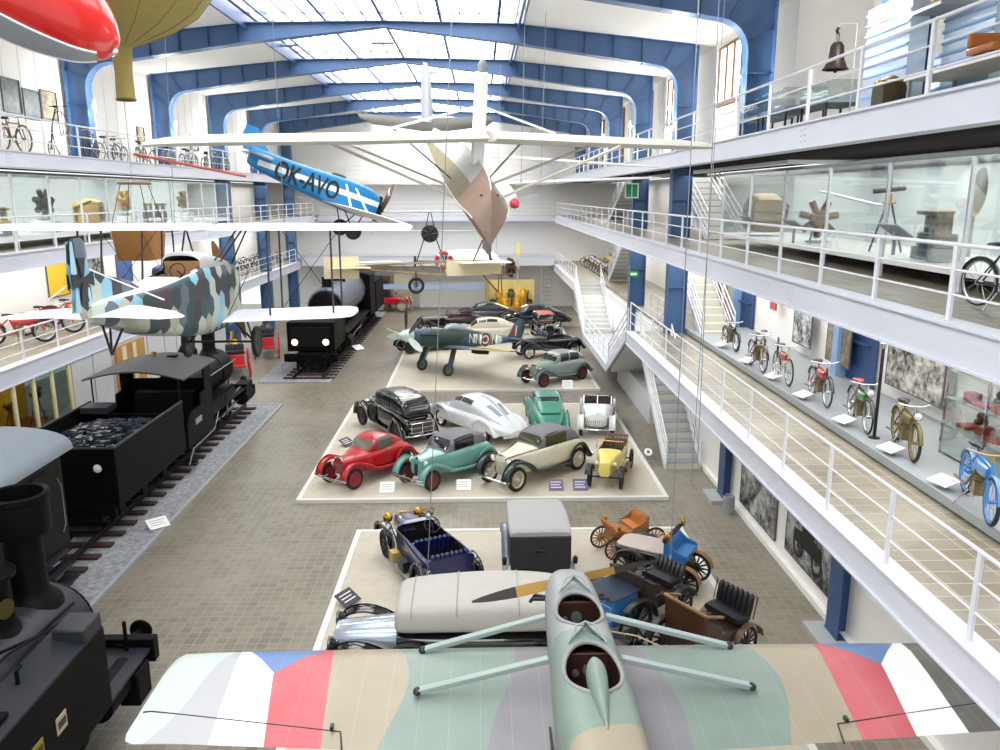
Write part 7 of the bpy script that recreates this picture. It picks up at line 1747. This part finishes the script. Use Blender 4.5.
def aero_engine(label, x, y, z, m1, kind='inline', s=1.0, deg=0, group=None):
    t = thing('engine', label, 'engine', (x, y, z), math.radians(deg), group, s)
    if kind == 'inline':
        m = MB(); m.box(-.6, .6, -.2, .2, .25, .55); m.build('crankcase', m1, t, bevel=.04)
        for i in range(4):
            m = MB(); m.cyl((-.45 + i * .3, 0, .55), (-.45 + i * .3, 0, .95), .11, n=14); m.lathe([(.13, 0), (.13, .04), (.06, .08), (.005, .08)], 14, o=(-.45 + i * .3, 0, .95)); m.build('cylinder', ENG2 if m1 is ENG else ENG, t)
        m = MB(); m.tube([(-.6, .2, .95), (.6, .2, .95)], .05, 8); m.build('manifold', m1, t)
        m = MB()
        for q in (-.5, .5): m.box(q - .05, q + .05, -.3, .3, 0, .25)
        m.box(-.55, .55, -.3, -.24, .0, .06); m.box(-.55, .55, .24, .3, 0, .06); m.build('stand', GREYC, t)
    elif kind == 'radial':
        m = MB(); m.cyl((-.2, 0, .7), (.25, 0, .7), .24, n=20); m.build('crankcase', m1, t)
        for k in range(7):
            a = 2 * pi * k / 7 + .2; m = MB(); m.cyl((0, .2 * math.cos(a), .7 + .2 * math.sin(a)), (0, .56 * math.cos(a), .7 + .56 * math.sin(a)), .1, n=12)
            for q in range(4): r = .3 + q * .07; m.lathe([(.1, 0), (.125, .01), (.1, .02)], 12, o=(0, r * math.cos(a), .7 + r * math.sin(a)), axis=(0, math.cos(a), math.sin(a)))
            m.build('cylinder', m1, t)
        m = MB(); m.box(-.15, .15, -.3, .3, 0, .06); m.bar((0, -.2, .05), (0, -.1, .6), .05); m.bar((0, .2, .05), (0, .1, .6), .05); m.build('stand', GREYC, t)
    else:
        m = MB(); Loft([(-.55, .5, .1, 1.1, 4), (0, .55, .1, 1.3, 4), (.55, .5, .1, 1.15, 4)]).mesh(m, 24, 3); m.build('casing', m1, t)
        m = MB(); m.lathe([(.3, 0), (.32, .06), (.2, .1), (.005, .1)], 20, o=(.55, 0, .65), axis=(1, 0, 0)); m.build('cover', ENG, t); m = MB(); m.tube([(-.4, -.5, .3), (-.4, -.62, .9), (.3, -.58, 1.2)], .05, 8); m.build('pipe', ENG2, t)
    return t
zc = 7.82
aero_engine('bulky brown cased engine at the far end of the right showcase', 8.55, 24.4, zc, ENG, 'case', .95, 90)
aero_engine('bronze radial engine beside the brown cased engine in the right showcase', 8.55, 20.4, zc, ENG, 'radial', .85, -100)
aero_engine('dark inline engine below the propeller blade in the right showcase', 8.5, 14.9, zc, ENG2, 'inline', .9, 80)
t = thing('propeller', 'large bare propeller blade slanting upward in the right showcase', 'propeller', (8.7, 14.2, zc + .1)); t.rotation_euler = (0, math.radians(0), math.radians(-20))
propeller(t, (0, 0, .8), .88, mat('pale_wooden_blade', '#c9bda2', .4), ENG, ang=math.radians(125), w=.17); MB().bar((0, 0, 0), (0, 0, .9), .06).build('stand', GREYC, t)
t = thing('tripod_instrument', 'surveying instrument on a tall black tripod in the right showcase', 'tripod', (8.5, 16.8, zc)); top = (0, 0, 1.0)
for a in (0, 2.1, 4.2): MB().tube([(.36 * math.cos(a), .36 * math.sin(a), 0), (.05 * math.cos(a), .05 * math.sin(a), 1.0)], .022, 6).build('leg', RIMBK, t)
MB().lathe([(.005, 0), (.13, 0), (.13, .04), (.05, .06), (.05, .2), (.005, .2)], 16, o=(0, 0, 1.0)).build('head', BRASS, t); MB().cyl((-.35, 0, 1.25), (.3, 0, 1.32), .05, n=12).build('telescope', ENG2, t); MB().cyl((0, 0, 1.25), (0, .05, 1.6), .035, n=10).build('upright_tube', RIMBK, t)
t = thing('rotor', 'thin white rotor blade floating level in the right showcase', 'blade', (8.4, 18.6, zc + 1.15)); MB().bar((0, -1.6, -.18), (0, 1.4, .12), .16, .035).build('blade', PLC, t, bevel=.01); MB().tube([(0, 1.0, .1), (0, 1.0, .6)], .008, 5).build('hanger', GREYC, t)
for i, (y, k, m1, lb) in enumerate(((16, 'radial', GOLD, 'gilded radial engine at the frame edge in the left showcase'), (19, 'inline', ENG2, 'dark inline engine second in the left showcase'), (21.5, 'radial', GOLD, 'gilded radial engine third in the left showcase'), (24, 'inline', GOLD, 'gilded inline engine fourth in the left showcase'), (27, 'radial', ENG2, 'dark radial engine fifth in the left showcase'), (30, 'case', GOLD, 'gilded cased engine sixth in the left showcase'), (33, 'radial', GOLD, 'gilded radial engine seventh in the left showcase'), (36, 'inline', ENG2, 'dark inline engine eighth in the left showcase'), (39.5, 'radial', ENG, 'bronze radial engine near the far end of the left showcase'))):
    aero_engine(lb, -14.2, y, 7.84 if i % 2 else 8.2, m1, k, .8, 10 if i % 2 else -10)
    if not i % 2:
        t = thing('pedestal', lb.replace('engine', 'engine stand').replace('radial ', '').replace('cased ', ''), 'pedestal', (-14.2, y, 7.83)); MB().box(-.35, .35, -.35, .35, 0, .36).build('block', PLC, t, bevel=.01)
        t['label'] = 'white block under the ' + lb
# tilted label desks on the railings
for x, y, z, lb in ((6.0, 15.4, 8.45, 'dark tilted label desk on the middle right railing before the tripod'), (6.05, 18.2, 8.45, 'dark tilted label desk on the middle right railing before the radial engine'), (6.0, 11.6, 8.5, 'dark tilted label desk on the middle right railing near the frame edge'), (-12.9, 18.5, 8.4, 'dark tilted label desk on the middle left railing near the frame edge'), (-12.9, 21.5, 8.4, 'dark tilted label desk on the middle left railing second along')):
    t = thing('label_desk', lb, 'sign', (x, y, z)); s = 1 if x > 0 else -1
    o = MB().box(-.16, .16, -.28, .28, -.012, .012).build('panel', mat('desk_grey', '#8d9298', .5), t, bevel=.006); o.rotation_euler.y = s * .6; MB().bar((0, 0, -.35), (0, 0, 0), .04).build('bracket', GREYC, t)
# glass cabinet with red objects on the bicycle gallery
t = thing('shelf_cabinet', 'glass shelf cabinet with red trays at the end of the bicycle gallery', 'cabinet', (9.3, 12.7, 3.9)); 
for q in (0, 1.3, 2.6):
    for p in (0, .9): MB().box(p - .02, p + .02, q - .02, q + .02, 0, 2.1).build('post', CHROME, t, flat=True)
for z in (.05, .6, 1.15, 1.7): MB().box(0, .9, 0, 2.6, z, z + .015).build('shelf', CASEG if 0 else mat('glass_shelf', '#b9cfca', .1), t, flat=True)
MB().box(-.008, .0, .03, 2.57, .07, 2.08).build('pane', CASEG, t, flat=True)
r3 = random.Random(3)
redm, dkm = mat('red_tray', '#d2303a', .4), mat('dark_helmet', '#2f3336', .35)
locs = [(q, z) for z in (.62, 1.17, 1.72) for q in (.25, .75, 1.25, 1.75, 2.25)]
for i, (q, z) in enumerate(locs):
    b = thing('tray', 'small red block on the shelves of the glass cabinet', 'block', (9.62, 12.7 + q, 3.9 + z), group='red blocks in the glass cabinet'); w = .12 + .05 * (i % 3); MB().box(-w, w, -w, w, 0, .06 + .1 * (i % 2)).build('body', redm, b, bevel=.01)
    if i % 2 == 0:
        b = thing('carburettor', 'small dark metal part on the shelves of the glass cabinet', 'machine part', (9.92, 12.7 + q + .1, 3.9 + z), group='dark parts in the glass cabinet'); m = MB(); m.lathe([(.005, 0), (.12, 0), (.13, .1), (.08, .16), (.1, .2), (.07, .27), (.005, .28)], 14); m.build('body', dkm, b)

# ---------------------------------------------------------------- top right gallery
t = thing('ship_bell', 'dark bronze bell hanging from a thin bracket behind the topmost right railing', 'bell', (6.7, 15.8, 11.3)); m = MB(); m.lathe([(.005, .5), (.07, .49), (.12, .42), (.14, .2), (.2, .05), (.24, 0), (.2, .0), (.1, .35), (.005, .4)], 28); m.build('body', mat('dark_bronze', '#2b211b', .45, .4), t)
m = MB(); m.tube([(0, 0, .48), (0, 0, .62), (0, .08, .7), (0, 0, .74)], .03, 8); m.ell((0, 0, -.02), .04, 10, 6); m.build('clapper', RIMBK, t); m = MB(); m.tube([(0, 0, .74), (0, 0, .8), (.3, -.1, .8), (.3, -.1, -1.05)], .012, 5); m.build('bracket', GREYC, t)
MIR = mat('pale_reflecting_panel', '#cfdfee', .12, .2)
def desk_case(label, x, y, z, w, l, h, body=None, top=None):
    t = thing('display_case', label, 'showcase', (x, y, z)); MB().box(-w / 2, w / 2, -l / 2, l / 2, h * .55, h * .62).build('tray', body or mat('case_blue_grey', '#8797ad', .5), t, flat=True)
    for a in (-w / 2 + .04, w / 2 - .04):
        for b in (-l / 2 + .04, l / 2 - .04): MB().box(a - .02, a + .02, b - .02, b + .02, 0, h * .55).build('leg', RIMBK, t, flat=True)
    MB().box(-w / 2, w / 2, -l / 2, l / 2, h * .62, h).build('glass_hood', CASEG, t, flat=True)
    q = MB(); q.ell((0, 0, h * .66), (w * .25, l * .2, h * .05), 12, 6); q.build('exhibit', top or GREYC, t); return t
desk_case('glass desk case left of the bell on the topmost right gallery', 7.0, 18.6, 10.25, .9, 1.5, 1.0); desk_case('second glass desk case left of the bell toward the blue pillar', 7.1, 20.6, 10.25, .9, 1.4, 1.0, top=mat('orange_exhibit', '#c98a3c', .5)); desk_case('glass desk case below the bell', 7.2, 16.9, 10.25, .9, 1.3, .95)
def louvre_wall(label, x, y, z, w, h, d=.3, deg=0):
    t = thing('slatted_panel', label, 'panel', (x, y, z), math.radians(deg)); MB().box(-d / 2, d / 2, -w / 2, w / 2, 0, h).build('back', MIR, t, flat=True)
    n = int(h / .16)
    for i in range(n): MB().box(-d / 2 - .03, -d / 2, -w / 2, w / 2, .06 + i * h / n, .1 + i * h / n).build('slat', mat('slat_blue', '#7ea6cf', .4), t, flat=True)
    return t
louvre_wall('tall slatted pale blue panel right of the near blue pillar', 7.0, 14.2, 10.25, 1.5, 1.9); louvre_wall('pale slatted panel beneath the brown sack', 7.5, 12.7, 10.25, 1.3, 1.5); louvre_wall('pale slatted panel behind the bell', 9.6, 18.5, 10.25, 3.0, 1.6)
t = thing('leather_bag', 'brown leather bundle perched above the slatted panels at the top right', 'bag', (7.1, 12.95, 11.78)); m = MB(); m.ell((0, 0, .26), (.22, .3, .28), 18, 10); m.ell((.05, -.25, .3), (.15, .2, .22), 14, 8); m.build('body', mat('tan_leather', '#92795a', .6, var=.2), t); MB().box(-.3, .3, -.42, .42, -.03, .02).build('base', GREYC, t)
t = thing('seat_model', 'small orange brown seat on a white table at the top right edge', 'seat', (6.9, 11.2, 10.85)); m = MB(); m.box(-.25, .25, -.3, .3, .0, .1); m.box(-.25, .25, .22, .3, .1, .3); m.build('cushion', mat('orange_leather', '', 0), t, bevel=.03); MB().box(-.2, .2, -.2, .2, -.1, 0).build('support', RIMBK, t)
t = thing('white_table', 'long white table carrying the orange seat at the top right', 'table', (6.95, 11.6, 10.25)); MB().box(-.4, .4, -1.6, 1.3, .46, .5).build('table_top', PLC, t, flat=True)
for a in (-.35, .35):
    for b in (-1.5, 1.2): MB().box(a - .025, a + .025, b - .025, b + .025, 0, .46).build('leg', GREYC, t, flat=True)
t = thing('exhibit_figure', 'dark bundle with golden trim standing low beside the slatted panel', 'exhibit', (6.6, 13.4, 10.25)); m = MB(); Loft([(-.2, .2, 0, .55, 3), (0, .24, 0, .62, 3), (.2, .16, 0, .5, 3)]).mesh(m, 16, 3); m.build('body', mat('dark_gold_cloth', '#43371f', .6, var=.4, scale=12), t); MB().lathe([(.22, 0), (.22, .04), (.005, .05)], 16, o=(0, 0, .5)).build('trim', BRASS, t)

# ---------------------------------------------------------------- airship, balloon, basket
ash = plane_root('red_airship', 'glossy red airship hull with a grey belly hanging in the top left corner', (-7.42, 12.7, 12.58), (.8, .1, -.6), cat='airship')
m = MB(); Loft([(2.45, .02, -.04, .04, 2), (2.38, .22, -.22, .22, 2), (2.0, .52, -.52, .52, 2), (1.2, .8, -.8, .8, 2), (0, .95, -.95, .95, 2), (-.8, .9, -.9, .9, 2), (-1.5, .7, -.7, .7, 2), (-1.9, .05, -.05, .05, 2)]).mesh(m, 40, 6); HL = Loft([(2.45, .02, -.04, .04, 2), (2.38, .22, -.22, .22, 2), (2.0, .52, -.52, .52, 2), (1.2, .8, -.8, .8, 2), (0, .95, -.95, .95, 2), (-.8, .9, -.9, .9, 2), (-1.5, .7, -.7, .7, 2), (-1.9, .05, -.05, .05, 2)]); m.build('hull', mat('red_airship_skin', '#c01f19', .22, coat=.5, var=.05), ash); m = MB(); HL.patch(m, 1.2, 6.5, 218, 262, off=.015, nu=24, nv=8); m.build('belly_panel', GREYC, ash)
for v in (217, 263): MB().tube([HL.at(1.2 + i * .2, v, .02) for i in range(27)], .016, 5).build('belly_seam', PLC, ash)
m = MB(); m.lathe([(.06, 0), (.05, .06), (.005, .08)], 12, o=(2.42, 0, -.02), axis=(1, 0, -.1)); m.build('nose_cap', CHROME, ash)
OLIVE = mat('olive_balloon_cloth', '#8f8142', .7, var=.14, scale=3, bmp=.3, bscale=16)
bl = thing('gas_balloon', 'olive yellow balloon with a long open neck hanging beside the red airship', 'balloon', (-6.65, 16.0, 10.75))
m = MB(); m.lathe([(.17, 0), (.155, .5), (.19, .93), (.4, 1.02), (.95, 1.25), (1.4, 1.55), (1.7, 1.95), (1.78, 2.35), (1.6, 2.85), (1.1, 3.2), (.4, 3.36), (.005, 3.38)], 44); o = m.build('envelope', OLIVE, bl); 
m = MB()
for i in range(14):
    a = 2 * pi * i / 14; m.tube([(r * math.cos(a), r * math.sin(a), z) for r, z in ((.2, .94), (.405, 1.02), (.955, 1.25), (1.405, 1.55), (1.705, 1.95), (1.785, 2.35))], .009, 4)
m.build('seam', mat('olive_seam', '#77703c', .7), o)
MB().ring(.17, .02, 24, 6).build('neck_ring', mat('dark_olive', '#5c4f22', .6), bl)
bk = thing('wicker_basket', 'brown wicker balloon basket hanging behind the white upper wing', 'basket', (-9.15, 22.0, 7.3)); m = MB(); Loft([(0, .5, -.5, .5, 8), (.85, .56, -.56, .56, 8)]).mesh(m, 32, 4); 
mm = MB(Matrix.Rotation(-pi / 2, 4, 'Y')); Loft([(0, .48, -.48, .48, 8), (.86, .56, -.56, .56, 8)]).mesh(mm, 32, 4, caps=True); mm.build('wicker_body', mat('wicker_brown', '#9a6b35', .8, var=.3, scale=14, bmp=.6, bscale=30), bk)
for a in (.5, -.5):
    for b in (.5, -.5): MB().tube([(a, b, .85), (a * .5, b * .5, 2.0)], .012, 5).build('rope', mat('brown_rope', '#6b4f35', .8), bk)
MB().ring(.4, .03, 24, 6, o=(0, 0, 2.0)).build('load_ring', BROWN, bk)
m = MB(); m.tube([(.56 * math.cos(a), .56 * math.sin(a), .86) for a in [i * pi / 12 for i in range(24)]], .0001, 4) if 0 else None

# ---------------------------------------------------------------- ground floor left and far end
struct(MB().box(-14.1, -14.0, 27.1, 38, 0, 3.45).box(-14.1, -14.0, 8, 22.6, 0, 3.45).build('wall_left_lower', mat('panel_grey', '#c3c4c6', .6), flat=True))
m = MB()
for y in (28.6, 30.1, 33.4, 35.2, 36.6): m.box(-14.0, -13.985, y - .02, y + .02, 0, 3.4)
struct(m.build('trim_40', mat('panel_seam', '#8e8f92', .6), flat=True))
t = thing('wall_showcase', 'lit yellow showcase window under the lower left gallery', 'showcase', (-14.05, 22.7, 0)); MB().box(-1.6, -1.55, 0, 4.3, .0, 3.4).build('back_panel', mat('yellow_backdrop', '#e0ad2a', .6, var=.25, scale=1.2), t, flat=True); MB().box(-1.55, 0, 0, 4.3, .0, 1.55).build('brown_base', mat('red_brown_base', '#8a4a2c', .6), t, flat=True)
for y in (0, 1.0, 2.1, 3.2, 4.3): MB().box(-.05, .03, y - .06, y + .06, 1.4, 3.4).build('mullion', mat('cream_mullion', '#e2d3ae', .5), t, flat=True)
MB().box(-.02, -.012, 0, 4.3, 1.55, 3.4).build('pane', GLASS, t, flat=True)
lmp = D.lights.new('showcase_fill', 'AREA'); lmp.shape = 'RECTANGLE'; lmp.size = 1; lmp.size_y = 4; lmp.energy = 60; lmp.color = (1, .85, .5); lo = D.objects.new('showcase_fill', lmp); COL.objects.link(lo); lo.location = (-14.8, 24.8, 3.35)
for i, (y, c, lb) in enumerate(((23.4, ENG2, 'dark instrument on a tripod in the yellow showcase'), (24.6, BROWN, 'brown wooden instrument in the middle of the yellow showcase'), (26.1, ENG2, 'dark machine at the far end of the yellow showcase'))):
    t = thing('instrument', lb, 'instrument', (-14.75, y, 1.56)); m = MB(); m.ell((0, 0, 1.0), (.16, .2, .18), 14, 8); m.cyl((0, -.3, 1.05), (0, .3, 1.15), .06, n=10); m.build('body', c, t)
    for a in (0, 2.1, 4.2): MB().tube([(.3 * math.cos(a), .3 * math.sin(a), 0), (0, 0, .95)], .025, 6).build('leg', c, t)
t = thing('sign_card', 'small cream card standing at the bottom of the yellow showcase', 'sign', (-14.3, 24.0, 1.56)); o = MB().box(-.01, .01, -.2, .2, 0, .4).build('card', PLC, t, flat=True); MB().bar((0, 0, 0), (-.12, 0, .25), .02).build('stand', GREYC, t)
struct(MB().box(-14.02, -13.9, 30.3, 32.9, .3, 3.3).build('door_3', mat('brown_yellow_panel', '#b98a4a', .5, var=.3, scale=.9), flat=True))
struct(MB().box(-13.99, -13.86, 30.75, 31.1, .35, 3.25).box(-13.99, -13.86, 31.7, 32.0, .35, 3.25).build('trim_41', mat('cream_mullion', '', 0), flat=True))
# long white bench along the coal tender
struct(MB().box(-13.95, -13.45, 12, 34, 0, 1.15).build('trim_42', WHITE, flat=True))
# red wheeled fire engines
RW = mat('signal_red', '#c2202a', .35, coat=.5)
def fire_engine(label, x, y, deg, bm):
    t = thing('fire_engine', label, 'fire engine', (x, y, 0), math.radians(deg)); 
    for s in (1, -1): wheel(t, .9, s * .65, .45, .09, 'wood', RW, RW); wheel(t, -.9, s * .7, .6, .09, 'wood', RW, RW)
    m = MB(); m.box(-1.5, 1.4, -.45, .45, .6, .72); m.build('frame', RW, t, bevel=.02); m = MB(); m.lathe([(.005, 0), (.4, 0), (.42, .7), (.3, .9), (.12, 1.0), (.1, 1.4), (.005, 1.4)], 24, o=(-.7, 0, .72)); m.build('boiler', bm, t)
    m = MB(); m.box(.1, 1.0, -.4, .4, .72, 1.2); m.build('box', RW, t, bevel=.03); bench(t, .75, 1.3, .45, LEATHER, .35); return t
fire_engine('yellow and red steam fire engine behind the locomotive chimney', -12.6, 40.5, -70, GOLD); fire_engine('dark fire engine with red spoked wheels beside the big locomotive', -12.3, 45.5, -75, ENG2)
t = thing('veteran_motorcar', 'brass trimmed cream veteran machine behind the tender locomotive cab', 'car', (-13.0, 36.9, 0), 1.2); 
for s in (1, -1): wheel(t, .7, s * .55, .4, .08, 'wood', RIMBK); wheel(t, -.7, s * .55, .4, .08, 'wood', RIMBK)
m = MB(); Loft([(1.0, .3, .5, .9, 4), (0, .45, .5, 1.0, 5), (-.9, .45, .5, .95, 5)]).mesh(m, 20, 3); m.build('body', mat('dark_brown_car', '#3d2d24', .4), t); bench(t, -.2, 1.1, .4, LEATHER, .4); m = MB(); m.tube([(.9, -.35, 1.0), (.9, .35, 1.0)], .03, 8); m.build('rail', BRASS, t)
# glowing engine display
t = thing('engine_display', 'yellow lit display of golden machinery under the far gallery', 'display', (2.35, 62.7, 0)); MB().box(-1.9, 1.9, .3, .36, 0, 2.5).build('backdrop', mat('cream_backdrop', '#d9c884', .6), t, flat=True); MB().box(-2.0, -1.75, -.3, .3, 0, 2.6).build('side_panel', mat('olive_panel', '#8f8a66', .6), t, flat=True)
for i in range(7):
    a = random.Random(i); m = MB(); m.lathe([(.005, 0), (.25, .02), (.3, .25), (.22, .5), (.26, .6), (.1, .7), (.005, .7)], 14, o=(-1.4 + i * .48, -.1, .35 + .8 * (i % 2))); m.tube([(-1.4 + i * .48, -.1, .5), (-1.1 + i * .4, -.25, 1.0 + .3 * (i % 3)), (-1.0 + i * .4, -.1, 1.7)], .07, 7); m.build('machine_part', mat('amber_metal', '#d5a429', .35, .5) if i % 3 else ENG2, t)
MB().box(-1.7, 1.9, -.5, .3, 0, .12).build('base', mat('amber_base', '#b48d2e', .5), t, flat=True)
lmp = D.lights.new('display_light', 'AREA'); lmp.size = 1.5; lmp.energy = 70; lmp.color = (1, .8, .35); lo = D.objects.new('display_light', lmp); COL.objects.link(lo); lo.location = (2.4, 61.6, 2.6); lo.rotation_euler = (-.5, 0, 0)
t = thing('step_ladder', 'grey ladder leaning beside the golden display at the far end', 'ladder', (5.15, 62.4, 0))
for q in (-.35, .35): MB().bar((q, 0, 0), (q, .8, 3.4), .06).build('rail', GREYC, t)
for i in range(10): MB().bar((-.35, .08 * i + .05, .3 + .32 * i), (.35, .08 * i + .05, .3 + .32 * i), .04).build('rung', GREYC, t)
t = thing('life_ring', 'red and white life ring hanging on the far gallery', 'life ring', (-2.83, 62.8, 4.05)); MB().ring(.55, .15, 32, 10, axis=(0, 1, 0)).build('ring', mat('life_ring_red', '#b92f36', .5), t)
for a in (45, 135, 225, 315): MB().ring(.55, .157, 4, 10, axis=(0, 1, 0), a0=a - 9, a1=a + 9).build('band', PLC, t)
t = thing('wall_inscription', 'line of small red lettering on the back wall above the blue grey beam', 'sign', (-6.5, 65.96, 3.45)); r4 = random.Random(9); m = MB(); x = -4.0
while x < 8.5:
    w_ = r4.uniform(.08, .2); m.box(x, x + w_, -.02, 0, 0, r4.uniform(.2, .32)); x += w_ + (.06 if r4.random() < .85 else .6)
o = m.build('letters', mat('inscription_red', '#b4545a', .6), t, flat=True); o['kind'] = 'stuff'
t = thing('info_board', 'cream display panel behind the tiny red veteran car', 'panel', (-6.2, 64.2, 0)); MB().box(-.7, .7, 0, .08, .1, 2.9).build('board', mat('cream_panel', '#d8d0b4', .6), t, flat=True); MB().box(-.8, .8, -.15, .2, 0, .1).build('base', GREYC, t, flat=True)
t = thing('cupboard_display', 'brown wooden display cupboard behind the tiny red veteran car', 'cupboard', (-8.3, 64.6, 0)); MB().box(-1.0, 1.0, 0, .5, 0, 2.6).build('body', BROWN, t, bevel=.02); MB().box(-.85, .85, -.02, 0, .3, 2.3).build('inset', mat('dark_inset', '#3b2a1c', .6), t, flat=True)
# exit sign and blue door panel
t = thing('exit_sign', 'small green exit sign high on a distant blue pillar', 'sign', (7.1, 38.4, 9.2)); MB().box(-.3, .35, -.05, 0, -.35, .35).build('case', mat('sign_white_green', '#dfeee6', .4), t, flat=True); MB().box(-.24, .0, -.055, -.05, -.28, .28).build('green_field', mat('exit_green', '#1f9a6a', .5), t, flat=True); MB().box(.05, .28, -.055, -.05, -.28, .28).build('green_field', mat('exit_green', '', 0), t, flat=True)
t = thing('exit_sign', 'tiny green exit sign on a blue pillar beside the brown doors', 'sign', (7.1, 38.4, 5.3)); MB().box(-.0, .5, -.05, 0, -.15, .15).build('case', mat('exit_green', '', 0), t, flat=True); MB().box(.1, .4, -.055, -.05, -.06, .06).build('pictogram', PLC, t, flat=True)
t = thing('litter_bin', 'small grey metal bin at the foot of the blue column under the gallery', 'bin', (7.15, 21.6, 0)); MB().lathe([(.005, 0), (.16, 0), (.17, .5), (.14, .52), (.14, .48), (.005, .4)], 18).build('body', GREYC, t)
# printed figures on the two big photographs of the lower wall
for nm, y, z, k in (('photograph', 0, 0, 0),):
    b = [o for o in D.objects if o.get('label', '').startswith('large photograph of a vintage car')][0]
    m = MB()
    for q in (-.55, .5): m.lathe([(.2, 0), (.26, .004), (.26, .0), (.3, .002), (.3, 0)], 24, o=(-.004, q, -.25), axis=(-1, 0, 0)); m.lathe([(.05, 0), (.05, .004), (.005, .004)], 12, o=(-.004, q, -.25), axis=(-1, 0, 0))
    m.prism([(-.8, -.2), (.8, -.2), (.8, .1), (.35, .15), (.3, .45), (-.3, .45), (-.35, .2), (-.8, .15)], 'x', -.0035, -.001)
    m.build('printed_car', mat('print_black', '#0a0a0b', .6), b, flat=True)
# cables
for i, (x, y, z0, z1, dx) in enumerate(((4.0, 14, 4.2, 14.2, -.1), (4.6, 16.5, 2.9, 14.2, .15), (3.2, 12.5, 3.0, 14.2, .0), (-.9, 12.2, 2.9, 14.6, .7), (1.2, 24, 9.4, 14.6, 0.1), (2.0, 27, 9.3, 14.6, .1), (-5.5, 23, 8.3, 14.2, 0), (-7.8, 21, 8.3, 14.2, .2), (-9.2, 22, 9.3, 14.2, 0), (.7, 36, 6.2, 14.4, .2))):
    t = thing('steel_cable', 'thin steel cable hanging down the hall from the roof', 'cable', (x, y, z0), group='thin hanging cables'); MB().tube([(0, 0, 0), (dx, 0, z1 - z0)], .008, 5).build('wire', mat('cable_grey', '#8a8d92', .4, .5), t); MB().ell((0, 0, 0), (.02, .02, .05), 8, 5).build('shackle', GREYC, t)
# ---------------------------------------------------------------- light
wd = D.worlds.new('World'); SC.world = wd; wd.use_nodes = True
bg = wd.node_tree.nodes['Background']; bg.inputs[0].default_value = (.95, .98, 1, 1); bg.inputs[1].default_value = 1.0
def area(name, loc, size, energy, rot=(0, 0, 0), col=(1, .98, .95)):
    l = D.lights.new(name, 'AREA'); l.shape = 'RECTANGLE'; l.size, l.size_y = size; l.energy = energy; l.color = col
    o = D.objects.new(name, l); COL.objects.link(o); o.location = loc; o.rotation_euler = rot
    return o
for y in (14, 28, 42, 56):  # bare fill lights added under the galleries to brighten them, no fixtures modelled
    area('gallery_fill', (8.6, y, 6.8), (3.0, 12), 300)
    area('gallery_fill', (8.9, y, 9.7), (2.4, 12), 170)
    area('gallery_fill', (-15.6, y, 6.85), (2.4, 12), 260)
    area('gallery_fill', (-15.2, y, 9.6), (3.5, 12), 200)
    area('gallery_fill', (6.7, y, 3.1), (1.2, 12), 45)
for i in range(0, 6):
    for x in (6.6, -13.5):
        l = D.lights.new('pillar_lamp', 'POINT'); l.energy = 190; l.shadow_soft_size = .12; l.color = (1, .97, .92)
        o = D.objects.new('pillar_lamp', l); COL.objects.link(o); o.location = (x, YF[i] - .5, 12.1)
SC.view_settings.view_transform = 'Standard'; SC.view_settings.look = 'None'
SC.view_settings.gamma = 1; SC.view_settings.use_curve_mapping = False
SC.view_settings.exposure = 0.25
SC.cycles.use_denoising = True
SC.cycles.max_bounces = 8; SC.cycles.diffuse_bounces = 4; SC.cycles.transparent_max_bounces = 16
